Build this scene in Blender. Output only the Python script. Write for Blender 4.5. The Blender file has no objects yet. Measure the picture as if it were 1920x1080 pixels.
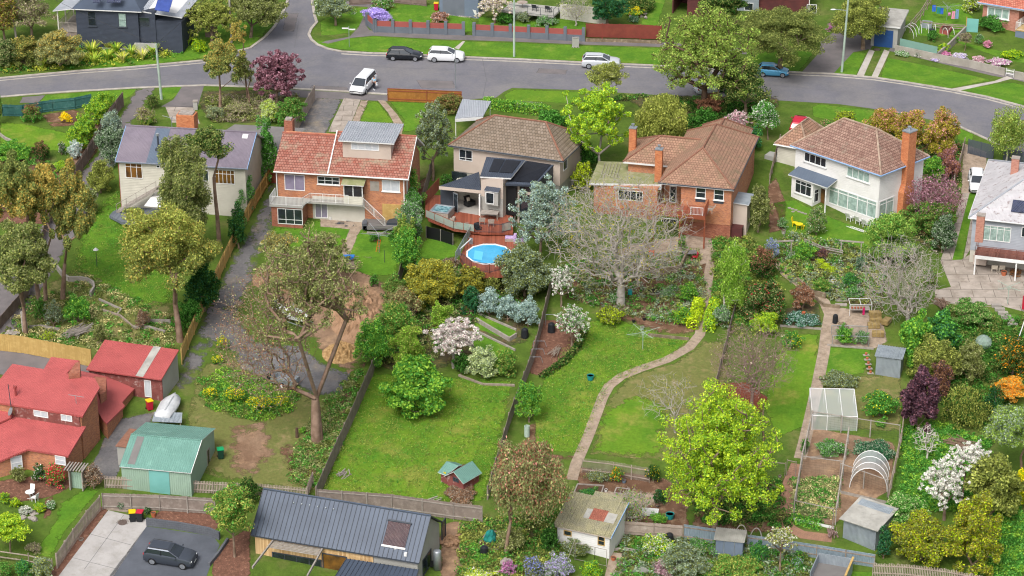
import bpy,bmesh,math,random
import numpy as np
from mathutils import Vector,Matrix,Euler
from mathutils.geometry import delaunay_2d_cdt
R=math.radians
SC=bpy.context.scene
COL=SC.collection
# ---------------------------------------------------------------- camera
FPX=4500.0;PITCH=R(24);DC=FPX/18.2
HC=DC*math.sin(PITCH);YC=DC*math.cos(PITCH)
cd=bpy.data.cameras.new('camera');cam=bpy.data.objects.new('camera',cd);COL.objects.link(cam)
cd.sensor_width=36;cd.lens=FPX/1920*36;cd.clip_start=1;cd.clip_end=3000
cam.location=(0,0,HC);cam.rotation_euler=(R(90)-PITCH,0,0)
SC.camera=cam
SC.render.resolution_x=1024;SC.render.resolution_y=576
# ---------------------------------------------------------------- light
SUN_EL,SUN_AZ=52,205        # azimuth clockwise from +Y (behind and left of the camera)
w=bpy.data.worlds.new('World');SC.world=w;w.use_nodes=True
nt=w.node_tree;bg=nt.nodes['Background']
sky=nt.nodes.new('ShaderNodeTexSky');sky.sky_type='NISHITA';sky.sun_disc=False
sky.sun_elevation=R(SUN_EL);sky.sun_rotation=R(SUN_AZ);sky.air_density=.7;sky.dust_density=5;sky.ozone_density=.6
hs=nt.nodes.new('ShaderNodeHueSaturation');hs.inputs['Saturation'].default_value=.35
nt.links.new(sky.outputs[0],hs.inputs['Color']);nt.links.new(hs.outputs[0],bg.inputs[0]);bg.inputs[1].default_value=.15
sl=bpy.data.lights.new('sun','SUN');sun=bpy.data.objects.new('sun',sl);COL.objects.link(sun)
sl.energy=1.2;sl.angle=R(24);sl.color=(1,.965,.92)
az=R(SUN_AZ);sd=Vector((math.sin(az)*math.cos(R(SUN_EL)),math.cos(az)*math.cos(R(SUN_EL)),math.sin(R(SUN_EL))))
sun.rotation_euler=sd.to_track_quat('Z','Y').to_euler()
SC.view_settings.view_transform='Standard';SC.view_settings.look='None';SC.view_settings.gamma=1
SC.view_settings.exposure=0.65
SC.cycles.filter_width=1.15;SC.cycles.transparent_max_bounces=16;SC.cycles.max_bounces=6
# ---------------------------------------------------------------- survey: site slope and points on it
Y1,Y2=262.0,290.0
def hz(y):
    a=.135*(min(y,Y1)-YC)
    if y>Y1:a+=.05*(min(y,Y2)-Y1)
    if y>Y2:a+=.09*(min(y,340)-Y2)
    return a
def ray(px,py):
    u=(px-960)/FPX;v=(540-py)/FPX
    return Vector((u,math.cos(PITCH)+v*math.sin(PITCH),-math.sin(PITCH)+v*math.cos(PITCH)))
CAM=Vector((0,0,HC))
def T(px,py,dz=0):
    d=ray(px,py);lo,hi=50,900
    for _ in range(50):
        t=(lo+hi)/2
        if HC+t*d.z>hz(t*d.y)+dz:lo=t
        else:hi=t
    return CAM+d*t
def PZ(px,py,z):
    d=ray(px,py);return CAM+d*((z-HC)/d.z)
def S(p):                      # pixels of the survey photo per metre at a point
    return FPX/((p.y*math.cos(PITCH))+(HC-p.z)*math.sin(PITCH))
# ---------------------------------------------------------------- materials
MATS={}
def nd(nt,t,**k):
    n=nt.nodes.new(t)
    for a,b in k.items():
        if a in n.inputs:n.inputs[a].default_value=b
        else:setattr(n,a,b)
    return n
def c4(c):
    if isinstance(c,str):
        v=[int(c[i:i+2],16)/255 for i in(0,2,4)];c=[x/12.92 if x<.04045 else((x+.055)/1.055)**2.4 for x in v]
    return(c[0],c[1],c[2],1)
def mixc(nt,f,a,b,mode='MIX'):
    n=nt.nodes.new('ShaderNodeMix');n.data_type='RGBA';n.blend_type=mode
    for s,v in((n.inputs[0],f),(n.inputs[6],a),(n.inputs[7],b)):
        if hasattr(v,'is_linked')or hasattr(v,'links'):nt.links.new(v,s)
        else:s.default_value=v
    return n.outputs[2]
def noise(nt,vec,scale,detail=4,rough=.55,dist=0):
    n=nd(nt,'ShaderNodeTexNoise',Scale=scale,Detail=detail,Roughness=rough,Distortion=dist)
    if vec:nt.links.new(vec,n.inputs['Vector'])
    return n.outputs[0]
def ramp(nt,v,lo,hi):
    n=nd(nt,'ShaderNodeMapRange');n.inputs[1].default_value=lo;n.inputs[2].default_value=hi
    nt.links.new(v,n.inputs[0]);return n.outputs[0]
def mat(name,c1,c2=None,sc=2.,var=(.35,.65),rough=.8,metal=0,bump=0,bsc=30,pat=None,pc=None,ps=(.23,.075),mortar=.01,
        tint=None,tsc=.4,tvar=(.5,.75),soft=False,spec=.35,emit=None,trans=0,pb=.6,alpha=None,c3=None,gk=None):
    gk=gk if gk is not None else(.28 if rough>=.93 else .07)
    if name in MATS:return MATS[name]
    m=bpy.data.materials.new(name);m.use_nodes=True;nt=m.node_tree;L=nt.links
    b=nt.nodes['Principled BSDF'];b.inputs['Roughness'].default_value=rough;b.inputs['Metallic'].default_value=metal
    b.inputs['Specular IOR Level'].default_value=spec
    geo=nd(nt,'ShaderNodeNewGeometry');pos=geo.outputs['Position']
    uv=nd(nt,'ShaderNodeTexCoord').outputs['UV']
    col=c4(c1);bh=None
    if c2:col=mixc(nt,ramp(nt,noise(nt,pos,sc,6),*var),c4(c1),c4(c2))
    if pat in('brick','tile','plank','slab'):
        br=nd(nt,'ShaderNodeTexBrick');br.inputs['Scale'].default_value=1
        br.inputs['Brick Width'].default_value=ps[0];br.inputs['Row Height'].default_value=ps[1]
        br.inputs['Mortar Size'].default_value=mortar;br.inputs['Mortar Smooth'].default_value=.3
        br.inputs['Color1'].default_value=(0,0,0,1);br.inputs['Color2'].default_value=(1,1,1,1);br.inputs['Bias'].default_value=0
        br.inputs['Mortar'].default_value=(.5,.5,.5,1)
        L.new(uv,br.inputs['Vector'])
        if c3:col=mixc(nt,br.outputs['Color'],col,c4(c3))
        if pc:col=mixc(nt,br.outputs['Fac'],col,c4(pc))
        bh=nd(nt,'ShaderNodeMath',operation='SUBTRACT');bh.inputs[0].default_value=1;L.new(br.outputs['Fac'],bh.inputs[1]);bh=bh.outputs[0]
        if pat=='tile':       # every course leans up to its lower edge
            sx=nd(nt,'ShaderNodeSeparateXYZ');L.new(uv,sx.inputs[0])
            dv=nd(nt,'ShaderNodeMath',operation='DIVIDE');L.new(sx.outputs[1],dv.inputs[0]);dv.inputs[1].default_value=ps[1]
            fr=nd(nt,'ShaderNodeMath',operation='FRACT');L.new(dv.outputs[0],fr.inputs[0])
            sb=nd(nt,'ShaderNodeMath',operation='MULTIPLY_ADD');L.new(fr.outputs[0],sb.inputs[0]);sb.inputs[1].default_value=-1.2;L.new(bh,sb.inputs[2]);bh=sb.outputs[0]
    elif pat in('board','corr','vboard'):
        sx=nd(nt,'ShaderNodeSeparateXYZ');L.new(uv,sx.inputs[0])
        dv=nd(nt,'ShaderNodeMath',operation='DIVIDE');L.new(sx.outputs[0 if pat!='board' else 1],dv.inputs[0]);dv.inputs[1].default_value=ps[0]
        if pat=='corr':
            ml=nd(nt,'ShaderNodeMath',operation='MULTIPLY');L.new(dv.outputs[0],ml.inputs[0]);ml.inputs[1].default_value=2*math.pi
            f=nd(nt,'ShaderNodeMath',operation='SINE');L.new(ml.outputs[0],f.inputs[0])
        elif pat=='board':
            f0=nd(nt,'ShaderNodeMath',operation='FRACT');L.new(dv.outputs[0],f0.inputs[0])
            f=nd(nt,'ShaderNodeMath',operation='MULTIPLY');L.new(f0.outputs[0],f.inputs[0]);f.inputs[1].default_value=-1
        else:
            f0=nd(nt,'ShaderNodeMath',operation='FRACT');L.new(dv.outputs[0],f0.inputs[0])
            f=nd(nt,'ShaderNodeMath',operation='GREATER_THAN');L.new(f0.outputs[0],f.inputs[0]);f.inputs[1].default_value=.12
            fl=nd(nt,'ShaderNodeMath',operation='FLOOR');L.new(dv.outputs[0],fl.inputs[0])
            wn=nd(nt,'ShaderNodeTexWhiteNoise');wn.noise_dimensions='1D';L.new(fl.outputs[0],wn.inputs['W'])
            if c3:col=mixc(nt,wn.outputs[0],col,c4(c3))
        bh=f.outputs[0]
    if tint:col=mixc(nt,ramp(nt,noise(nt,pos,tsc,8,.7),*tvar),col,c4(tint))
    if isinstance(col,tuple):b.inputs['Base Color'].default_value=col
    else:L.new(col,b.inputs['Base Color'])
    if soft and not pat:
        gr=nd(nt,'ShaderNodeMapRange');L.new(noise(nt,pos,3.2,9,.8),gr.inputs[0]);gr.inputs[1].default_value=.3;gr.inputs[2].default_value=.7;gr.inputs[3].default_value=1-gk;gr.inputs[4].default_value=1+gk
        hv=nd(nt,'ShaderNodeHueSaturation');L.new(b.inputs['Base Color'].links[0].from_socket,hv.inputs['Color']);L.new(gr.outputs[0],hv.inputs['Value']);L.new(hv.outputs[0],b.inputs['Base Color'])
    nrm=None
    if bh:
        bn=nd(nt,'ShaderNodeBump',Strength=pb,Distance=.03);L.new(bh,bn.inputs['Height']);nrm=bn.outputs[0]
    if bump:
        b2=nd(nt,'ShaderNodeBump',Strength=1.,Distance=bump);L.new(noise(nt,pos,bsc,5,.65),b2.inputs['Height'])
        if nrm:L.new(nrm,b2.inputs['Normal'])
        nrm=b2.outputs[0]
    if nrm:L.new(nrm,b.inputs['Normal'])
    if emit:b.inputs['Emission Color'].default_value=c4(emit);b.inputs['Emission Strength'].default_value=.3
    out=nt.nodes['Material Output']
    if(soft and name!='grass')or alpha is not None:
        tr=nd(nt,'ShaderNodeBsdfTransparent');mx=nd(nt,'ShaderNodeMixShader');L.new(tr.outputs[0],mx.inputs[1]);L.new(b.outputs[0],mx.inputs[2])
        if soft:
            at=nd(nt,'ShaderNodeAttribute');at.attribute_name='fade'
            ad=nd(nt,'ShaderNodeMath',operation='ADD');L.new(at.outputs['Fac'],ad.inputs[0]);L.new(ramp(nt,noise(nt,pos,.9,8,.75),.3,.7),ad.inputs[1])
            L.new(ramp(nt,ad.outputs[0],.5,.8),mx.inputs[0])
        else:mx.inputs[0].default_value=alpha
        L.new(mx.outputs[0],out.inputs[0])
    MATS[name]=m;return m
def leaf(name,c1,c2,c3=None,tr=.42):
    if name in MATS:return MATS[name]
    m=bpy.data.materials.new(name);m.use_nodes=True;nt=m.node_tree;L=nt.links
    for n in list(nt.nodes):nt.nodes.remove(n)
    geo=nd(nt,'ShaderNodeNewGeometry')
    col=mixc(nt,ramp(nt,noise(nt,geo.outputs['Position'],.9,3),.35,.65),c4(c1),c4(c2))
    rnd=geo.outputs['Random Per Island']
    col=mixc(nt,ramp(nt,rnd,.55,1.),col,c4(c3 or c2))
    hv=nd(nt,'ShaderNodeHueSaturation');L.new(col,hv.inputs['Color'])
    mr=nd(nt,'ShaderNodeMapRange');L.new(rnd,mr.inputs[0]);mr.inputs[3].default_value=1.1;mr.inputs[4].default_value=2.;L.new(mr.outputs[0],hv.inputs['Value'])
    d=nd(nt,'ShaderNodeBsdfDiffuse');t=nd(nt,'ShaderNodeBsdfTranslucent');L.new(hv.outputs[0],d.inputs[0]);L.new(hv.outputs[0],t.inputs[0])
    mx=nd(nt,'ShaderNodeMixShader');mx.inputs[0].default_value=tr;L.new(d.outputs[0],mx.inputs[1]);L.new(t.outputs[0],mx.inputs[2])
    o=nd(nt,'ShaderNodeOutputMaterial');L.new(mx.outputs[0],o.inputs[0])
    MATS[name]=m;return m
# ---------------------------------------------------------------- objects
def tag(o,label=None,cat=None,group=None,kind=None):
    if label:o['label']=label
    if cat:o['category']=cat
    if group:o['group']=group
    if kind:o['kind']=kind
    return o
def thing(name,label,cat,loc,rz=0,group=None,slope=False):
    o=bpy.data.objects.new(name,None);COL.objects.link(o);o.empty_display_size=.3
    o.location=loc;o.rotation_euler=(0,0,rz)
    if slope:
        y=loc[1];m=.135 if y<Y1 else .05 if y<Y2 else .09
        o.rotation_euler=(Matrix.Rotation(math.atan(m),3,'X')@Matrix.Rotation(rz,3,'Z')).to_euler()
    return tag(o,label,cat,group)
def autouv(me):
    uvl=me.uv_layers.new(name='UVMap');n=len(me.loops)
    co=np.empty(len(me.vertices)*3);me.vertices.foreach_get('co',co);co=co.reshape(-1,3)
    vi=np.empty(n,dtype=np.int64);me.loops.foreach_get('vertex_index',vi)
    nr=np.empty(len(me.polygons)*3);me.polygons.foreach_get('normal',nr);nr=nr.reshape(-1,3)
    lt=np.empty(len(me.polygons),dtype=np.int64);me.polygons.foreach_get('loop_total',lt)
    N=np.repeat(nr,lt,axis=0)
    U=np.stack([-N[:,1],N[:,0],np.zeros(n)],1);l=np.linalg.norm(U,axis=1)
    U[l<.02]=(1,0,0);l[l<.02]=1;U/=l[:,None]
    V=np.cross(N,U);P=co[vi]
    uv=np.stack([(P*U).sum(1),(P*V).sum(1)],1).ravel();uvl.data.foreach_set('uv',uv)
class MB:
    def __init__(s):s.v=[];s.f=[];s.m=[];s.M=Matrix.Identity(4)
    def add(s,vs,fs,m=0):
        b=len(s.v);s.v+=[tuple(s.M@Vector(p))for p in vs];s.f+=[tuple(b+i for i in f)for f in fs];s.m+=[m]*len(fs);return s
    def box(s,x0,y0,z0,x1,y1,z1,m=0):
        return s.add([(x0,y0,z0),(x1,y0,z0),(x1,y1,z0),(x0,y1,z0),(x0,y0,z1),(x1,y0,z1),(x1,y1,z1),(x0,y1,z1)],
                     [(0,3,2,1),(4,5,6,7),(0,1,5,4),(1,2,6,5),(2,3,7,6),(3,0,4,7)],m)
    def poly(s,pts,m=0):return s.add(pts,[tuple(range(len(pts)))],m)
    def prism(s,pts,d,m=0):      # pts: 3-D outline, d: offset to the other cap
        n=len(pts);q=[Vector(p)+Vector(d)for p in pts]
        return s.add(list(pts)+q,[tuple(range(n))[::-1],tuple(range(n,2*n))]+[(i,(i+1)%n,n+(i+1)%n,n+i)for i in range(n)],m)
    def tube(s,a,b,r0,r1=None,n=6,m=0,cap=True):
        a=Vector(a);b=Vector(b);r1=r0 if r1 is None else r1;d=(b-a)
        if d.length<1e-6:return s
        q=d.to_track_quat('Z','Y');vs=[]
        for p,r in((a,r0),(b,r1)):
            for i in range(n):
                t=2*math.pi*(i+.5)/n;vs.append(p+q@Vector((math.cos(t)*r,math.sin(t)*r,0)))
        fs=[(i,(i+1)%n,n+(i+1)%n,n+i)for i in range(n)]
        if cap:fs+=[tuple(range(n))[::-1],tuple(range(n,2*n))]
        return s.add(vs,fs,m)
    def path(s,pts,r,n=6,m=0):
        for a,b in zip(pts,pts[1:]):s.tube(a,b,r,r,n,m)
        return s
    def lathe(s,c,prof,n=16,m=0):
        c=Vector(c);vs=[];k=len(prof)
        for r,z in prof:
            for i in range(n):
                t=2*math.pi*i/n;vs.append(c+Vector((math.cos(t)*r,math.sin(t)*r,z)))
        fs=[(j*n+i,j*n+(i+1)%n,(j+1)*n+(i+1)%n,(j+1)*n+i)for j in range(k-1)for i in range(n)]
        fs+=[tuple(range(n))[::-1],tuple(range((k-1)*n,k*n))]
        return s.add(vs,fs,m)
    def ball(s,c,r,n=10,k=6,m=0,seed=None):
        r=(r,r,r)if not hasattr(r,'__len__')else r;rg=random.Random(seed)
        c=Vector(c);vs=[c+Vector((0,0,-r[2]))]
        for j in range(1,k):
            a=-math.pi/2+math.pi*j/k
            for i in range(n):
                t=2*math.pi*i/n;g=1 if seed is None else rg.uniform(.78,1.15)
                vs.append(c+Vector((math.cos(t)*math.cos(a)*r[0]*g,math.sin(t)*math.cos(a)*r[1]*g,math.sin(a)*r[2]*g)))
        vs.append(c+Vector((0,0,r[2])));e=len(vs)-1
        fs=[(0,1+(i+1)%n,1+i)for i in range(n)]+[(e,e-n+i,e-n+(i+1)%n)for i in range(n)]
        fs+=[(1+j*n+i,1+j*n+(i+1)%n,1+(j+1)*n+(i+1)%n,1+(j+1)*n+i)for j in range(k-2)for i in range(n)]
        return s.add(vs,fs,m)
    def build(s,name,mats,parent=None,loc=None,rz=0,smooth=False,bevel=0,sub=0):
        if not isinstance(mats,(list,tuple)):mats=[mats]
        me=bpy.data.meshes.new(name);me.from_pydata(s.v,[],s.f)
        for m in mats:me.materials.append(m)
        me.polygons.foreach_set('material_index',s.m);me.update();autouv(me)
        if smooth:me.polygons.foreach_set('use_smooth',[True]*len(me.polygons))
        o=bpy.data.objects.new(name,me);COL.objects.link(o)
        if parent:o.parent=parent
        if loc is not None:o.location=loc;o.rotation_euler=(0,0,rz)
        if bevel:b=o.modifiers.new('b','BEVEL');b.width=bevel;b.segments=2;b.limit_method='ANGLE'
        if sub:b=o.modifiers.new('s','SUBSURF');b.levels=b.render_levels=sub
        return o
def copytree(o,parent=None):
    c=o.copy();COL.objects.link(c)
    if parent:c.parent=parent
    for ch in list(o.children):copytree(ch,c)
    return c
# ---------------------------------------------------------------- ground sheets
def inside(p,poly):
    x,y=p;c=False;n=len(poly)
    for i in range(n):
        x0,y0=poly[i];x1,y1=poly[(i+1)%n]
        if(y0>y)!=(y1>y)and x<(x1-x0)*(y-y0)/(y1-y0)+x0:c=not c
    return c
def edist(P,poly):
    A=np.array(poly);B=np.roll(A,-1,0);D=B-A;L2=(D**2).sum(1)+1e-9
    t=np.clip(((P[:,None]-A[None])*D[None]).sum(2)/L2[None],0,1)
    return np.sqrt((((A[None]+t[...,None]*D[None])-P[:,None])**2).sum(2)).min(1)
def sheet(name,pts,m,layer=1,soft=0,rough=0,g=1.6,world=False,kind='structure',lift=0,label=None,cat=None):
    P=[tuple(p)for p in pts]if world else[tuple(T(*p)[:2])for p in pts]
    rg=random.Random(sum(map(ord,name)));Q=[];g=max(.35,min(g,soft*1.3))if soft else g
    for i,a in enumerate(P):
        b=P[(i+1)%len(P)];l=math.dist(a,b);n=max(1,int(l/(.7 if rough else 3)))
        for k in range(n):
            t=k/n;q=(a[0]+(b[0]-a[0])*t,a[1]+(b[1]-a[1])*t)
            Q.append((q[0]+rg.uniform(-rough,rough),q[1]+rg.uniform(-rough,rough)))
    xs=[q[0]for q in Q];ys=[q[1]for q in Q]
    vs=[Vector(q)for q in Q];ed=[(i,(i+1)%len(Q))for i in range(len(Q))]
    if soft:
        x=min(xs)
        while x<max(xs):
            y=min(ys)
            while y<max(ys):
                q=(x+rg.uniform(-.3,.3)*g,y+rg.uniform(-.3,.3)*g)
                if inside(q,Q):vs.append(Vector(q))
                y+=g
            x+=g
    for yy in(Y1,Y2,340):
        if min(ys)<yy<max(ys):
            k=len(vs);vs+=[Vector((min(xs)-1,yy)),Vector((max(xs)+1,yy))];ed.append((k,k+1))
    ov,oe,of,*_=delaunay_2d_cdt(vs,ed,[list(range(len(Q)))],0,1e-4)
    fs=[]
    for f in of:
        c=sum((ov[i]for i in f),Vector((0,0)))/len(f)
        if inside(c,Q):fs.append(f)
    us=sorted({i for f in fs for i in f});mp={u:i for i,u in enumerate(us)}
    me=bpy.data.meshes.new(name);me.from_pydata([(ov[i].x,ov[i].y,hz(ov[i].y)+layer*.005+lift)for i in us],[],[tuple(mp[i]for i in f)for f in fs])
    if len(me.polygons)and me.polygons[0].normal.z<0:me.flip_normals()
    at=me.attributes.new('fade','FLOAT','POINT')
    A=np.array([tuple(ov[i])for i in us]);d=np.clip(edist(A,Q)/soft,0,1)if soft else np.ones(len(us))
    at.data.foreach_set('value',d.astype(np.float32));me.materials.append(m);me.update();autouv(me)
    o=bpy.data.objects.new(name,me);COL.objects.link(o);tag(o,label,cat,None,kind);return o
def strip(name,pts,wid,m,layer=2,kind='structure',h=0,label=None,cat=None,world=False):   # a band along a line
    P=[Vector(p[:2])for p in pts]if world else[T(*p).xy for p in pts]
    Q=[]
    for a,b in zip(P,P[1:]):
        n=max(1,int((b-a).length/1.0))
        for k in range(n):Q.append(a+(b-a)*k/n)
    Q.append(P[-1]);mb=MB();L=[]
    for i,q in enumerate(Q):
        d=(Q[min(i+1,len(Q)-1)]-Q[max(i-1,0)]).normalized();n=Vector((-d.y,d.x))*wid/2;L.append((q-n,q+n))
    vs=[];z=layer*.005+h
    for a,b in L:
        for p in(a,b):vs+=[(p.x,p.y,hz(p.y)+z),(p.x,p.y,hz(p.y)-.3)]
    fs=[]
    for i in range(len(L)-1):
        k=4*i;fs.append((k,k+4,k+6,k+2))
        if h:fs+=[(k,k+1,k+5,k+4),(k+2,k+6,k+7,k+3)]
    if h:fs+=[(0,2,3,1),(4*len(L)-4,4*len(L)-3,4*len(L)-1,4*len(L)-2)]
    mb.add(vs,fs);o=mb.build(name,m)
    at=o.data.attributes.new('fade','FLOAT','POINT');at.data.foreach_set('value',[1.]*len(o.data.vertices))
    return tag(o,label,cat,None,kind)
# ---------------------------------------------------------------- foliage
def npmesh(name,V,quads,midx,mats,parent=None,loc=None):
    me=bpy.data.meshes.new(name);n=len(quads)
    me.vertices.add(len(V));me.vertices.foreach_set('co',V.astype(np.float32).ravel())
    me.loops.add(4*n);me.loops.foreach_set('vertex_index',quads.astype(np.int32).ravel())
    me.polygons.add(n);me.polygons.foreach_set('loop_start',np.arange(0,4*n,4,dtype=np.int32))
    me.polygons.foreach_set('material_index',midx.astype(np.int32))
    for m in mats:me.materials.append(m)
    me.update(calc_edges=True);me.validate()
    o=bpy.data.objects.new(name,me);COL.objects.link(o)
    if parent:o.parent=parent
    if loc is not None:o.location=loc
    return o
def unit(a):return a/(np.linalg.norm(a,axis=-1,keepdims=True)+1e-9)
def leafquads(C,D,size,rng,asp=.55,hang=0,up=.3):
    n=len(C);N=unit(D*.7+rng.normal(size=(n,3))*.8+np.array([0,0,up]));
    t=unit(np.cross(N,rng.normal(size=(n,3)))+np.array([0,0,-hang]));b=unit(np.cross(N,t))
    s=(size*rng.uniform(.6,1.3,n))[:,None]
    V=np.stack([C+t*s,C+b*s*asp,C-t*s,C-b*s*asp],1).reshape(-1,3)
    return V,np.arange(4*n).reshape(-1,4)
def segs(A,B,ra,rb,k=3):
    n=len(A);d=unit(B-A);h=np.where(np.abs(d[:,2:3])>.9,np.array([[1.,0,0]]),np.array([[0,0,1.]]));u=unit(np.cross(d,h));v=np.cross(d,u)
    ring=[]
    for P,r in((A,ra),(B,rb)):
        for i in range(k):
            t=2*math.pi*i/k;ring.append(P+(u*math.cos(t)+v*math.sin(t))*np.asarray(r)[:,None])
    V=np.stack(ring,1).reshape(-1,3);base=(np.arange(n)*2*k)[:,None]
    q=np.concatenate([base+np.array([[i,(i+1)%k,k+(i+1)%k,k+i]])for i in range(k)],0)
    return V,q
def skeleton(fork,tips,rt,r0,pw=.45,pl=.3):
    P=[np.array(fork)];par=[-1];plen=[0.]
    o=np.argsort(np.linalg.norm(tips-fork,axis=1));
    arr=np.empty((len(tips)+1,3));arr[0]=fork;pla=np.zeros(len(tips)+1);par=np.full(len(tips)+1,-1)
    for k,i in enumerate(o,1):
        p=tips[i];d=np.linalg.norm(arr[:k]-p,axis=1);j=int(np.argmin(d+pl*pla[:k]));arr[k]=p;par[k]=j;pla[k]=pla[j]+d[j]
    n=len(arr);w=np.zeros(n);has=np.zeros(n,bool);has[par[1:]]=True;w[~has]=1
    for k in range(n-1,0,-1):w[par[k]]+=w[k]
    r=np.minimum(rt*w**pw,r0);return arr,par,r,~has
KIND={  # leaf size, clumps, clump radius, leaves per clump, outward bias, hang, spread power, bark
 'round':dict(ls=.1,nc=85,cr=.24,nl=130,hang=0,up=.35,sp=.45),
 'dense':dict(ls=.085,nc=105,cr=.21,nl=170,hang=0,up=.3,sp=.3),
 'gum':dict(ls=.095,nc=60,cr=.19,nl=210,hang=.5,up=.2,sp=.5),
 'airy':dict(ls=.09,nc=80,cr=.23,nl=90,hang=.3,up=.2,sp=.5),
 'weep':dict(ls=.1,nc=90,cr=.24,nl=180,hang=1.6,up=.1,sp=.4),
 'open':dict(ls=.085,nc=230,cr=.115,nl=42,hang=0,up=.3,sp=.55),
 'spray':dict(ls=.1,nc=190,cr=.10,nl=14,hang=0,up=.2,sp=.55),
 'fine':dict(ls=.09,nc=70,cr=.25,nl=190,hang=0,up=.4,sp=.4),
}
def crown(rng,K,r,dens=1,flat=.8,low=False):
    nc=max(5,int(K['nc']*K.get('ncm',1)));d=unit(rng.normal(size=(nc,3)));d[:,2]=np.where(d[:,2]<(-.85 if low else-.55),-d[:,2],d[:,2])
    rad=rng.uniform(0,1,nc)**K['sp']*(1-K['cr']*.75)*rng.uniform(.7,1.14,nc);cc=d*rad[:,None]*r*1.08
    if low:f=np.where(d[:,2]<0,1/np.sqrt(np.maximum(.3,1-(d[:,2]*rad)**2))**.9,1);cc[:,:2]*=f[:,None]
    sc=float(np.mean(r));nl=K['nl']*max(.15,min(2.2,(sc/2.2)**1.6))*dens;k=rng.poisson(nl,nc)
    ci=np.repeat(np.arange(nc),k);m=len(ci);e=unit(rng.normal(size=(m,3)));cr=K['cr']*r*rng.uniform(.7,1.25,nc)[ci][:,None]
    C=cc[ci]+e*cr*(rng.uniform(.15,1,m)**.5)[:,None]*np.array([1,1,flat])
    if K['hang']>1:C[:,2]-=np.abs(rng.normal(size=m))*r[2]*.22
    return cc,C,e
def plant(name,kind,bb,mats,label,cat='shrub',base=None,group=None,seed=0,trunk='bark',tr=None,fl=0,fl2=0,ls=None,ncm=1,dens=1,kz=1,mult=1,topfl=False,ry=None,lift=0,twigs=False,fk=None):
    x0,y0,x1,y1=bb;rng=np.random.default_rng(seed or(int(x0*7+y0*13)%99991))
    cx,cy=(x0+x1)/2,(y0+y1)/2
    if base:bp=T(*base);s=S(bp);rx=(x1-x0)/2/s
    else:
        bp=T(cx,cy);s=S(bp);rx=(x1-x0)/2/s
    vp=math.asin(max(.2,(HC-bp.z)/(Vector((bp.x,bp.y,bp.z))-CAM).length));sp,cp=math.sin(vp),math.cos(vp)
    ryy=ry or rx
    V=(y1-y0)/2/s;hh=math.sqrt(max((V*V-(ryy*sp)**2),(.45*V)**2))/cp*kz
    if base:zc=(base[1]-cy)/s/cp;zc=max(zc,hh*.8)
    else:
        if y1-y0<1.2*(x1-x0)*sp:hh=max(.25*rx,.3)
        zc=hh*.92+lift;bp=T(cx,cy+zc*cp*s)
    r=np.array([rx,ryy,hh]);K=dict(KIND[kind]);K['ncm']=ncm
    if ls:K['ls']=ls
    cxo=(cx-base[0])/s if base else 0
    cen=np.array([cxo,0,zc]);cc,C,e=crown(rng,K,r,dens,low=not base or bb[3]>base[1]-45)
    cc=cc+cen;C=C+cen
    if base:ok=C[:,2]>.03;C=C[ok];e=e[ok]
    else:C[:,2]=np.where(C[:,2]<.05,.05+np.abs(rng.normal(size=len(C)))*.2,C[:,2]);cc[:,2]=np.maximum(cc[:,2],.1)
    lsz=K['ls']*max(.55,min(1.25,(float(r.mean())/2)**.45))
    Vl,Ql=leafquads(C,e,lsz,rng,hang=K['hang'],up=K['up']);mi=np.zeros(len(Ql),int);u=rng.uniform(size=len(Ql))
    if fl:
        key=(C[:,2]-cen[2])/r[2]if topfl else np.zeros(len(Ql));mi[u<fl*np.clip(1+key*1.6,0,3)]=1
    if fl2:mi[(u>1-fl2)]=2
    fork=np.array([cxo*.25,0,max(.12,(zc-hh)*.9 if base else hh*.15)])
    if base and zc-hh<.4*zc:fork[2]=zc*.42
    if fk:fork[2]=fk
    tr=tr or max(.03,min(.35,.05*float(r.mean())+.02));
    tips=cc if not twigs else np.concatenate([cc,C[rng.choice(len(C),min(len(C),500),False)]])
    arr,par,rr,leafn=skeleton(fork,tips,.018*max(1,r.mean()/2),tr*.8)
    A=arr[par[1:]];B=arr[1:];Vs,Qs=segs(A,B,np.minimum(rr[1:]*1.3,rr[par[1:]]),rr[1:]*.9,4)
    nT=5;tz=[np.array([fork[0]*(t**1.5)+rng.normal()*.03*min(1,t),rng.normal()*.03,-.3+(fork[2]+.3)*t])for t in np.linspace(0,1,nT)];tz[-1]=fork
    Vt,Qt=segs(np.array(tz[:-1]),np.array(tz[1:]),np.linspace(tr*1.35,tr*.9,nT-1),np.linspace(tr*1.15,tr*.8,nT-1),8)
    Vw=np.concatenate([Vs,Vt]);Qw=np.concatenate([Qs,Qt+len(Vs)])
    bark=MATS[trunk]
    mm=[MATS[q]for q in mats]
    if cat=='tree':
        t=thing(name,label,cat,bp,0,group)
        npmesh('trunk',Vw,Qw,np.zeros(len(Qw),int),[bark],t);npmesh('crown',Vl,Ql,mi,mm,t);return t
    V=np.concatenate([Vl,Vw]);Q=np.concatenate([Ql,Qw+len(Vl)]);mi=np.concatenate([mi,np.full(len(Qw),len(mm))])
    return tag(npmesh(name,V,Q,mi,mm+[bark],loc=bp),label,cat,group)
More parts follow.
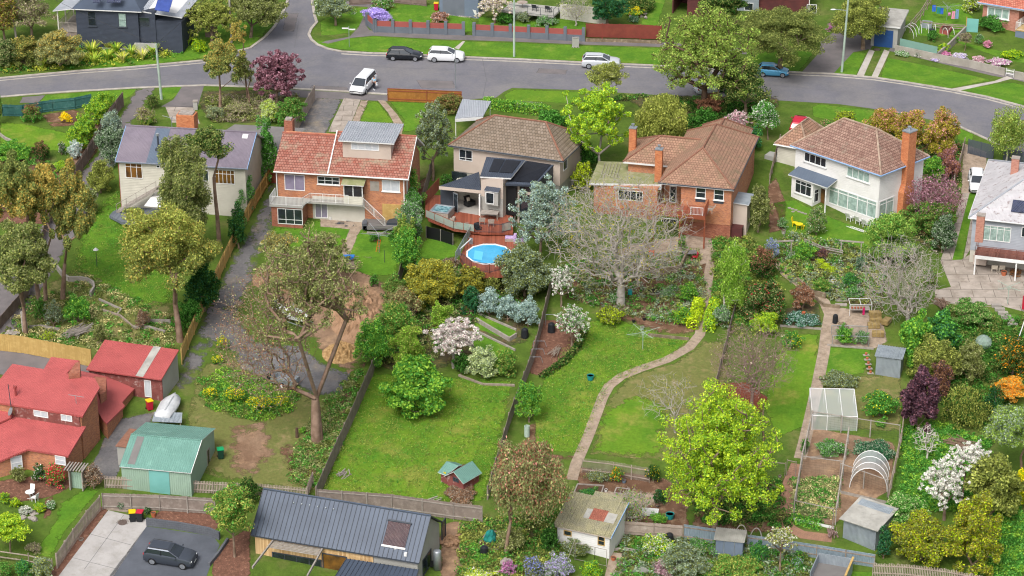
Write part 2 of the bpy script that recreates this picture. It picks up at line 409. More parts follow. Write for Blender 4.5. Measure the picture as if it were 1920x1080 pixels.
def baretree(name,bb,base,label,n=900,rt=.012,r0=.25,bark='bark_grey',lf=None,nlf=0,ls=.1,seed=1,cat='tree',forkz=None,group=None,pw=.47,ry=None):
    rng=np.random.default_rng(seed);x0,y0,x1,y1=bb;bp=T(*base);s=S(bp);cp=.91
    rx=(x1-x0)/2/s;V=(y1-y0)/2/s;ry_=ry or rx;hh=math.sqrt(max(V*V-(ry_*.42)**2,(.5*V)**2))/cp;zc=max((base[1]-(y0+y1)/2)/s/cp,hh)
    cen=np.array([((x0+x1)/2-base[0])/s,0,zc]);d=unit(rng.normal(size=(n,3)));rad=rng.uniform(0,1,n)**.42*rng.uniform(.85,1.05,n)
    tips=cen+d*rad[:,None]*np.array([rx,ry_,hh]);fork=np.array([0,0,forkz or max(.5,zc-hh*.95)]);tips=tips[tips[:,2]>fork[2]*.8]
    arr,par,rr,lfn=skeleton(fork,tips,rt,r0*.8,pw,.25);
    Vs,Qs=segs(arr[par[1:]],arr[1:],np.minimum(rr[1:]*1.25,rr[par[1:]]),rr[1:]*.85,4)
    e=arr[lfn];k=len(e)*3;tw=np.repeat(e,3,0);Vt2,Qt2=segs(tw,tw+rng.normal(size=(k,3))*np.array([.35,.35,.3])*max(.5,rx/4),np.full(k,rt*.8),np.full(k,rt*.3),3)
    nT=5;tz=[np.array([rng.normal()*.04,rng.normal()*.04,-.4+(fork[2]+.4)*t])for t in np.linspace(0,1,nT)];tz[-1]=fork
    Vt,Qt=segs(np.array(tz[:-1]),np.array(tz[1:]),np.linspace(r0*1.35,r0*.95,nT-1),np.linspace(r0*1.15,r0*.85,nT-1),9)
    Vw=np.concatenate([Vs,Vt,Vt2]);Qw=np.concatenate([Qs,Qt+len(Vs),Qt2+len(Vs)+len(Vt)])
    t=thing(name,label,cat,bp,0,group);npmesh('trunk',Vw,Qw,np.zeros(len(Qw),int),[MATS[bark]],t)
    if nlf:
        C=arr[1:][rng.integers(0,len(arr)-1,nlf)]+rng.normal(size=(nlf,3))*.22;w_=lfn
        Vl,Ql=leafquads(C,rng.normal(size=(nlf,3)),ls,rng);mi=rng.integers(0,len(lf),nlf);npmesh('crown',Vl,Ql,mi,[MATS[q]for q in lf],t)
    return t
def hedge(name,pts,wid,h,mats,label,cat='hedge',n=900,ls=.12,fl=0,world=False,fat=1,lift=0,group=None):    # leaves over a clipped box along a line
    P=[T(*p)for p in pts]if not world else[Vector(p)for p in pts];rng=np.random.default_rng(int(pts[0][0]*3+n));o=P[0];C=[];D=[]
    L=sum((b-a).length for a,b in zip(P,P[1:]))
    for a,b in zip(P,P[1:]):
        l=(b-a).length;k=int(n*l/max(.1,L));t=rng.uniform(-.02,1.02,k);u=rng.uniform(-1,1,k);v=rng.uniform(0,1,k);d=(b-a).normalized();q=Vector((-d.y,d.x,0))
        side=rng.uniform(size=k);w_=np.where(side<.45,u,np.where(side<.72,-1,1)*1.);z=np.where(side<.45,1,v)
        endm=rng.uniform(size=k)<.12;t=np.where(endm,np.where(rng.uniform(size=k)<.5,0,1),t);w_=np.where(endm,u,w_);z=np.where(endm,v,z)
        bulge=1+.12*np.sin(t*l*1.7+3)*fat;X=np.array([a+(b-a)*float(tt)for tt in t])+np.outer(w_*wid/2*bulge*np.where(z>.85,.85,1),np.array(q));X[:,2]=np.array([hz(y)for y in X[:,1]])+z*h*(1+.06*np.sin(t*l*2.3))+lift
        C.append(X+rng.normal(size=X.shape)*.06);D.append(np.outer(w_*(z<1),np.array(q))+np.outer(z>=1,[0,0,1.]))
    C=np.concatenate(C)-np.array(o);D=np.concatenate(D);V,Q=leafquads(C,D,ls,rng);mi=(rng.uniform(size=len(Q))<fl).astype(int)
    return tag(npmesh(name,V,Q,mi,[MATS[q]for q in mats],loc=o),label,cat,group)
def tuft(name,bb,mats,label,cat='plant',n=260,group=None,w=.03,droop=.7,seed=None):   # arching blades from one base
    x0,y0,x1,y1=bb;cx=(x0+x1)/2;bp=T(cx,y1-(y1-y0)*.3);s=S(bp);r=(x1-x0)*.62/s;h=max(.25,(y1-y0)*.85/s);rng=np.random.default_rng(seed or int(x0+y0*3))
    a=rng.uniform(0,6.283,n);l=rng.uniform(.35,1,n);d=np.stack([np.cos(a),np.sin(a),np.zeros(n)],1);q=np.stack([-np.sin(a),np.cos(a),np.zeros(n)],1)*w
    prev=d*.05*r;V=[];ts=[.0,.35,.7,1.];rings=[]
    for t in ts:
        z=h*(1.15*l*t*(1.6-t*droop*l));p=d*(.08*r+r*l*t**1.4)[:,None]if np.ndim(t)else d*((.08*r+r*l*(t**1.4)))[:,None];p=p.copy();p[:,2]=np.maximum(z,.02);ww=q*(1-t*.75);rings.append((p-ww,p+ww))
    Q=[];V=np.concatenate([np.concatenate([a_,b_],0)for a_,b_ in rings]);N=n
    for k in range(3):
        b0=2*N*k;b1=2*N*(k+1);i=np.arange(N);Q.append(np.stack([b0+i,b0+N+i,b1+N+i,b1+i],1))
    Q=np.concatenate(Q);mi=np.tile(rng.integers(0,len(mats),n),3)
    return tag(npmesh(name,V,Q,mi,[MATS[m]for m in mats],loc=bp),label,cat,group)
def scatter(name,poly,n,mats,label,h=.6,ls=.11,cat='ground cover',cl=34):     # uncountable low growth
    P=[tuple(T(*p)[:2])for p in poly];rng=np.random.default_rng(n);x0,y0=np.min(P,0);x1,y1=np.max(P,0);c=[]
    while len(c)<n//cl:
        q=(rng.uniform(x0,x1),rng.uniform(y0,y1))
        if inside(q,P):c.append(q)
    c=np.array(c);i=rng.integers(0,len(c),n);rr=rng.uniform(.12,.7,len(c))[i];a=rng.uniform(0,6.283,n);d=rr*rng.uniform(0,1,n)**.6
    X=c[i,0]+np.cos(a)*d;Y=c[i,1]+np.sin(a)*d;Zz=np.array([hz(y)for y in Y])+.04+h*rng.uniform(.2,1,n)*(1-(d/.75)**2)*(rr/.45);o=np.array([X[0],Y[0],hz(Y[0])]);C=np.stack([X,Y,Zz],1)-o
    V,Q=leafquads(C,np.zeros_like(C)+[0,0,1],ls,rng);return tag(npmesh(name,V,Q,(i*7%len(mats)),[MATS[m]for m in mats],loc=Vector(o)),label,cat,None,'stuff')
# ---------------------------------------------------------------- frames for buildings
class Fr:
    def __init__(s,o,rz):s.o=Vector(o);s.rz=rz;s.M=Matrix.Translation(s.o)@Matrix.Rotation(rz,4,'Z');s.I=s.M.inverted()
    def _r(s,px,py):return s.I@CAM,s.I.to_3x3()@ray(px,py)
    def fy(s,px,py,y=0):c,d=s._r(px,py);p=c+d*((y-c.y)/d.y);return p.x,p.z
    def fx(s,px,py,x=0):c,d=s._r(px,py);p=c+d*((x-c.x)/d.x);return p.y,p.z
    def fz(s,px,py,z=0):c,d=s._r(px,py);p=c+d*((z-c.z)/d.z);return p.x,p.y
    def g(s,px,py):p=s.I@T(px,py);return p.x,p.y,p.z
    def w(s,x,y,z=0):return s.M@Vector((x,y,z))
def frame(o,a,b,h=0):
    O=T(*o);A=PZ(a[0],a[1],O.z+h);B=PZ(b[0],b[1],O.z+h);return Fr(O,math.atan2(B.y-A.y,B.x-A.x))
class House(Fr):
    def __init__(s,fr,name,label,cat,group=None):super().__init__(fr.o,fr.rz);s.t=thing(name,label,cat,fr.o,fr.rz,group)
    def box(s,name,x0,y0,z0,x1,y1,z1,m,par=None,bevel=0):return MB().box(x0,y0,z0,x1,y1,z1).build(name,m,par or s.t,bevel=bevel)
    def boxes(s,name,L,m,par=None):
        mb=MB()
        for b in L:mb.box(*b)
        return mb.build(name,m,par or s.t)
    def each(s,name,L,m):
        for b in L:MB().box(*b).build(name,m,s.t)
    def prismx(s,name,yz,x0,x1,m,par=None):return MB().prism([(x0,y,z)for y,z in yz],(x1-x0,0,0)).build(name,m,par or s.t)
    def prismy(s,name,xz,y0,y1,m,par=None):return MB().prism([(x,y0,z)for x,z in xz],(0,y1-y0,0)).build(name,m,par or s.t)
    def roof(s,polys,m,name='roof',th=.16,under=None,par=None):
        mb=MB();cnt={}
        for p in polys:
            n=len(p);
            nr=(Vector(p[1])-Vector(p[0])).cross(Vector(p[2])-Vector(p[0]))
            if nr.z<0:p=p[::-1]
            mb.poly(p,0);mb.poly([(a[0],a[1],a[2]-th)for a in p][::-1],1)
            for i in range(n):
                k=tuple(sorted((tuple(round(v,2)for v in p[i]),tuple(round(v,2)for v in p[(i+1)%n]))));cnt.setdefault(k,[]).append((p[i],p[(i+1)%n]))
        for k,l in cnt.items():
            if len(l)==1:
                a,b=l[0];mb.poly([a,(a[0],a[1],a[2]-th),(b[0],b[1],b[2]-th),b],1)
        return mb.build(name,[m,under or MATS['fascia']],par or s.t)
    def caps(s,lines,m,r=.11,name='ridge_cap',par=None):
        mb=MB()
        for a,b in lines:mb.tube((a[0],a[1],a[2]+.02),(b[0],b[1],b[2]+.02),r,r,6)
        return mb.build(name,m,par or s.t)
    def hip(s,x0,x1,y0,y1,ze,zr,m,il=None,ir=None,capm=None,name='roof',th=.16):     # ridge along x
        ym=(y0+y1)/2;d=(y1-y0)/2;il=d if il is None else il;ir=d if ir is None else ir
        A,B,C,D=(x0,y0,ze),(x1,y0,ze),(x1,y1,ze),(x0,y1,ze);P,Q=(x0+il,ym,zr),(x1-ir,ym,zr)
        polys=[[A,B,Q,P],[C,D,P,Q]];lines=[(P,Q)]
        if il>0:polys.append([D,A,P]);lines+=[(A,P),(D,P)]
        if ir>0:polys.append([B,C,Q]);lines+=[(B,Q),(C,Q)]
        r=s.roof(polys,m,name,th)
        if capm:s.caps(lines,capm,par=r)
        return r
    def hipy(s,x0,x1,y0,y1,ze,zr,m,i0=None,i1=None,capm=None,name='roof',th=.16):     # ridge along y
        xm=(x0+x1)/2;d=(x1-x0)/2;i0=d if i0 is None else i0;i1=d if i1 is None else i1
        A,B,C,D=(x0,y0,ze),(x1,y0,ze),(x1,y1,ze),(x0,y1,ze);P,Q=(xm,y0+i0,zr),(xm,y1-i1,zr)
        polys=[[D,A,P,Q],[B,C,Q,P]];lines=[(P,Q)]
        if i0>0:polys.append([A,B,P]);lines+=[(A,P),(B,P)]
        if i1>0:polys.append([C,D,Q]);lines+=[(C,Q),(D,Q)]
        r=s.roof(polys,m,name,th)
        if capm:s.caps(lines,capm,par=r)
        return r
    def win(s,face,at,a,b,nx=2,ny=1,fm='white_paint',gm='glass',name='window',bar=.07,sill=False,hs=None,par=None,out=.05):
        # face 'f' front (-y), 'r' right (+x), 'l' left (-x); a, b opposite corners as photo pixels, or metres when 4 numbers are given in a
        if len(a)==4:u0,z0,u1,z1=a
        else:
            fn=s.fy if face=='f' else s.fx
            u0,z1=fn(a[0],a[1],at);u1,z0=fn(b[0],b[1],at);
            if u0>u1:u0,u1=u1,u0
            if z0>z1:z0,z1=z1,z0
        mb=MB();pb=MB()
        def bx(q,ua,za,ub,zb,d0,d1):
            if face=='f':q.box(ua,at-d1,za,ub,at-d0,zb)
            elif face=='r':q.box(at+d0,ua,za,at+d1,ub,zb)
            else:q.box(at-d1,ua,za,at-d0,ub,zb)
        w_=bar
        bx(mb,u0,z0,u0+w_,z1,-.04,out);bx(mb,u1-w_,z0,u1,z1,-.04,out);bx(mb,u0+w_,z1-w_,u1-w_,z1,-.04,out);bx(mb,u0+w_,z0,u1-w_,z0+w_,-.04,out)
        for i in range(1,nx):x=u0+(u1-u0)*i/nx;bx(mb,x-w_*.4,z0+w_,x+w_*.4,z1-w_,-.03,out-.01)
        for i in([j/ny for j in range(1,ny)]if not hs else hs):z=z0+(z1-z0)*i;bx(mb,u0+w_,z-w_*.35,u1-w_,z+w_*.35,-.03,out-.015)
        o=mb.build(name,MATS[fm],par or s.t)
        bx(pb,u0+w_*.6,z0+w_*.6,u1-w_*.6,z1-w_*.6,-.03,.012);pb.build('pane',MATS[gm],o)
        if sill:
            q=MB();bx(q,u0-.08,z0-.09,u1+.08,z0-.003,0,out+.08);q.build('sill',MATS[fm],o)
        return o
def ribs(h,A,B,C,D,step,m,hgt=.05,w_=.05,par=None,name='roof_rib'):   # raised seams between the lines A-B (low) and D-C (high)
    A,B,C,D=map(Vector,(A,B,C,D));n=max(1,int((B-A).length/step));nr=(B-A).cross(D-A).normalized();mb=MB();u=(B-A).normalized()*w_/2
    if nr.z<0:nr=-nr
    for i in range(n+1):
        t=i/n;p=A+(B-A)*t;q=D+(C-D)*t;mb.add([p-u,p+u,q+u,q-u,p-u+nr*hgt,p+u+nr*hgt,q+u+nr*hgt,q-u+nr*hgt],[(4,5,6,7),(0,1,5,4),(1,2,6,5),(2,3,7,6),(3,0,4,7)])
    return mb.build(name,m,par)
# ---------------------------------------------------------------- fences
def fence(name,pts,h,label,m,style='paling',post=2.4,side=1,pm=None,group=None,tops=.0,pw=.11,cat='fence',world=False,hh=None,rail=True,capm=None,lift=0,lean=.015):
    P=[T(*p)for p in pts]if not world else[Vector(p)for p in pts];o=P[0];t=thing(name,label,cat,o,0,group);rg=random.Random(len(pts)*7+int(o.x*10));pal=MB();rl=MB();cp=MB();posts=[]
    dist=0;tot=sum((b.xy-a.xy).length for a,b in zip(P,P[1:]))
    for a,b in zip(P,P[1:]):
        d=Vector((b.x-a.x,b.y-a.y,0));l=d.length;d.normalize();q=Vector((d.y,-d.x,0))*side      # q: towards the rail side
        H=lambda s_:(h if hh is None else h+(hh-h)*(dist+s_)/tot)
        def pt(s_,off,z):p=a+d*s_+q*off;return Vector((p.x,p.y,hz(a.y+(b.y-a.y)*s_/l)+z+lift))-o
        def slab(mb,s0,s1,o0,o1,z0,z1,dz=0):
            vs=[pt(s0,o0,z0),pt(s1,o0,z0),pt(s1,o1,z0),pt(s0,o1,z0),pt(s0,o0,z1+dz),pt(s1,o0,z1+dz),pt(s1,o1,z1),pt(s0,o1,z1)]
            mb.add(vs,[(0,3,2,1),(4,5,6,7),(0,1,5,4),(1,2,6,5),(2,3,7,6),(3,0,4,7)])
        if style in('paling','picket','gapped'):
            x=0;gap={'paling':.004,'picket':.06,'gapped':.03}[style]
            while x<l-.02:
                w_=min(pw,l-x);j=rg.uniform(-lean,lean)*2;slab(pal,x,x+w_-gap,-.012+rg.uniform(-.008,.008),.012,.03+rg.uniform(0,.04),H(x)*(1+rg.uniform(-tops,tops))+j);x+=pw+(0 if style=='paling' else gap)
        elif style in('sheet','wall'):slab(pal,0,l,-.02 if style=='sheet' else-.1,.02 if style=='sheet' else .1,-.2,H(0))
        elif style=='slat':
            z=.08
            while z<h-.05:slab(pal,0,l,-.012,.012,z,z+.075);z+=.1
        elif style=='wire':
            for z in[i*h/7 for i in range(1,8)]:slab(pal,0,l,-.004,.004,z-.008,z+.008)
            x=0
            while x<l:slab(pal,x,x+.012,-.004,.004,.05,h);x+=.35
        elif style=='rails':
            for z in(.35*h,.7*h,h-.05):slab(pal,0,l,-.03,.03,z-.05,z+.05)
        elif style=='bars':
            x=.05
            while x<l:slab(pal,x,x+.02,-.01,.01,.08,h-.05);x+=.12
            for z in(.1,h-.07):slab(pal,0,l,-.02,.02,z,z+.04)
        elif style=='log':
            slab(pal,0,l,-.08,.08,-.1,h)
        if rail and style in('paling','picket','gapped','sheet'):
            for z in([.3,H(0)-.3]if h>.9 else[h*.6]):slab(rl,0,l,.012,.06,z,z+.09)
        if capm:slab(cp,0,l,-.05,.06,H(0),H(0)+.035)
        if post:
            k=max(1,round(l/post))
            for i in range(k+1):
                if i==k and b is not P[-1]:continue
                s_=l*i/k;mb=MB();pp=.05;hp=(h if hh is None else H(s_))+(.02 if style!='wire' else .1);vs=[]
                slab(mb,max(0,s_-pp),min(l,s_+pp)if min(l,s_+pp)>max(0,s_-pp)else s_+pp,.0125 if rail and style!='slat' else-.05,.11 if rail and style!='slat' else .05,-.2,hp);posts.append(mb)
        dist+=l
    pal.build('panel',MATS[m],t)
    if rl.f:rl.build('rail',MATS[pm or m],t)
    if cp.f:cp.build('top_cap',MATS[capm],t)
    for mb in posts[:100]:mb.build('post',MATS[pm or m],t)
    return t
# ---------------------------------------------------------------- small composites
def item(name,label,cat,at,parts,rz=0,group=None,slope=False,dz=0,world=False,bevel=0):
    # parts: (name, material, [shapes]); a shape is ('b', x0,y0,z0,x1,y1,z1) | ('t', a, b, r[, r1, n]) | ('l', c, profile) | ('s', c, r) | ('p', outline, d)
    p=Vector(at)if world else T(*at);p.z+=dz;t=thing(name,label,cat,p,rz,group,slope)
    for q in parts:
        par=t;mb=MB();nm,m,sh=q[:3]
        for s_ in sh:
            k=s_[0]
            if k=='b':mb.box(*s_[1:])
            elif k=='t':mb.tube(*s_[1:])
            elif k=='l':mb.lathe(*s_[1:])
            elif k=='s':mb.ball(*s_[1:])
            elif k=='p':mb.prism(*s_[1:])
        ms=[MATS[a]for a in m]if isinstance(m,(list,tuple))else MATS[m]
        mb.build(nm,ms,t,smooth=len(q)>3 and q[3]=='smooth',bevel=bevel)
    return t
# ---------------------------------------------------------------- palette
A=mat
A('grass','546a28','465c22',sc=.45,var=(.35,.62),rough=.95,bump=.05,bsc=14,tint='6c6c40',tsc=.22,tvar=(.52,.72),spec=.1,soft=True)
A('lawn_bright','5a7e24','486f20',sc=.5,rough=.95,bump=.05,bsc=14,tint='7c8a3c',tsc=.35,tvar=(.55,.75),soft=True,spec=.1)
A('lawn','628024','4e7420',sc=.35,rough=.95,bump=.05,bsc=14,tint='868440',tsc=.28,tvar=(.52,.72),soft=True,spec=.1)
A('lawn_dry','6e6c40','55652f',sc=.5,rough=.95,bump=.05,bsc=12,tint='8c7a58',tsc=.5,tvar=(.5,.7),soft=True,spec=.1)
A('lush','446a26','385c20',sc=.7,rough=.95,bump=.12,bsc=7,tint='5e7c30',tsc=.9,tvar=(.5,.7),soft=True,spec=.1)
A('soil','6e5342','5a4334',sc=.8,rough=.95,bump=.07,bsc=9,tint='8f7862',tsc=1.2,tvar=(.5,.68),soft=True,spec=.1)
A('soil_red','87705c','725a48',sc=.6,rough=.95,bump=.06,bsc=8,tint='a08468',tsc=.5,tvar=(.5,.68),soft=True,spec=.1)
A('bark_mulch','63463a','745446',sc=3,rough=.95,bump=.08,bsc=12,tint='a07a63',tsc=4,tvar=(.55,.7),soft=True,spec=.1)
A('mulch_red','6a3c30','7c4838',sc=3,rough=.95,bump=.06,bsc=14,soft=True,spec=.1)
A('garden_bed','55483a','4a5630',sc=.9,rough=.95,bump=.12,bsc=6,tint='75683f',tsc=1.4,tvar=(.5,.66),soft=True,spec=.1)
A('gravel','6f6d6d','5c5b5d',sc=.5,rough=.95,bump=.05,bsc=18,tint='8a7f70',tsc=.35,tvar=(.52,.72),soft=True,spec=.1)
A('asphalt','6b6a70','626268',sc=.3,rough=.9,bump=.012,bsc=40,tint='777473',tsc=.1,tvar=(.42,.68),gk=.1,soft=True,spec=.2)
A('asphalt_path','706a6a','646060',sc=.6,rough=.9,bump=.015,bsc=40,soft=True,spec=.2)
A('asphalt_dark','4a4e55','555961',sc=.5,rough=.85,bump=.012,bsc=30,soft=True,spec=.3)
A('concrete','b0aaa2','9f988f',sc=.7,rough=.9,bump=.01,bsc=20,tint='8b8277',tsc=1.1,tvar=(.55,.8),soft=True,spec=.2)
A('concrete_new','a3a09d','969390',sc=.5,rough=.85,bump=.006,bsc=20,tint='858179',tsc=.9,tvar=(.5,.8),soft=True,spec=.25)
A('concrete_slab','a49a90','8d847a',sc=.9,rough=.9,bump=.012,bsc=16,pat='slab',ps=(2.2,1.5),mortar=.03,pc='5e564d',tint='776c60',tsc=.8,tvar=(.5,.75),soft=True,spec=.2)
A('kerb','aaa49b','938c83',sc=1.2,rough=.9,bump=.01,tint='776f64',tsc=2,tvar=(.55,.75),soft=True)
A('path_old','9c8c7c','867665',sc=1.5,rough=.95,bump=.02,bsc=12,tint='6f6656',tsc=2,tvar=(.55,.75),soft=True)
A('brick_path','a27a63','8c6a58',sc=2,rough=.95,bump=.02,pat='brick',ps=(.3,.15),pc='6b5a48',soft=True)
A('gravel_path','8f857a','776d64',sc=4,rough=.95,bump=.04,bsc=14,soft=True)
A('hay','a08a5a','7d6a42',sc=3,rough=.95,bump=.06,bsc=12)
A('white_paint','d8d8d6','cfcfcd',sc=3,rough=.6);A('grey_paint','9da1a4',rough=.6);A('dark_grey','343a42','3c424a',sc=2,rough=.6);A('black','17181a',rough=.5)
A('fascia','c9c9c8',rough=.7);A('blue_trim','7e9cc0',rough=.6);A('blue_grey_trim','6a7280',rough=.6)
A('glass','1b2126','2a3238',sc=1.2,rough=.08,spec=.9);A('glass_warm','4a3420','7a5426',sc=1.1,rough=.15,spec=.7);A('curtain','9fb4ac','7f958e',sc=2.5,rough=.2,spec=.8,pat='corr',ps=(.18,));A('blind','b9bcc0','aab0b6',sc=2,rough=.2,spec=.8,pat='board',ps=(.1,));A('glass_lilac','8a8296','736c80',sc=1,rough=.15,spec=.8)
A('brick_orange','a0624a','8c543c',sc=2,rough=.9,pat='brick',ps=(.24,.086),pc='a58c78',c3='bd7a50',tint='7d4a30',tsc=.8,tvar=(.55,.8),pb=.35)
A('brick_red','8d4a35','7b3e2c',sc=2,rough=.9,pat='brick',ps=(.24,.086),pc='8f7568',c3='a5644a',tint='6a3426',tsc=.8,tvar=(.5,.8),pb=.35)
A('brick_chimney','b3633a','a05430',sc=2,rough=.9,pat='brick',ps=(.24,.086),pc='a07c62',c3='c57d50',pb=.35)
A('brick_pink','a56a58','955a4a',sc=2,rough=.9,pat='brick',ps=(.24,.086),pc='a08a80',c3='b57c68',pb=.35)
A('tile_red','96594a','845044',sc=3,rough=.9,pat='tile',ps=(.3,.34),mortar=.022,pc='5c3027',c3='a07264',tint='8f8672',tsc=.55,tvar=(.52,.7),pb=1)
A('tile_orange','967562','826452',sc=3,rough=.9,pat='tile',ps=(.3,.34),mortar=.022,pc='5e4032',c3='a07e68',tint='75664f',tsc=.7,tvar=(.5,.7),pb=1)
A('tile_brown','83655a','72564c',sc=3,rough=.9,pat='tile',ps=(.3,.34),mortar=.022,pc='52382e',c3='987c6e',tint='82796a',tsc=.7,tvar=(.55,.72),pb=1)
A('tile_concrete','786a5a','6b5e50',sc=3,rough=.85,pat='tile',ps=(.33,.4),mortar=.03,pc='5a4e42',c3='86786a',tint='625a4e',tsc=.5,tvar=(.55,.8),pb=1)
A('tile_new_red','b0604e','a25544',sc=3,rough=.85,pat='tile',ps=(.3,.34),mortar=.022,pc='6a352a',c3='c07d68',pb=1)
A('cap_brown','8a6250','735041',sc=3,rough=.9);A('cap_red','a06350','8b5244',sc=3,rough=.9);A('cap_pale','a59382','86705f',sc=2,rough=.9)
A('board_white','d0cfcc','c6c5c1',sc=.9,rough=.7,pat='board',ps=(.19,),tint='b9b5a8',tsc=.7,tvar=(.6,.85),pb=.8)
A('board_cream','bfbbae','b3afa2',sc=.9,rough=.7,pat='board',ps=(.19,),pb=.8);A('board_grey','989da4','8d9299',sc=.9,rough=.7,pat='board',ps=(.17,),pb=.8)
A('board_navy','333a47','2b313d',sc=.6,rough=.65,pat='board',ps=(.16,),pb=.8,tint='414a58',tsc=.6,tvar=(.55,.8));A('board_maroon','4a2424','5a2c2a',sc=1,rough=.7,pat='board',ps=(.2,),pb=.8)
A('render_cream','b7a99d','afa196',sc=.7,rough=.9,tint='9d9186',tsc=1.3,tvar=(.6,.85));A('render_white','bdbab0','b2aea3',sc=.6,rough=.9,tint='9d998b',tsc=1,tvar=(.55,.85));A('render_grey','9b9a95','93928c',sc=.8,rough=.9);A('render_blue','5f6b7a','687485',sc=.5,rough=.85)
A('metal_mauve','7b727c','706873',sc=.5,rough=.5,pat='corr',ps=(.152,),metal=.1,tint='877d89',tsc=.3,tvar=(.5,.8),pb=.5);A('metal_slate','5f6b7a','566272',sc=.5,rough=.5,pat='corr',ps=(.152,),metal=.1,pb=.5)
A('metal_pink','ad5654','a34f4e',sc=.4,rough=.5,pat='corr',ps=(.152,),tint='8e4644',tsc=.35,tvar=(.5,.8),pb=.7,metal=.05);A('metal_green','678f84','5e857a',sc=.5,rough=.55,pat='corr',ps=(.2,),tint='83ab9d',tsc=.8,tvar=(.55,.8),pb=.6)
A('metal_dark','3f4856','475160',sc=.5,rough=.45,metal=.1);A('metal_seam','353b45',rough=.5);A('metal_pale','a9adb3','9a9fa6',sc=.6,rough=.45,metal=.2,pat='corr',ps=(.2,),pb=.8);A('metal_navy','474e5a','404753',sc=.6,rough=.45,metal=.2,pat='corr',ps=(.2,),pb=.5)
A('metal_flaking','b9b7b9','a9a6a8',sc=.9,rough=.6,pat='corr',ps=(.15,),pb=.5,tint='7f6f6d',tsc=1.6,tvar=(.55,.64));A('zinc','a1a6ab','8f959b',sc=1.5,rough=.45,metal=.5,pat='corr',ps=(.15,),pb=.8);A('zinc_wall','9aa3aa','8a939b',sc=1,rough=.5,metal=.2,pat='corr',ps=(.12,),pb=.7)
A('asbestos','9a9474','8a8670',sc=1.4,rough=.9,pat='corr',ps=(.17,),pb=1.,tint='77755c',tsc=.9,tvar=(.5,.75));A('asbestos_red','a0604e','8d5546',sc=2,rough=.9,pat='corr',ps=(.17,),pb=1.);A('fibro_flat','a4a29b','918f88',sc=1,rough=.8,tint='7f7d78',tsc=1.5,tvar=(.5,.75));A('moss_roof','8a8a66','757a50',sc=.9,rough=.95,bump=.03,bsc=8,tint='9c9580',tsc=1.2,tvar=(.5,.75));A('flat_grey','757270','6b6866',sc=.7,rough=.95,bump=.02)
A('wall_green','8fa695','869d8c',sc=.6,rough=.7,pat='corr',ps=(.2,),pb=.6);A('wall_teal','6fa8a2','669e98',sc=.8,rough=.7);A('cladding_pine','b28e62','9d7a50',sc=1.2,rough=.8,pat='vboard',ps=(.13,),c3='c9ab80',pb=.5);A('board_barn','6a3732','7a4640',sc=2,rough=.85,pat='board',ps=(.16,),tint='a08a84',tsc=2.2,tvar=(.55,.68),pb=1)
A('deck_red','7c4636','763c2a',sc=1,rough=.6,pat='vboard',ps=(.14,),c3='955540',pb=.5);A('deck_grey','5e646c','555b63',sc=1,rough=.8,pat='vboard',ps=(.14,),c3='6b7178',pb=.5);A('deck_brown','6b4036','5c362d',sc=1,rough=.7,pat='vboard',ps=(.14,),c3='7c5044',pb=.5);A('timber_red','8a4a32','7a402b',sc=2,rough=.7)
A('paling_pine','bb9c60','ad8e54',sc=1.1,rough=.85,tint='c8ac70',tsc=1.8,tvar=(.5,.75),pat='vboard',ps=(.11,),c3='a88a50');A('paling_grey','83776e','756a62',sc=1.3,rough=.9,tint='9b9088',tsc=2,tvar=(.5,.75));A('paling_pale','9d8f84','8c7e73',sc=1.5,rough=.9,tint='b0a59b',tsc=2,tvar=(.5,.75));A('paling_brown','6e5e56','7e6e66',sc=1.2,rough=.9,tint='5a4c45',tsc=2);A('paling_maroon','6e322a','7d3a30',sc=1.2,rough=.8);A('post_maroon','a04a38',rough=.8);A('paling_honey','96642a','855626',sc=1.2,rough=.7,tint='a8763a',tsc=2);A('paling_teal','2c5a58','34625c',sc=1.5,rough=.8,tint='4f7672',tsc=2);A('timber_grey','9a938b','857d75',sc=3,rough=.9);A('timber_old','7d6f62','94887c',sc=3,rough=.95)
A('galv','a7adb2','989ea4',sc=2,rough=.4,metal=.6);A('zincalume','8c9aa5','80909b',sc=1,rough=.5,metal=.2,pat='corr',ps=(.15,),pb=.7);A('slat_dark','454c55',rough=.6);A('render_slate','5c626b','656b74',sc=.8,rough=.9);A('panel_red','8b4a45','954f49',sc=.8,rough=.85);A('block_dark','53565c','5d6066',sc=1,rough=.9,pat='brick',ps=(.4,.2),pc='45484d',pb=.5);A('wall_concrete','9c968e','8a847c',sc=1,rough=.95,tint='6f6a5e',tsc=.9,tvar=(.55,.8));A('stone','7d6f5c','675a49',sc=1.6,rough=.95,bump=.05,bsc=5,tint='9a8b74',tsc=2,tvar=(.5,.7));A('stone_pale','9c948c','857d76',sc=3,rough=.9,bump=.03,bsc=6);A('fence_green_sheet','6f9086','67887e',sc=.6,rough=.7)
A('pool_water','2a94c4','38a4d0',sc=.6,rough=.05,spec=.8,bump=.02,bsc=2.5);A('pool_white','d9dcde',rough=.4);A('spa_water','2b5a66','8fb4ba',sc=3,rough=.05,spec=.9);A('wicker','9f958a','8a8076',sc=8,rough=.9,bump=.01);A('lilac_fabric','9c82b0','c0aac8',sc=6,rough=.9);A('leather','1c1d20',rough=.35);A('carpet','9a9690',rough=.95);A('cushion','c0b6a6',rough=.9)
A('solar','14161b','1b1d24',sc=2,rough=.3,pat='corr',ps=(.08,),pb=.4);A('pv','1a2038','232a48',sc=1,rough=.15,pat='slab',ps=(.16,.16),mortar=.012,pc='6a7080',spec=.8);A('tube_glass','5d4848','4a3a3e',sc=1,rough=.25,pat='corr',ps=(.12,),pb=1,spec=.7);A('pv_blue','3d53a0','33488e',sc=1,rough=.2,pat='corr',ps=(.1,),pb=.6,spec=.8)
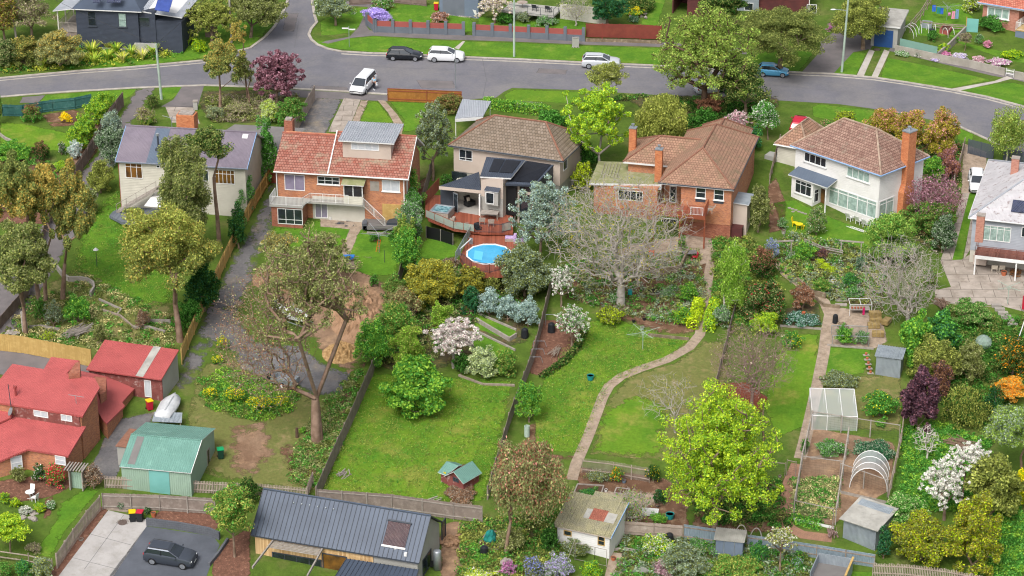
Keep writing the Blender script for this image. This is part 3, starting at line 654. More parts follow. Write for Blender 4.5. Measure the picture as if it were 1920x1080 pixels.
A('terracotta','a85f40',rough=.8);A('plastic_teal','1f7f80',rough=.4);A('plastic_red','b01f38',rough=.4);A('plastic_yellow','d8b400',rough=.4);A('plastic_green','109a60',rough=.4);A('plastic_black','202226',rough=.45);A('plastic_darkgreen','1c3c30',rough=.45);A('plastic_magenta','b01858',rough=.4);A('plastic_blue','2a78c8',rough=.4);A('plastic_white','d5d5d5',rough=.4);A('yellow_paint','d8c010',rough=.5);A('garage_blue','214a80','1d4274',sc=1,rough=.5,pat='board',ps=(.25,),pb=.6);A('manhole','4c413c','5c504a',sc=6,rough=.8,bump=.01);A('tarp_teal','1c8078','146660',sc=3,rough=.6,bump=.05,bsc=5);A('tarp_white','c9cbcd','b4b7ba',sc=1.2,rough=.6,bump=.05,bsc=3);A('net','d4dada',rough=.7,alpha=.33);A('net_green','9fb4aa',rough=.7,alpha=.45);A('net_fence','54605c',rough=.7,alpha=.22);A('orange','d05a20',rough=.6);A('pole_green','9fb0a2','8c9c90',sc=1,rough=.9);A('pole_grey','9a958c','878279',sc=1,rough=.9);A('wire','3a3a3c',rough=.6)
A('tyre','17181a',rough=.8);A('rim','b0b3b8',rough=.3,metal=.7);A('car_white','cfd1d4',rough=.25,spec=.6);A('car_silver','bfc3c8',rough=.25,metal=.2,spec=.6);A('car_black','10151c',rough=.2,spec=.7);A('car_grey','474d57',rough=.25,metal=.4,spec=.6);A('car_blue','4f93b8',rough=.25,metal=.2,spec=.6);A('car_navy','2c4058',rough=.25,metal=.2);A('car_glass','242b33',rough=.06,spec=1);A('lamp_white','d4d8dc',rough=.15);A('lamp_red','9a1420',rough=.25);A('bumper','1e2023',rough=.6);A('plate','c9cbc8',rough=.5)
A('skin','b98a70',rough=.6);A('hair','4a2c1c',rough=.8);A('cloth_dark','1a1c26',rough=.9);A('cloth_white','cfd2d6',rough=.9);A('cloth_blue','8fb0c4',rough=.9);A('denim','6f8cb0',rough=.9);A('cloth_pink','d08aa0',rough=.9);A('cloth_royal','2a5ac0',rough=.9);A('straw','cba660',rough=.9)
A('fire_wood','8a6038','5c3c22',sc=6,rough=.9);A('twig','6f5a4a','857060',sc=5,rough=.95);A('clippings','b8976a','8f7048',sc=2.5,rough=.95,bump=.12,bsc=7);A('dirt_heap','9c7c62','86694f',sc=.9,rough=.95,bump=.12,bsc=4);A('bark','6b5848','857464',sc=2.5,rough=.95,bump=.03,bsc=9);A('bark_grey','aaa49c','938b82',sc=3,rough=.95);A('bark_dark','4c3b30','5e4a3c',sc=3,rough=.95);A('bark_gum','8f7868','6f5848',sc=1.5,rough=.9,bump=.03,bsc=5);A('bark_white','cfcabf','a39c90',sc=3,rough=.9);A('bark_pinkish','8e7670','7a635c',sc=3,rough=.95);A('soil_hard','5e4636','4b382c',sc=3,rough=.95)
# leaves
for n_,*c_ in[('lf_mid','4f7a24','3c651c','6d9638'),('lf_dark','2c4f22','22401c','45692e'),('lf_bright','749a34','5f882e','94b048'),('lf_lime','9caf2c','869e28','b6c440'),('lf_olive','66703a','545e32','848a4c'),('lf_gum','707c46','60703e','8e9050'),('lf_rust','a8964e','928a48','b89c54'),('lf_grey','7c8a74','6a7a66','96a28a'),('lf_silver','8fa3a0','7b918e','a9bab6'),('lf_willow','7c9444','69823a','98ac58'),('lf_pepper','858c44','6e7a3a','a0a456'),('lf_gold','8a8430','70742c','a69a38'),('lf_purple','503a44','402e38','684e5a'),('lf_maroon','6e4850','5e3e46','825c64'),('lf_emerald','2c6040','265236','447450'),('lf_green','4a8032','3a6e2a','689a48'),('lf_khaki','80845a','70784c','989a68'),('lf_variegated','a4ae7c','8a9a62','c6cca0'),('lf_brown','7c5c44','6a4c38','957458'),('lf_dead','8c8070','766a5c','a09484'),('lf_hedge_y','9cb01c','86a01c','b6c030'),('lf_flax','a8ac40','80902c','c6c262'),('lf_straw','b0a878','9a9464','c6be90'),('lf_copper','8c6450','785444','a87c60'),
                  ('fl_white','c4c2bc','b4b2ac','d0cec8'),('fl_blush','b4a6a4','a49694','c4b8b6'),('fl_pink','bc8498','ac7488','cca4b4'),('fl_pink_red','c8364a','b8283c','d8606a'),('fl_coral','c08478','b07466','d0a094'),('fl_yellow','dcc41c','d0b410','e8d43c'),('fl_orange','d08a20','c47a18','e0a038'),('fl_mauve','a898c8','9486b8','c0b4d8'),('fl_blue','7c84c0','6a74b4','9ca0d0'),('fl_rose','96707c','86606c','a88490'),('fl_magenta','a86098','985088','c080b0')]:leaf(n_,*c_)
M_=MATS
# ---------------------------------------------------------------- ground, road, paths, beds
g=MB();xs=[-600]+list(range(-120,121,12))+[600];ys=[-200,60,120,160,200,230,Y1,Y2,340,500,1500]
g.add([(x,y,hz(y))for y in ys for x in xs],[(j*len(xs)+i,j*len(xs)+i+1,(j+1)*len(xs)+i+1,(j+1)*len(xs)+i)for j in range(len(ys)-1)for i in range(len(xs)-1)])
tag(g.build('ground',M_['grass']),kind='structure')
UP=[(-25,151),(0,147),(150,133),(250,126),(380,114),(430,100),(470,90),(497,70),(515,50),(532,20),(545,-12)]
UP2=[(583,-12),(590,30),(594,42),(583,55),(579,65),(584,75),(595,84),(615,92),(640,97),(690,100),(730,101),(880,108),(960,111),(1100,118),(1220,123),(1350,130),(1440,133),(1505,137),(1560,139),(1640,146),(1700,155),(1780,168),(1850,182),(1945,207)]
LO=[(1945,300),(1900,285),(1852,262),(1826,250),(1797,237),(1700,215),(1630,203),(1570,195),(1535,193),(1455,188),(1300,182),(1180,175),(1087,169),(960,165),(945,172),(930,183),(870,187),(800,180),(726,177),(640,171),(544,166),(385,160),(300,163),(250,165),(130,172),(60,177),(-25,184)]
sheet('road',UP+UP2+LO,M_['asphalt'],2)
strip('kerb',UP,.35,M_['kerb'],3,h=.09);strip('kerb',UP2,.35,M_['kerb'],3,h=.09)
A('asphalt_tar','5a595c',rough=.85)
for p_,w_ in(([(495,155),(540,132),(592,112)],.07),([(600,120),(760,128),(930,133),(1100,141)],.05),([(1250,152),(1450,160),(1650,178),(1800,215)],.05),([(150,155),(330,140),(450,133)],.05),([(905,112),(912,150),(905,184)],.06),([(1140,120),(1150,172)],.05),([(560,40),(552,90)],.05)):strip('road_seam',p_,w_,M_['asphalt_tar'],4)
for p_ in([(440,152),(520,150),(560,164),(470,160)],[(585,160),(650,163),(655,170),(580,166)],[(780,150),(850,152),(856,166),(790,166)],[(1010,128),(1065,131),(1060,140),(1005,137)],[(535,25),(560,25),(552,60),(530,58)]):sheet('road_patch',p_,M_['asphalt_path'],3,soft=.3)
for p_,w_ in(([(232,966),(158,1068)],.04),([(170,1002),(245,1022)],.04),([(136,1046),(222,1068)],.04)):strip('slab_joint',p_,w_,M_['asphalt_tar'],5)
strip('gutter',[(x,y+4)for x,y in UP2[8:]],.35,M_['kerb'],3);strip('gutter',[(x+1,y+4)for x,y in UP[:6]],.3,M_['kerb'],3)
strip('kerb',[(x,y)for x,y in LO[13:20]][::-1][:2],.3,M_['kerb'],3,h=.04)
strip('kerb',LO[18:],.4,M_['kerb'],3,h=.05);strip('kerb',LO[1:5],.3,M_['kerb'],3,h=.08)
sheet('verge',[(497,75),(600,84),(620,90),(700,98),(880,105),(1100,115),(1240,121),(1240,90),(1100,86),(960,80),(830,76),(700,68),(650,72),(560,80)][2:],M_['lawn_bright'],1,soft=.3)
sheet('verge',[(0,118),(150,132),(250,124),(380,110),(440,98),(480,82),(512,45),(526,10),(300,80),(150,110)],M_['lawn_bright'],1,soft=.6)
sheet('verge',[(1395,95),(1420,128),(1500,134),(1530,95),(1500,80)],M_['lawn_bright'],1,soft=.5)
sheet('verge',[(1560,136),(1605,142),(1625,98),(1600,98),(1570,115)],M_['lawn_bright'],1,soft=.2)
sheet('verge',[(1650,145),(1700,153),(1780,165),(1860,150),(1760,128),(1665,108)],M_['lawn_bright'],1,soft=.2)
sheet('verge',[(1800,168),(1850,180),(1945,204),(1945,165),(1900,155),(1870,157)],M_['lawn_bright'],1,soft=.2)
sheet('verge',[(945,178),(962,168),(1090,172),(1080,195),(1000,190),(950,190)],M_['lawn'],1,soft=.3)
sheet('verge',[(1522,200),(1535,195),(1630,206),(1700,218),(1640,235),(1560,225),(1525,220)],M_['lawn_bright'],1,soft=.3)
sheet('verge',[(1795,238),(1826,253),(1822,268),(1795,262)],M_['lawn_bright'],1,soft=.3)
sheet('verge',[(305,165),(341,162),(335,175),(322,186),(300,186)],M_['lawn_bright'],1,soft=.2)
sheet('verge',[(75,190),(85,178),(250,167),(258,167),(245,180),(228,188)],M_['lawn_bright'],1,soft=.2)
sheet('lawn',[(660,60),(672,52),(700,12),(650,16),(600,40),(602,66),(625,66)],M_['lawn_bright'],1,soft=.3)
sheet('lawn',[(695,52),(725,10),(820,8),(880,30),(900,55),(870,62)],M_['lawn_bright'],1,soft=.4)
sheet('lawn',[(905,60),(890,30),(1000,40),(1080,28),(1110,55),(1095,68)],M_['lawn_bright'],1,soft=.5)
sheet('lawn',[(1200,45),(1230,-5),(1250,-5),(1232,50)],M_['lawn_bright'],1,soft=.3)
sheet('lawn',[(1710,65),(1730,14),(1800,5),(1835,45),(1800,60),(1760,70)],M_['lawn_bright'],1,soft=.3)
sheet('lawn',[(1780,75),(1880,110),(1945,125),(1945,108),(1860,92),(1800,78)],M_['lawn_bright'],1,soft=.3)
sheet('footpath',[(603,80),(611,77),(655,69),(672,52),(690,22),(705,-8),(640,-8),(655,12),(690,15),(688,50),(700,56),(850,64),(960,71),(1095,78),(1260,80),(1400,92),(1400,102),(1235,88),(1100,84),(960,78),(830,74),(700,67),(660,71),(615,82)][:4]+[(686,48),(693,57),(850,64),(960,71),(1095,78),(1260,80),(1400,92),(1400,102),(1235,88),(1100,84),(960,78),(830,74),(700,67),(660,71),(615,82)],M_['asphalt_path'],3)
sheet('tarmac_drive',[(672,52),(686,48),(705,-12),(640,-12),(650,10),(690,13)][:3]+[(640,-12),(652,11),(690,13)],M_['asphalt_path'],2)
sheet('footpath',[(1665,95),(1760,118),(1860,142),(1905,150),(1945,160),(1945,140),(1880,135),(1780,108),(1670,90)],M_['asphalt_path'],3)
sheet('tarmac_drive',[(1503,136),(1562,139),(1600,98),(1632,92),(1640,80),(1580,50),(1540,75),(1535,100)],M_['asphalt_path'],4)
for q in([(1606,142),(1619,144),(1640,96),(1630,93)],[(1633,146),(1645,147),(1668,97),(1658,93)]):sheet('concrete_track',q,M_['concrete'],5)
sheet('concrete_path',[(1782,167),(1800,170),(1870,155),(1900,147),(1888,143),(1865,152)],M_['concrete'],4)
sheet('stepping_path',[(852,90),(860,93),(872,78),(868,77)],M_['concrete'],4)
sheet('crossover',[(42,182),(86,178),(72,193),(36,193)],M_['asphalt_path'],3,soft=.2)
sheet('lane',[(256,166),(292,164),(262,210),(240,250),(205,330),(160,410),(70,560),(20,640),(-40,680),(-40,560),(45,470),(125,360),(186,285),(228,215)],M_['asphalt_path'],2,soft=.8,rough=.1)
sheet('tarmac_drive',[(341,163),(383,160),(370,202),(302,200),(325,187)],M_['asphalt_path'],3)
sheet('concrete_drive',[(310,200),(362,200),(375,232),(322,230)],M_['concrete_slab'],3)
sheet('bark_strip',[(372,200),(380,170),(470,168),(540,172),(560,185),(500,230),(400,232)],M_['garden_bed'],1,soft=1)
sheet('tarmac_apron',[(544,168),(640,173),(727,179),(728,190),(590,184),(500,180)],M_['asphalt_path'],3)
sheet('gravel_drive',[(588,183),(643,185),(612,252),(545,262),(550,245)],M_['gravel'],2,soft=.6)
sheet('concrete_drive',[(645,184),(676,187),(652,250),(616,247)],M_['concrete_slab'],4)
sheet('gravel_path',[(676,187),(692,188),(668,250),(652,250)],M_['path_old'],3,soft=.4)
sheet('curved_path',[(708,188),(722,189),(745,215),(757,235),(752,256),(742,256),(740,235),(728,212)],M_['path_old'],4)
sheet('lawn',[(730,190),(800,193),(790,240),(757,250),(755,225)],M_['lawn_bright'],1,soft=.4)
sheet('lawn_patch',[(692,190),(708,190),(738,228),(735,232),(672,228)],M_['lawn'],2,soft=.4)
sheet('gravel_lane',[(510,335),(530,345),(514,425),(505,440),(482,500),(470,530),(445,590),(480,640),(560,650),(625,690),(655,700),(648,735),(600,745),(500,710),(455,695),(425,650),(400,640),(370,710),(340,735),(325,720),(360,640),(400,560),(440,480),(470,430),(495,380)],M_['gravel'],2,soft=1.6,rough=.15)
sheet('bare_earth',[(475,498),(560,488),(640,503),(700,518),(728,540),(705,600),(672,690),(650,700),(600,655),(560,600),(510,565),(478,530)],M_['soil_red'],3,soft=1.8,rough=.2)
sheet('bare_earth',[(700,640),(672,720),(640,800),(600,830),(640,740)],M_['soil'],3,soft=1.5)
sheet('yard_grass',[(370,690),(430,660),(520,720),(600,750),(640,740),(590,930),(420,900),(340,870),(350,790)],M_['lawn_dry'],1,soft=2)
sheet('worn_grass',[(430,800),(500,790),(520,850),(470,900),(430,880)],M_['soil_red'],2,soft=2.5)
sheet('worn_grass',[(520,830),(600,840),(590,900),(560,910),(530,870)],M_['soil'],2,soft=2.5)
sheet('rank_grass',[(390,710),(430,690),(560,730),(545,770),(480,790),(400,760)],M_['lush'],2,soft=1.5)
sheet('front_lawn',[(600,935),(650,800),(700,700),(820,705),(960,715),(930,860),(905,942)],M_['lawn'],1,soft=.8)
sheet('front_lawn',[(150,440),(220,340),(235,400),(260,420),(320,460),(330,560),(200,640),(120,640)],M_['lawn_bright'],1,soft=2)
sheet('dry_bank',[(30,560),(150,500),(250,560),(330,570),(340,660),(180,650),(20,610)],M_['lawn_dry'],2,soft=3)
sheet('lawn',[(0,228),(45,232),(130,250),(135,285),(60,280),(0,270)],M_['lawn'],1,soft=.5)
sheet('garden_bed',[(78,215),(140,205),(160,215),(140,235),(95,240)],M_['soil'],2,soft=.6)
sheet('vegetable_rows',[(-20,290),(80,295),(140,330),(120,420),(-20,420)],M_['bark_mulch'],2,soft=1)
sheet('lawn',[(515,425),(570,428),(590,412),(700,410),(750,440),(745,515),(700,520),(640,500),(540,480),(510,450)],M_['lawn_bright'],1,soft=1)
sheet('terrace_path',[(600,410),(690,412),(672,440),(655,480),(662,480),(668,505),(650,505),(640,470),(655,430),(600,425)],M_['path_old'],2,soft=.2)
sheet('lawn',[(800,445),(850,455),(870,475),(820,490),(780,480)],M_['lawn_bright'],1,soft=.5)
sheet('side_path',[(780,345),(800,330),(800,365),(785,400)],M_['soil'],2,soft=.5)
sheet('garden_bed',[(790,500),(870,500),(1000,560),(990,640),(800,700),(700,690),(720,560)],M_['garden_bed'],2,soft=2)
sheet('terrace_lawn',[(890,590),(905,588),(968,620),(960,640),(890,615)],M_['lawn_bright'],3,soft=.1)
sheet('terrace_lawn',[(870,625),(900,625),(965,655),(960,690),(900,670)],M_['lawn_bright'],3,soft=.5)
sheet('garden_bed',[(1020,600),(1090,600),(1095,620),(1090,650),(1050,690),(1015,705),(990,700),(995,650)],M_['bark_mulch'],2,soft=.3)
sheet('garden_bed',[(1130,500),(1310,470),(1330,560),(1305,628),(1240,625),(1165,600),(1110,575),(1060,560),(1050,510)],M_['soil'],2,soft=1.5)
sheet('lawn',[(1100,600),(1165,600),(1240,628),(1305,630),(1250,672),(1140,722),(1085,850),(1005,845),(1000,780),(1020,705),(1090,655)],M_['lawn'],1,soft=.5)
sheet('lawn',[(1320,640),(1360,640),(1370,700),(1300,860),(1250,865),(1105,852),(1130,760),(1180,705),(1260,680)],M_['lawn_dry'],1,soft=1)
sheet('lawn',[(1110,850),(1130,760),(1200,740),(1260,760),(1240,862)],M_['lawn'],2,soft=2)
sheet('worn_strip',[(985,850),(985,800),(1005,790),(1005,850),(1080,855),(1080,862),(990,862)],M_['soil'],3,soft=.4)
strip('garden_path',[(1334,492),(1328,520),(1322,560),(1318,600),(1312,628),(1292,652),(1250,675),(1200,692),(1165,706),(1142,724),(1130,745),(1117,780),(1102,820),(1088,852),(1080,870),(1072,900)],1.05,M_['path_old'],5)
strip('garden_path',[(1455,485),(1475,515),(1510,540),(1545,565),(1556,590),(1550,620),(1545,660),(1533,720),(1520,780),(1508,830),(1500,860)],1.15,M_['path_old'],5)
strip('brick_path',[(1495,870),(1478,910),(1474,960),(1480,990),(1505,1003),(1560,1010)],1.15,M_['brick_path'],5)
sheet('patio',[(1150,470),(1200,455),(1290,440),(1335,440),(1345,500),(1290,500),(1240,520),(1150,510)],M_['path_old'],3,soft=.4)
sheet('garden_bed',[(1290,500),(1345,490),(1320,560),(1280,560)],M_['soil'],4,soft=.4)
sheet('mulch_circle',[(1335,720),(1400,715),(1440,745),(1430,775),(1370,780),(1325,750)],M_['mulch_red'],4,soft=.5)
sheet('grass_strip',[(1385,480),(1400,480),(1390,600),(1365,640),(1362,560)],M_['lawn_dry'],3,soft=.4)
sheet('vegetable_plot',[(1085,875),(1245,895),(1295,930),(1290,990),(1165,985),(1075,965)],M_['soil'],3,soft=.5,rough=.1)
sheet('straw_patch',[(1130,920),(1250,925),(1240,950),(1120,950)],M_['path_old'],4,soft=1)
sheet('bare_yard',[(1290,900),(1360,960),(1490,880),(1480,1000),(1300,995)],M_['soil'],2,soft=1.5)
sheet('lawn',[(1470,630),(1535,625),(1530,720),(1510,800),(1460,820),(1430,760)],M_['lawn'],2,soft=.5)
sheet('lawn',[(1555,652),(1635,655),(1620,700),(1545,710)],M_['lawn_bright'],2,soft=.2)
sheet('lawn',[(1545,710),(1690,700),(1690,810),(1530,800)],M_['lawn_dry'],2,soft=.8)
sheet('garden_bed',[(1440,470),(1480,440),(1600,460),(1660,500),(1660,590),(1550,560),(1480,530)],M_['garden_bed'],2,soft=1.2)
sheet('paved_area',[(1560,575),(1650,585),(1665,640),(1640,655),(1552,645),(1560,610)],M_['path_old'],3,soft=.3)
sheet('herb_bed',[(1465,580),(1535,565),(1540,612),(1465,610)],M_['garden_bed'],3,soft=.2)
sheet('vegetable_plot',[(1512,800),(1680,830),(1668,920),(1560,985),(1488,970)],M_['soil_red'],3,soft=.3)
sheet('lawn',[(1450,380),(1490,375),(1540,400),(1640,440),(1650,470),(1560,455),(1470,440)],M_['lawn_bright'],2,soft=.4)
sheet('path_side',[(1440,345),(1455,330),(1475,385),(1470,430),(1440,440)],M_['soil'],2,soft=.5)
sheet('concrete_track',[(1805,362),(1818,362),(1785,490),(1763,490)],M_['concrete_slab'],4)
sheet('grass_strip',[(1818,362),(1832,362),(1803,488),(1785,488)],M_['lawn_bright'],3)
sheet('concrete_track',[(1822,400),(1834,400),(1818,470),(1806,488)],M_['concrete_slab'],4)
sheet('tarmac_drive',[(1805,268),(1850,285),(1850,365),(1802,362)],M_['path_old'],2,soft=.3)
sheet('concrete_yard',[(1763,489),(1803,487),(1830,470),(1950,465),(1950,592),(1870,572),(1800,572),(1755,562),(1752,545),(1783,538)],M_['concrete_slab'],4)
sheet('rank_grass',[(1695,800),(1760,790),(1860,830),(1850,900),(1920,960),(1940,1100),(1830,1090),(1800,960),(1690,960),(1670,930)],M_['lush'],2,soft=1)
sheet('rank_grass',[(1800,580),(1930,590),(1930,640),(1850,700),(1790,680),(1760,600)],M_['lush'],2,soft=1.5)
sheet('bark_patch',[(-30,905),(60,893),(135,900),(140,912),(100,930),(95,975),(80,980),(85,935),(20,945),(-30,930)],M_['bark_mulch'],3,soft=.5)
sheet('lawn',[(105,975),(110,945),(160,915),(185,920),(120,1000),(98,1045),(60,1040),(90,1000)],M_['lawn_bright'],2,soft=.5)
sheet('bark_strip',[(190,948),(203,957),(105,1090),(80,1090)],M_['bark_mulch'],3,soft=.2)
sheet('concrete_drive',[(203,957),(275,974),(275,987),(200,1100),(95,1100)],M_['concrete_new'],4)
sheet('tarmac_drive',[(275,987),(400,1006),(412,1022),(395,1060),(380,1100),(190,1100)],M_['asphalt_dark'],4)
sheet('bark_patch',[(283,972),(300,957),(408,960),(412,988),(398,1000),(300,980)],M_['bark_mulch'],3,soft=.2)
sheet('bark_patch',[(415,1020),(470,985),(470,1090),(395,1090),(400,1050)],M_['bark_mulch'],3,soft=.4)
sheet('gravel_side',[(205,790),(300,770),(235,860),(215,900),(150,900),(185,850)],M_['gravel'],2,soft=.6)
sheet('tarmac_drive',[(-30,655),(60,660),(180,690),(180,720),(-30,700)],M_['asphalt_path'],3,soft=.3)
sheet('rubble_bank',[(828,985),(860,975),(885,1000),(880,1040),(850,1090),(825,1090)],M_['soil_red'],3,soft=.5)
sheet('garden_bed',[(860,980),(1050,960),(1050,1095),(850,1095)],M_['garden_bed'],2,soft=1)
sheet('garden_bed',[(1160,1000),(1510,1020),(1520,1095),(1140,1095)],M_['garden_bed'],1,soft=1)
sheet('lawn',[(1168,1010),(1215,1005),(1230,1035),(1180,1040)],M_['lawn_bright'],3,soft=.4)
sheet('lawn',[(1178,1060),(1225,1060),(1210,1095),(1170,1095)],M_['lawn_dry'],3,soft=.3)
sheet('lawn',[(1560,1070),(1760,1075),(1860,1095),(1550,1100)],M_['lawn_bright'],3,soft=.4)
sheet('paved_steps',[(1145,1035),(1178,1040),(1172,1095),(1130,1095)],M_['path_old'],3)
sheet('garden_bed',[(170,180),(230,195),(180,290),(130,350),(130,280)],M_['soil'],1,soft=.8)
sheet('undergrowth',[(1040,200),(1180,190),(1280,260),(1420,240),(1460,200),(1460,180),(1200,178),(1080,190)],M_['garden_bed'],3,soft=1)
sheet('undergrowth',[(0,90),(150,60),(150,110),(0,140)],M_['garden_bed'],1,soft=2)
sheet('side_garden',[(1700,240),(1800,270),(1800,362),(1760,480),(1700,440),(1720,380),(1690,300)],M_['garden_bed'],1,soft=1)
def gable(h,x0,x1,yf,ze,yr,zr,yb,zb,m,ov=0,capm=None,name='roof',th=.16,par=None):   # ridge along x; front eave (yf,ze), ridge (yr,zr), back eave (yb,zb)
    r=h.roof([[(x0,yf,ze),(x1,yf,ze),(x1,yr,zr),(x0,yr,zr)],[(x1,yb,zb),(x0,yb,zb),(x0,yr,zr),(x1,yr,zr)]],m,name,th,par=par)
    if capm:h.caps([((x0,yr,zr),(x1,yr,zr))],capm,par=r)
    return r
def gutter(h,pts,m,par=None,r=.07):
    mb=MB();mb.path([Vector(p)+Vector((0,0,-.06))for p in pts],r,6);return mb.build('gutter',M_[m],par or h.t)
def railing(h,pts,m,hgt=1.,name='railing',bars=.14,glass=None,par=None,posts=1.5):
    mb=MB()
    for a,b in zip(pts,pts[1:]):
        a,b=Vector(a),Vector(b);L=(b-a).length;mb.tube(a+Vector((0,0,hgt)),b+Vector((0,0,hgt)),.03,n=4);mb.tube(a+Vector((0,0,.1)),b+Vector((0,0,.1)),.02,n=4)
        n=int(L/bars)if bars else 0
        for i in range(n+1 if bars else 0):p=a+(b-a)*(i/max(1,n));mb.tube(p+Vector((0,0,.1)),p+Vector((0,0,hgt)),.012,n=3,cap=False)
        k=max(1,round(L/posts))
        for i in range(k+1):p=a+(b-a)*(i/k);mb.tube(p,p+Vector((0,0,hgt+.02)),.035,n=4)
    o=mb.build(name,M_[m],par or h.t)
    if glass:
        g=MB()
        for a,b in zip(pts,pts[1:]):g.prism([Vector(a)+Vector((0,0,.12)),Vector(b)+Vector((0,0,.12)),Vector(b)+Vector((0,0,hgt-.05)),Vector(a)+Vector((0,0,hgt-.05))],(0,.01,0))
        g.build('glass_panel',M_[glass],o)
    return o
def stairs(h,a,b,wid,n,m,name='stairs',solid=False,par=None):      # from low a to high b, in house frame
    a,b=Vector(a),Vector(b);d=(b-a)/n;u=Vector((b.x-a.x,b.y-a.y,0)).normalized();q=Vector((-u.y,u.x,0))*wid/2;mb=MB()
    for i in range(n):
        p=a+d*i+Vector((0,0,d.z));e=u*(Vector((d.x,d.y,0)).length+.02);dn=Vector((0,0,-.06 if not solid else-(p.z-a.z+.2)))
        mb.prism([p-q,p+q,p+q+e,p-q+e],dn)
    if not solid:
        for s_ in(-1,1):mb.prism([a+q*s_+Vector((0,0,-.1)),b+q*s_+Vector((0,0,-.1)),b+q*s_+Vector((0,0,.15)),a+q*s_+Vector((0,0,.15))],q.normalized()*.05*s_)
    return mb.build(name,M_[m],par or h.t)
# ================= H3: red brick house with terracotta roof
h=House(frame((587,409),(512.5,321),(765,336),5),'brick_house','two storey orange brick house with a mossy terracotta roof, corrugated dormer and balcony','house')
x0,x1,ze=-4.06,10.66,5.38;yr,zr=4.4,8.41
h.box('brick_wall',x0+.3,0,-.4,x1-.45,8.1,ze-.1,M_['brick_orange']);h.prismx('gable_wall',[(0,ze-.12),(8.1,ze-.12),(yr,zr-.2)],x0+.3,x1-.45,M_['brick_orange'])
h.box('rendered_wall',.02,-.06,-.3,5.75,.04,2.62,M_['render_white'])
rf=gable(h,x0,1.9,-.5,ze,4.0,8.15,8.4,5.95,M_['tile_red'],capm=M_['cap_red']);rf2=gable(h,1.905,x1,-.5,ze+.03,yr,zr+.03,8.45,5.95,M_['tile_red'],capm=M_['cap_red'])
MB().prism([(1.86,-.55,ze+.05),(1.98,-.55,ze+.05),(1.98,yr,zr+.12),(1.86,yr,zr+.12)],(0,0,.1)).build('parapet_strip',M_['white_paint'],h.t)
gutter(h,[(x0,-.55,ze),(x1,-.55,ze)],'white_paint');MB().prism([(x1,-.5,ze-.2),(x1,yr,zr-.2),(x1,yr,zr+.02),(x1,-.5,ze+.02)],(.06,0,0)).prism([(x1,8.45,5.75),(x1,yr,zr-.2),(x1,yr,zr+.02),(x1,8.45,5.97)],(.06,0,0)).build('barge_board',M_['white_paint'],h.t)
# dormer
ya=1.55;(a0,b1),(a1,b0)=h.fy(642,261,ya),h.fy(733,284,ya)
dz0=ze+(ya+.5)/(yr+.5)*(zr-ze);dz1=max(b1,dz0+1.15);h.box('dormer_wall',a0,ya,dz0-.3,a1,5.6,dz1,M_['render_cream'])
q=h.roof([[(a0-.35,ya-.45,dz1),(a1+.45,ya-.45,dz1),(a1+.45,6.3,dz1+.35),(a0-.35,6.3,dz1+.35)]],M_['metal_pale'],'dormer_roof',.12)
ribs(h,(a0-.35,ya-.45,dz1),(a1+.45,ya-.45,dz1),(a1+.45,6.3,dz1+.35),(a0-.35,6.3,dz1+.35),.26,M_['metal_pale'],.05,.06,q)
h.win('f',ya,(658,267),(711,283),nx=4,gm='blind',name='dormer_window')
# front block with balcony
bx1=-.58;h.box('lower_block',x0+.1,-2.35,-.6,bx1,0,2.1,M_['brick_red']);h.win('f',-2.35,(520,390),(568,422),nx=3,hs=[.3],name='window',gm='glass')
sl_=h.box('balcony',x0-.05,-2.55,2.1,bx1+.15,0,2.3,M_['render_grey']);h.box('balcony',bx1+.15,-1.0,2.1,5.7,-.065,2.3,M_['render_grey'])
railing(h,[(x0,-.1,2.3),(x0,-2.5,2.3),(bx1+.1,-2.5,2.3),(bx1+.6,-1.,2.3),(4.2,-1.,2.3)],'white_paint',1.0,'balcony_railing')
h.box('porch_box',3.7,-1.0,2.31,5.75,-.02,3.2,M_['board_cream']);h.box('porch_glazing',3.75,-.95,3.21,5.7,-.02,4.5,M_['glass']);h.box('porch_frame',3.7,-1.0,4.5,5.8,-.02,4.62,M_['white_paint'])
h.each('porch_post',[(x_,-1.,3.2,x_+.09,-.91,4.5)for x_ in(3.7,4.7,5.7)],M_['white_paint']);h.roof([[(3.5,-1.3,4.62),(6.0,-1.3,4.62),(6.0,.1,5.0),(3.5,.1,5.0)]],M_['moss_roof'],'porch_roof',.08)
stairs(h,(8.3,-1.15,.2),(5.8,-.75,2.25),.9,11,'path_old');railing(h,[(8.3,-1.65,.15),(5.85,-1.2,2.2)],'white_paint',1.0,'stair_railing')
h.win('f',0,(533,326),(572,358),nx=2,gm='glass_lilac',name='sliding_door');h.win('f',0,(595,330),(637,347),nx=3,ny=2,sill=True);h.win('f',0,(716,337),(750,360),nx=2,gm='blind',sill=True)
h.win('f',-.06,(590,376),(615,409),nx=2,gm='glass_lilac',name='sliding_door');h.win('f',-.06,(654,378),(676,387),nx=4)
h.win('r',x1-.45,(3.1,2.9,4.3,4.3),None,nx=1,ny=1);h.win('r',x1-.45,(.8,2.5,1.3,4.6),None,nx=1,gm='blind');h.box('lattice_screen',7.7,-.1,.1,10.1,-.01,2.2,M_['paling_pine'])
h.box('render_patch',6.4,-.015,3.6,7.4,.0,4.7,M_['wall_concrete']);h.boxes('downpipe',[(x0+.18,-.2,2.3,x0+.28,-.1,ze-.1),(x1-.6,-.12,0,x1-.5,-.02,ze-.1)],M_['white_paint'])
cx_=h.fy(535,246,3.2)[0];c=h.box('chimney',cx_-.5,4.6,6.8,cx_+.45,5.5,9.3,M_['brick_red']);MB().box(cx_-.4,4.7,9.3,cx_+.3,5.4,9.5).build('chimney_cap',M_['stone_pale'],c)
h3=h
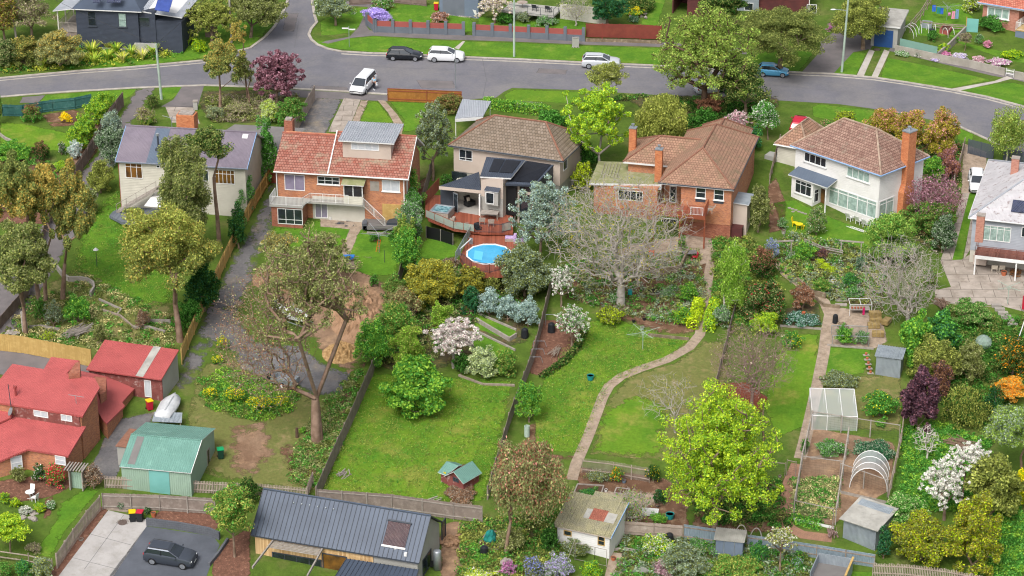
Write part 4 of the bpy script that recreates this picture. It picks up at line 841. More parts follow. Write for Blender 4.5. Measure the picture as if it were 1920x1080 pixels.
# ================= H2: grey weatherboard house with a mauve iron roof
h=House(frame((227,389),(216,302),(463,316),5),'weatherboard_house','pale grey weatherboard house with a mauve corrugated iron roof behind the gum trees','house')
x0,x1,ze=-.18,14.43,5.51;yr,zr=4.2,7.95
h.box('wall',x0+.25,0,-.5,x1-.3,8.2,ze-.05,M_['board_cream']);h.prismx('gable_wall',[(0,ze-.06),(8.2,ze-.06),(yr,zr-.15)],x0+.25,x1-.3,M_['board_cream'])
rf=gable(h,x0,x1,-.3,ze,yr,zr,8.6,ze,M_['metal_mauve'],th=.12);gutter(h,[(x0,-.35,ze),(x1,-.35,ze)],'blue_grey_trim')
MB().prism([(x0-.05,-.3,ze-.18),(x0-.05,yr,zr-.18),(x0-.05,yr,zr+.03),(x0-.05,-.3,ze+.03)],(.06,0,0)).prism([(x1,-.3,ze-.18),(x1,yr,zr-.18),(x1,yr,zr+.03),(x1,-.3,ze+.03)],(.06,0,0)).build('barge_board',M_['blue_trim'],h.t)
for nm,xa,xb in(('slate_sheet',3.25,4.85),):MB().prism([(xa,-.3,ze+.01),(xb,-.3,ze+.01),(xb,yr,zr+.01),(xa,yr,zr+.01)],(0,0,.02)).build(nm,M_['metal_slate'],rf)
h.caps([((x0,yr,zr),(x1,yr,zr))],M_['metal_mauve'],par=rf)
fl_=MB();fl_.tube((4.2,1.4,6.3),(4.2,1.4,8.1),.1,n=8).box(3.9,1.1,6.4,4.5,1.7,6.6);o=fl_.build('flue',M_['dark_grey'],h.t);MB().lathe((4.2,1.4,8.05),[(.2,0),(.2,.25),(.1,.3)],8).build('cowl',M_['galv'],o)
c=h.box('chimney',5.3,4.9,5.8,7.3,6.4,9.2,M_['brick_chimney']);MB().box(5.5,5.1,9.2,7.1,6.2,9.35).build('chimney_cap',M_['stone_pale'],c)
mb=MB();mb.tube((4.8,4.8,7.8),(4.8,4.8,9.0),.03).tube((3.8,4.8,9.1),(5.2,4.8,8.8),.03);mb.build('aerial',M_['galv'],h.t)
h.win('f',0,(234,305),(268,335),nx=3,hs=[.75],gm='glass_warm');h.win('f',0,(293,309),(300,315),nx=1);h.win('f',0,(402,317),(441,346),nx=5,hs=[.7],gm='glass_warm');h.win('f',0,(372,318),(392,340),nx=2,gm='glass')
h.roof([[(9.9,2.6,7.06),(10.5,2.6,7.06),(10.5,3.1,7.35),(9.9,3.1,7.35)]],M_['white_paint'],'skylight',.08);h.roof([[(13.0,3.4,7.55),(13.6,3.4,7.55),(13.6,3.9,7.85),(13.0,3.9,7.85)]],M_['white_paint'],'skylight',.08)
stairs(h,(.1,-1.3,.1),(4.6,-1.0,2.9),1.0,14,'timber_grey');railing(h,[(.1,-1.85,.1),(4.6,-1.55,2.9)],'timber_grey',1.0,'stair_railing',bars=0,posts=1.4);h.box('landing',4.5,-1.6,2.75,6.4,0,2.9,M_['timber_grey'])
h.box('rear_wing',8.3,8.2,0,16.5,14.5,4.2,M_['board_cream']);h.roof([[(6.9,8.3,4.5),(17,8.3,4.5),(17.2,15,4.7),(9.0,15,4.7)]],M_['flat_grey'],'flat_roof',.2)
h.roof([[(6.8,6.4,6.6),(11.,6.4,6.6),(11,8.8,5.5),(6.8,8.8,5.5)]],M_['metal_slate'],'rear_roof',.1)
p=h.g(252,412)
h.boxes('red_trim',[(x0+.2,-.02,0,x0+.26,.0,ze-.1)],M_['panel_red'])
h2=h
zz=.12;pts=[h.fz(px,py,zz)for px,py in[(230,389),(212,396),(205,404),(228,416),(300,420),(330,410),(320,385)]]
dk=MB().prism([(x,y,zz)for x,y in pts],(0,0,-.3)).build('deck',M_['deck_grey'],h.t)
h.roof([[h.fz(270,386,1.9)+(1.9,),h.fz(306,389,1.9)+(1.9,),h.fz(312,362,2.1)+(2.1,),h.fz(290,360,2.1)+(2.1,)]],M_['white_paint'],'awning',.05)
# ================= H4: centre house
h=House(frame((847,340),(840,272),(1056,302),4.2),'extended_house','beige house with a brown tiled hip roof and dark extension above the pool deck','house')
ze=h.fy(840,272,-.4)[1];x0=h.fy(840,272,-.4)[0];x1=h.fz(1056,302,ze)[0];yb=7.9
zr=ze+2.6
h.hip(x0,x1,-.4,yb,ze,zr,M_['tile_concrete'],il=3.9,ir=3.6,capm=M_['cap_brown'],th=.2);gutter(h,[(x0,-.45,ze),(x1,-.45,ze),(x1+.05,yb,ze)],'dark_grey')
h.box('wall',x0+.5,0,1.3,x1-.5,yb-.5,ze-.15,M_['render_cream']);h.box('base_wall',x0+.6,.1,-.5,x1-.6,yb-.6,1.3,M_['render_grey'])
h.win('f',0,(861,279),(886,303),nx=2,hs=[.25],gm='glass');h.win('r',x1-.5,(1.0,2.6,2.2,3.9),None,nx=1)
h.box('recess_shade_slab',0,-.02,.2,1.8,.02,1.2,M_['glass'])  # dark slab before the base wall, painted shade of a recess
mb=MB();mb.lathe((0,0,0),[(.02,0),(.28,.06),(.42,.16)],14);mb.M=Matrix.Identity(4);px_,pz_=h.fy(918,275,1.2)
o=mb.build('satellite_dish',M_['galv'],h.t);o.location=(px_,1.0,pz_-.1);o.rotation_euler=(R(70),0,R(-10));MB().tube((px_,1.0,pz_-.1),(px_-.1,1.3,pz_-.9),.03).build('dish_mast',M_['galv'],h.t)
# extension, dimensions read off the survey
zu=ze-.55
def Z(px,py,z):x,y=h.fz(px,py,z);return(x,y,z)
zs=T(850,455).z+1.55-h.o.z           # deck level in this frame
zl=zs+2.75                            # low flat roof
A_,B_,C_=Z(823,349,zl),Z(902,357,zl),Z(898,322,zl+.25)
D_=Z(842,341,zl+.2)
h.roof([[A_,B_,C_]],M_['metal_navy'],'flat_roof',.38,under=M_['render_cream'])
# tower block
tx0,ty0=B_[0],B_[1];tx1=h.fy(943,340,ty0)[0];zt=h.fy(901,331,ty0)[1]
h.box('tower_wall',tx0,ty0,-1.4,tx1,ty0+5,zt,M_['render_cream']);h.box('tower_base',tx0+.01,ty0-.03,-1.4,tx1,ty0,zs+2.1,M_['render_grey'])
u0,w1=h.fy(909,359,ty0-.6);u1,w0=h.fy(927,383,ty0-.6);h.box('box_window',u0,ty0-.65,w0-.15,u1+.45,ty0-.03,w1+.1,M_['render_grey']);h.win('f',ty0-.65,(u0+.12,w0,u1,w1),None,nx=1,fm='white_paint');h.roof([[(u0-.05,ty0-.75,w1+.15),(u1+.5,ty0-.75,w1+.15),(u1+.5,ty0,w1+.4),(u0-.05,ty0,w1+.4)]],M_['metal_navy'],'hood',.04)
h.win('f',ty0-.03,(914,390),(938,397),nx=2,fm='render_grey')
# upper skillion roof and its dark side
r1=[Z(900,331,zt+.1),Z(958,334,zt+.1),Z(985,300,zt+.75),Z(912,294,zt+.75)];h.roof([r1],M_['metal_navy'],'skillion_roof',.15)
zq=zt-.55
r2=[Z(947,345,zq),Z(1004,347,zq),Z(1038,309,zq+1.0),Z(985,301,zq+1.0)];rr_=h.roof([r2],M_['metal_navy'],'skillion_roof',.2,under=M_['metal_seam'])
def lerp(a,b,t):return tuple(a[i]+(b[i]-a[i])*t for i in range(3))
def panel(q,u0,u1,v0,v1,m,nm,par,th=.05,up=.03):
    f=lambda u,v:lerp(lerp(q[0],q[1],u),lerp(q[3],q[2],u),v)
    pts=[f(u0,v0),f(u1,v0),f(u1,v1),f(u0,v1)];return MB().prism([(a,b,c+up)for a,b,c in pts],(0,0,th)).build(nm,m,par)
panel(r2,.08,.93,.1,.97,M_['solar'],'pool_heating_mat',rr_);panel(r1,.22,.5,.25,.9,M_['solar'],'pool_heating_mat',rr_);panel(r1,.53,.92,.25,.9,M_['solar'],'pool_heating_mat',rr_)
xr_=r2[1][0]-.25;y_f=r2[1][1]+.3;h.box('side_wall',xr_-.2,y_f,-1.2,xr_,0,zq-.05,M_['dark_grey']);h.box('dark_front',tx1,ty0+.9,zs,r2[0][0]+1.0,ty0+1.1,zq-.1,M_['black'])
h.each('post',[(r2[0][0]+1.0,y_f-.1,zs-1,r2[0][0]+1.2,y_f+.1,zq-.1),(r2[0][0]+.6,y_f-.1,zs-1,r2[0][0]+.75,y_f+.1,zq-.1)],M_['render_cream']);h.box('window_wall',r2[0][0]+1.2,y_f+.2,-1,xr_-.2,y_f+.3,zq-.3,M_['glass']);h.boxes('sash',[(r2[0][0]+1.2,y_f+.1,zq-1.4,xr_-.2,y_f+.19,zq-1.1)],M_['render_cream'])
# the open living room under the low roof
fl=[Z(848,393,zs),Z(900,403,zs),Z(900,380,zs),Z(862,378,zs)]
h.roof([[Z(826,391,zs+.01),Z(902,404,zs+.01),Z(902,372,zs+.01),Z(828,362,zs+.01)]],M_['carpet'],'room_floor',.1)
wl=Z(826,388,zs);wm=Z(851,388,zs);MB().prism([wl,wm,(wm[0],wm[1],zl-.3),(wl[0],wl[1],zl-.3)],(0,.12,0)).build('dark_wall',M_['dark_grey'],h.t)
wb=Z(860,375,zs);wc=Z(902,372,zs);MB().prism([wb,wc,(wc[0],wc[1],zl-.2),(wb[0],wb[1],zl-.2)],(0,.12,0)).prism([wm,wb,(wb[0],wb[1],zl-.2),(wm[0],wm[1],zl-.2)],(-.12,0,0)).build('room_wall',M_['render_white'],h.t)
MB().box(wb[0]+.3,wb[1]-.1,zs+1.3,wb[0]+1.6,wb[1]-.03,zs+2.1).build('wall_screen',M_['black'],h.t)
pd=Z(850,396,zs);o=MB();o.prism([pd,(pd[0]+.65,pd[1]-.3,zs),(pd[0]+.65,pd[1]-.3,zs+2.2),(pd[0],pd[1],zs+2.2)],(0,.06,0)).build('folding_door',M_['galv'],h.t);MB().prism([(pd[0]+.08,pd[1]-.08,zs+.1),(pd[0]+.58,pd[1]-.31,zs+.1),(pd[0]+.58,pd[1]-.31,zs+2.1),(pd[0]+.08,pd[1]-.08,zs+2.1)],(0,.02,0)).build('door_pane',M_['glass'],h.t)
cp_=Z(901,404,zs);h.box('corner_post',cp_[0]-.15,cp_[1]-.1,zs,cp_[0],cp_[1]+.1,zl-.3,M_['white_paint'])
h4=h;zs4=zs+h.o.z
# carport roof behind the centre house
cz=T(880,236).z+2.45;cq=[PZ(x_,y_,cz)-T(880,236)for x_,y_ in((853,223),(906,219),(921,191),(867,187))];cq=[(v.x,v.y,v.z)for v in cq];item('carport','grey flat carport roof between the street hedge and the brown tiled roof','carport',(880,236),[('roof','metal_pale',[('p',cq,(0,0,.1))]),('fascia','white_paint',[('p',[cq[0],cq[1],(cq[1][0],cq[1][1],cq[1][2]-.35),(cq[0][0],cq[0][1],cq[0][2]-.35)],(0,-.06,0))])]+[('post','white_paint',[('t',(v[0]*.95,v[1]*.95,0),(v[0]*.95,v[1]*.95,v[2]),.05)])for v in cq])
# ================= H5: orange brick hip-roofed house
h=House(frame((1278,440),(1265,345),(1382,356),5),'hip_roofed_house','orange brick house with mottled tile roof and two slim chimneys behind the bare tree','house')
ze=5.88;x0,x1=-.84,5.5
C1=M_['cap_brown']
h.box('brick_wall',-.2,0,1.6,x1-.3,15.2,ze-.15,M_['brick_orange']);h.box('base_wall',-.2,.06,-.6,x1-.3,15,1.6,M_['brick_red']);h.win('f',.06,(1335,396),(1350,412),nx=1,gm='glass')
def Z(px,py,z):x,y=h.fz(px,py,z);return(x,y,z)
zr=ze+2.3;P1=Z(1318,277,zr);bk=(P1[0]+.1,12.6,zr)
xw0,xw1=-5.3,x1;FL,FR=(-2.6,-.4,ze),(x1,-.4,ze)
BR,BL=(x1,15.9,ze),(-2.6,15.9,ze)
h.roof([[FL,FR,P1],[FR,BR,bk,P1],[BR,BL,bk],[BL,FL,P1,bk]],M_['tile_orange'],'roof',.2)
h.caps([(FL,P1),(FR,P1),(P1,bk),(bk,BR),(bk,BL)],C1)
# left wing
Wz=ze-.35;W=[Z(1168,303,Wz),Z(1233,310,Wz)]
wy=W[0][1];h.hip(W[0][0],0.2,wy,wy+7.2,Wz,Wz+2.0,M_['tile_orange'],il=3.4,ir=0,capm=C1,name='wing_roof',th=.2);h.box('wing_wall',W[0][0]+.5,wy+.5,-.2,.1,wy+6.7,Wz-.15,M_['brick_orange'])
h.hipy(-1.3,4.4,9.5,18.5,ze-.1,ze+1.9,M_['tile_orange'],i0=0,i1=2.8,capm=C1,name='rear_roof',th=.2)
gutter(h,[FL,FR,BR],'dark_grey')
# flat roofed annex
za=4.2;q=[Z(1105,343,za),Z(1240,346,za),Z(1240,306,za+.1),Z(1122,302,za+.1)];h.roof([q],M_['moss_roof'],'flat_roof',.25);ax0=q[0][0]+.4;ay=q[0][1]+.5
h.box('annex_wall',ax0,ay,-.5,q[1][0]-.2,q[2][1]-.2,za-.2,M_['brick_orange']);h.box('annex_base',ax0,ay-.05,-.9,q[1][0]-.2,ay-.002,1.5,M_['brick_red']);h.roof([[Z(1150,352,3.9),Z(1240,355,3.9),Z(1240,346,4.0),Z(1155,342,4.0)]],M_['zinc_wall'],'awning',.06)
h.win('f',ay,(1159,355),(1205,378),nx=4,gm='glass');h.win('f',ay,(1256,348),(1268,380),nx=1,gm='glass');h.win('f',ay-.05,(1165,405),(1202,420),nx=3);h.win('f',ay-.05,(1240,408),(1270,440),nx=2)
rod=MB()
for i in range(6):rod.tube(Z(1126+i*6,332,za+.15),Z(1134+i*6,306,za+.2),.03,n=4)
rod.build('timber_lengths',M_['timber_grey'],h.t)
for a,b in(((1305,350),(1323,372)),((1339,354),(1357,376))):h.win('f',0,a,b,nx=1,ny=2,sill=True,gm='glass')
h.boxes('lintel_skirt',[(h.fy(1304,372)[0],-.04,h.fy(1304,376)[1]-.1,h.fy(1323,372)[0],-.001,h.fy(1304,372)[1]),(h.fy(1338,374)[0],-.04,h.fy(1338,379)[1]-.1,h.fy(1357,374)[0],-.001,h.fy(1338,375)[1])],M_['dark_grey'])
for(px,py,pt,zb_,ht)in((1186,281,240,5.2,3.3),(1235,316,280,5.2,2.9)):
    x,y,z=Z(px,py,zb_+.5);zt_=h.fy(px,pt,y)[1];c=h.box('chimney',x-.38,y-.3,3.5,x+.38,y+.4,zt_,M_['brick_chimney']);MB().box(x-.42,y-.35,zt_,x+.42,y+.45,zt_+.1).lathe((x,y,zt_+.1),[(.12,0),(.12,.3),(.2,.32),(.2,.4)],8).build('chimney_cap',M_['galv'],c)
# side room and deck
h.box('side_room',x1-.3,1.5,-.3,x1+1.2,3.8,3.5,M_['render_cream']);h.roof([[(x1-.3,1.3,3.7),(x1+1.4,1.3,3.6),(x1+1.4,4.6,3.6),(x1-.3,4.6,3.7)]],M_['zinc_wall'],'side_roof',.08);h.box('side_base',x1-.29,.5,-.8,x1+.9,1.49,1.2,M_['board_maroon'])
zk=h.fy(1290,402,-2.2)[1];dx0,dx1=h.fy(1225,400,-2.2)[0],h.fy(1323,407,-2.2)[0];h.box('deck',dx0,-2.3,zk-.15,dx1,0,zk,M_['deck_red']);h.box('deck_fascia',dx0,-2.36,zk-.4,dx1,-2.3,zk+.02,M_['timber_red'])
railing(h,[(dx0,-2.2,zk),(dx1-.1,-2.2,zk),(dx1-.1,-.1,zk)],'timber_red',1.05,'deck_railing',bars=.12,posts=1.6);h.each('deck_post',[(x_,-2.3,-1.2,x_+.14,-2.16,zk-.2)for x_ in(dx0,(dx0+dx1)/2,dx1-.14)],M_['timber_red']);railing(h,[(dx1-1.6,-2.25,zk),(dx1-.3,-2.25,zk)],'white_paint',.9,'white_gate',bars=.14,posts=3)
h5=h;h5zk=zk
# ================= H6: white weatherboard house
h=House(frame((1642,428),(1482,272),(1652,329),5.4),'two_storey_house','white two storey weatherboard house with a brown tiled hip roof and tall brick chimney','house')
ze=6.34;X0,X1=-12.04,.54
h.box('wall',X0+.45,0,-.4,X1-.42,7.5,ze-.12,M_['board_white']);h.hip(X0,X1,-.4,7.92,ze,ze+3.1,M_['tile_brown'],il=3.9,ir=4.2,capm=M_['cap_pale'],th=.18);gutter(h,[(X0,-.45,ze),(X1+.03,-.45,ze),(X1+.03,7.95,ze)],'blue_trim',r=.08)
h.win('f',0,(1509,284),(1549,315),nx=4,gm='glass',sill=True);h.win('f',0,(1589,311),(1630,344),nx=4,gm='curtain',sill=True)
xr=X1-.42
u0,w1=h.fy(1555,347);u1,w0=h.fy(1643,412);w1_=h.fy(1643,372)[1]
h.win('f',0,(u0,w0,xr-.12,w1),None,nx=5,hs=[.78],gm='curtain',name='window_bank',bar=.13);v0,v1=0.12,h.fx(1677,361,xr)[0]
h.win('r',xr,(v0,w0,v1,w1),None,nx=2,hs=[.78],gm='curtain',name='window_bank',bar=.13)
y_c=h.fx(1694,320,xr+.3)[0];y_d=h.fx(1710,310,xr+.3)[0];zc=h.fx(1700,250,xr+.4)[1]
c=MB().box(xr-.3,y_c-.25,-.3,xr+.75,y_d+.1,3.3).add([(xr-.3,y_c-.25,3.3),(xr+.75,y_c-.25,3.3),(xr+.75,y_d+.1,3.3),(xr-.3,y_d+.1,3.3),(xr-.3,y_c+.15,4.2),(xr+.65,y_c+.15,4.2),(xr+.65,y_d,4.2),(xr-.3,y_d,4.2)],[(0,1,5,4),(1,2,6,5),(2,3,7,6),(3,0,4,7)]).box(xr-.3,y_c+.15,4.2,xr+.65,y_d,zc).build('chimney',M_['brick_chimney'],h.t)
MB().box(xr-.35,y_c+.1,zc,xr+.7,y_d+.05,zc+.12).lathe((xr+.15,(y_c+y_d)/2,zc+.12),[(.15,0),(.15,.3),(.22,.3),(.22,.42)],10).build('chimney_cap',M_['galv'],c)
# bay annex at the garden front
def Z(px,py,z):x,y=h.fz(px,py,z);return(x,y,z)
by=-1.7;bx0,zb=h.fy(1478,321,by);bx1,zb=h.fy(1551,352,by)
h.roof([[(bx0,by,zb),(bx1,by,zb),(bx1,.02,zb+.5),(bx0,.02,zb+.5)]],M_['metal_slate'],'bay_roof',.12)
bw=h.fy(1522,380,by+.2)[0];h.box('bay_wall',bx0+.3,by+.3,-1.0,bw,0,zb-.05,M_['board_white']);h.win('f',by+.3,(1492,335),(1521,370),nx=3,hs=[.72],gm='glass',sill=True);h.win('r',bw,(by+.5,1.0,by+1.3,2.5),None,nx=1,hs=[.7])
h.each('porch_post',[(bx1-.4,by+.2,-1.0,bx1-.28,by+.32,zb-.05)],M_['white_paint']);h.win('f',0,(u0-1.3,.3,u0-.4,2.5),None,nx=1,gm='glass_warm',name='door');h.box('porch_step',bw,by+.4,-.6,bx1,-.01,-.25,M_['concrete'])
h6=h;h6r=xr
# garage wing behind
h=House(frame((1457,306),(1452,270),(1492,278),3),'cottage_wing','small cream weatherboard outbuilding with a tiled hip roof beside the white house','outbuilding')
zw=h.fy(1452,269)[1];h.rz
def Z(px,py,z):x,y=h.fz(px,py,z);return(x,y,z)
a,b=Z(1450,270,zw),Z(1494,279,zw);h.box('wall',a[0]+.3,.3,-2.6,b[0]+1.2,5.6,zw-.1,M_['board_cream']);h.hipy(a[0],b[0]+1.3,0,6.3,zw,zw+2.1,M_['tile_orange'],i0=2.3,i1=2.0,capm=M_['cap_pale'],th=.15);h.win('f',.3,(1474,273),(1492,281),nx=3);gutter(h,[a,(b[0]+1.3,0,zw)],'white_paint')
h.box('bay_shade_slab',a[0]+.9,.22,-2.5,b[0]+.4,.29,-.6,M_['black']);h.box('side_bin_wall',a[0]-1.2,.2,-1.5,a[0]+.3,1.6,.6,M_['render_grey'])  # black slab on the solid wall paints the shade inside an open bay
# ================= H7: iron-roofed house on the right edge
h=House(frame((1822,492),(1816,408),(1925,420),5),'iron_roofed_house','grey weatherboard house with a flaking white corrugated iron roof at the right edge','house')
ze=h.fy(1816,408,-.4)[1]
def Z(px,py,z):x,y=h.fz(px,py,z);return(x,y,z)
a=Z(1816,408,ze);b=Z(1854,300,ze);L_=b[1];x1=15;P=(a[0]+6.6,L_*.5-.5,ze+3.4);Q=(x1-5,P[1],ze+3.4)
rf=h.roof([[a,(x1,-.4,ze),Q,P],[(a[0],L_,ze),a,P],[(x1,L_,ze),(a[0],L_,ze),P,Q]],M_['metal_flaking'],'roof',.15);h.caps([(a,P),((a[0],L_,ze),P),(P,Q)],M_['metal_pale'],par=rf);gutter(h,[(a[0],L_,ze),a,(x1,-.4,ze)],'fascia')
h.box('wall',a[0]+.4,0,1.4,x1-.5,L_-.4,ze-.1,M_['board_grey']);h.box('base_wall',a[0]+.4,.05,-3,x1-.5,L_-.4,1.4,M_['render_white'])
s_=lerp(a,P,.48);
for(px,py,pt)in((1838,440,402),(1902,317,296)):
    pass
for(px,pyb,pyt,zz)in((1837,435,403,ze+.8),(1903,315,296,ze+2.3)):
    x,y,z=Z(px,pyb,zz);zt_=h.fy(px,pyt,y)[1];c=h.box('chimney',x-.4,y-.35,ze-.2,x+.4,y+.35,zt_,M_['brick_pink']);MB().box(x-.44,y-.4,zt_,x+.44,y+.4,zt_+.12).build('chimney_cap',M_['stone_pale'],c)
pq=[(8.0,2.0,ze+.0)];sl0=(P[2]-ze)/(P[1]+.4)
for k in range(2):
    xx=h.fy(1896+k*18,395,1.2)[0];mb=MB();mb.prism([(xx,.9,ze+.9*sl0+.3),(xx+1.0,.9,ze+.9*sl0+.3),(xx+1.0,2.5,ze+2.6*sl0+.3),(xx,2.5,ze+2.6*sl0+.3)],(0,0,.05));mb.build('solar_panel',M_['pv'],rf)
h.win('f',0,(1845,421),(1894,455),nx=4,gm='curtain',name='sliding_door',hs=[.8]);h.win('f',0,(1916,425),(1940,447),nx=2)
dz=h.fy(1830,478,-2.3)[1];d0,d1=h.fy(1829,470,-2.3)[0],x1;h.box('deck',d0,-2.4,dz-.15,d1,0,dz,M_['deck_brown']);h.box('deck_fascia',d0,-2.46,dz-.35,d1,-2.4,dz+.02,M_['white_paint']);railing(h,[(d0,-.1,dz),(d0,-2.3,dz),(d1,-2.3,dz)],'deck_brown',1.05,'deck_railing',bars=0,posts=2.2);h.boxes('deck_rail',[(d0,-2.35,dz+.5,d1,-2.27,dz+.58)],M_['deck_brown'])
h.each('deck_post',[(x_,-2.4,-1.5,x_+.14,-2.26,dz-.2)for x_ in(d0,d0+4.2,d0+8.4)],M_['white_paint']);h.box('tank',d0-.3,-.9,.15,d0+1.1,-.1,1.3,M_['render_cream'],bevel=.06)
h7=h
# ================= H1: navy house top left
h=House(frame((147,92),(140,15),(258,20),5),'navy_house','dark navy weatherboard house with grey iron roofs above the flax bank','house')
def Z(px,py,z):x,y=h.fz(px,py,z);return(x,y,z)
ze=h.fy(141,15)[1];xa=h.fy(258,21)[0];xb=h.fy(292,74)[0]
h.box('wall',0,0,-1.5,xa,9,ze-.1,M_['board_navy']);h.box('side_wall',xa,.3,-1.0,xb,8,ze-.1,M_['board_navy']);h.hip(-.4,xa+.6,-.4,9.4,ze,ze+2.6,M_['metal_dark'],il=3.6,ir=3.6,name='roof',th=.12)
rf=h.roof([[Z(264,21,ze-.1),Z(341,33,ze-.9),Z(378,-10,ze-.2),Z(290,-14,ze+.9)]],M_['metal_pale'],'side_roof',.12);h.box('side_lean_to',xb,.4,-1,h.fy(338,36)[0],6,ze-1.3,M_['board_navy'])
mb=MB();mb.prism([Z(290,19,ze+.5),Z(317,23,ze+.4),Z(324,0,ze+1.2),Z(297,-4,ze+1.3)],(0,0,.1));mb.build('solar_collector',M_['pv_blue'],rf)
h.win('f',0,(164,21),(181,49),nx=1,ny=2,fm='dark_grey',sill=True);h.win('f',0,(221,24),(238,51),nx=1,ny=2,fm='dark_grey',gm='curtain',sill=True);h.win('f',0.3,(257,32),(281,50),nx=1,fm='dark_grey')
for x_ in(174,200,213):px=Z(x_,5,ze+1.0);mb=MB();mb.prism([px,(px[0]+.9,px[1],px[2]),(px[0]+.9,px[1]+1,px[2]+.5),(px[0],px[1]+1,px[2]+.5)],(0,0,.06));mb.build('solar_panel',M_['pv'],h.t)
h.box('veranda_deck',-2.6,.5,2.0,0,7,2.2,M_['timber_grey']);railing(h,[(0,.55,2.2),(-2.55,.55,2.2),(-2.55,7,2.2)],'timber_grey',1.0,'veranda_railing',bars=.12);h.each('veranda_post',[(-2.6,y_,-1,-2.46,y_+.14,ze-.5)for y_ in(.5,3.5,6.8)],M_['render_white']);h.box('veranda_screen',-2.5,.6,-1,-.02,.7,2.0,M_['paling_grey']);h.roof([[(-3,.2,ze-.55),(-.02,.2,ze-.1),(-.02,9,ze-.1),(-3,9,ze-.55)]],M_['metal_pale'],'veranda_roof',.1)
h.box('low_wall',3.2,-.35,-2,7.6,-.05,.45,M_['render_grey']);h.box('low_wall',7.4,-.5,-2,xb+.1,-.2,1.25,M_['render_grey'])
h1=h
# ================= H8: pink-roofed brick house bottom left
O8=frame((202,862),(0,770),(157,798),3.4)
h=House(Fr(T(60,905),R(-13)),'pink_roofed_house','brown brick house with broad salmon pink metal roofs in the lower left corner','house')
def Z(px,py,z):x,y=h.fz(px,py,z);return(x,y,z)
def flat(lst,z):return[Z(px,py,zz if len(t_)>2 else z)for t_ in lst for px,py,zz in[t_ if len(t_)>2 else(*t_,z)]]
# upper storey
zu=5.1
def onplane(px,py,a,b,c):
    n=(Vector(b)-Vector(a)).cross(Vector(c)-Vector(a));cc_,d=h._r(px,py);p=cc_+d*(n.dot(Vector(a)-cc_)/n.dot(d));return tuple(p)
a,b,c_=Z(15,757,zu),Z(155,780,zu),Z(187,727,zu+1.25)
up=[onplane(px,py,a,b,c_)for px,py in((-30,750),(155,780),(187,727),(178,709),(125,700),(149,676),(96,669),(82,692),(23,682),(-20,735))]
h.roof([up],M_['metal_pink'],'upper_roof',.18,under=M_['metal_pink'])
def under(pts,inset,z0,m,nm,drop=.2):
    c=sum((Vector(p)for p in pts),Vector())/len(pts);q=[]
    for p in pts:v=Vector(p)-c;v.z=0;q.append(Vector(p)-v.normalized()*inset-Vector((0,0,drop)))
    n=len(q);mb=MB();mb.add([tuple(p)for p in q]+[(p.x,p.y,z0)for p in q],[tuple(range(n))]+[(i,(i+1)%n,n+(i+1)%n,n+i)for i in range(n)]);return mb.build(nm,m,h.t)
under(up,.35,-.5,M_['brick_orange'],'upper_wall')
# timber band with windows below the upper eave
e0,e1=Vector(up[0]),Vector(up[1]);dd=(e1-e0).normalized()
q0=Vector(onplane(26,759,a,b,c_));q1=Vector(up[1])
f8=Fr(h.M@Vector((q0.x,q0.y,0)),h.rz+math.atan2(q1.y-q0.y,q1.x-q0.x));W8=(q1.xy-q0.xy).length
hh=House(f8,'tmp','','');bpy.data.objects.remove(hh.t);hh.t=h.t
def inh(o):o.matrix_parent_inverse=(h.M.inverted()@f8.M);return o
zt8=q0.z
inh(MB().box(0,.04,zt8-1.9,W8-.4,.6,zt8-.2).build('timber_band',M_['board_barn'],h.t))
for(p1,p2)in(((63,768),(91,784)),((114,776),(136,791))):inh(hh.win('f',.04,p1,p2,nx=2,gm='blind',bar=.06))
# lower front roof, wing roof, small gable roofs
la,lb,lc=Z(54,842,2.6),Z(128,855,2.6),Z(160,801,3.9)
lw=[onplane(px,py,la,lb,lc)for px,py in((-40,880),(0,864),(52,842),(128,855),(161,800),(24,776),(-40,770))]
h.roof([lw],M_['metal_pink'],'lower_roof',.18,under=M_['metal_pink']);under(lw,.5,-.6,M_['brick_orange'],'lower_wall')
h.roof([[onplane(px,py,la,lb,lc)[:2]+(onplane(px,py,la,lb,lc)[2]+.25,)for px,py in((-40,815),(22,786),(28,770),(-40,742))]],M_['metal_pink'],'side_roof',.15,under=M_['metal_pink'])
wa,wb_,wc_=Z(200,794,2.7),Z(267,712,2.7),Z(190,745,3.3)
wg=[onplane(px,py,wa,wb_,wc_)for px,py in((200,794),(234,761),(229,754),(267,712),(197,705),(150,695),(160,730),(192,786))]
h.roof([wg],M_['metal_pink'],'wing_roof',.18,under=M_['metal_pink']);under(wg,.3,-.5,M_['brick_orange'],'wing_wall')
h.roof([[Z(188,742,5.0),Z(199,733,5.0),Z(199,708,5.2),Z(176,706,5.2)]],M_['brick_red'],'gable_return',.9,under=M_['brick_red'])
h.roof([[Z(128,700,7.1),Z(150,700,7.1),Z(150,678,7.3),Z(142,680,7.3)]],M_['brick_red'],'gable_return',1.0,under=M_['brick_red'])
v=Z(30,745,zu+.2);o=MB().lathe(v,[(.22,0),(.12,.15),(.12,1.0),(.2,1.0),(.2,1.2)],10).build('flue',M_['metal_pink'],h.t)
v=Z(143,757,zu+.6);MB().tube(v,(v[0],v[1],v[2]+.8),.03).tube((v[0]-.7,v[1],v[2]+.85),(v[0]+.7,v[1]+.3,v[2]+.6),.03).build('aerial',M_['galv'],h.t)
v=Z(22,772,zu-.6);o=MB().lathe((0,0,0),[(.02,0),(.28,.06),(.42,.16)],14).build('satellite_dish',M_['galv'],h.t);o.location=v;o.rotation_euler=(R(60),0,R(-50))
MB().tube((v[0],v[1],v[2]-.3),(v[0]-.3,v[1]+.4,v[2]+2.6),.04).build('dish_mast',M_['dark_grey'],h.t)
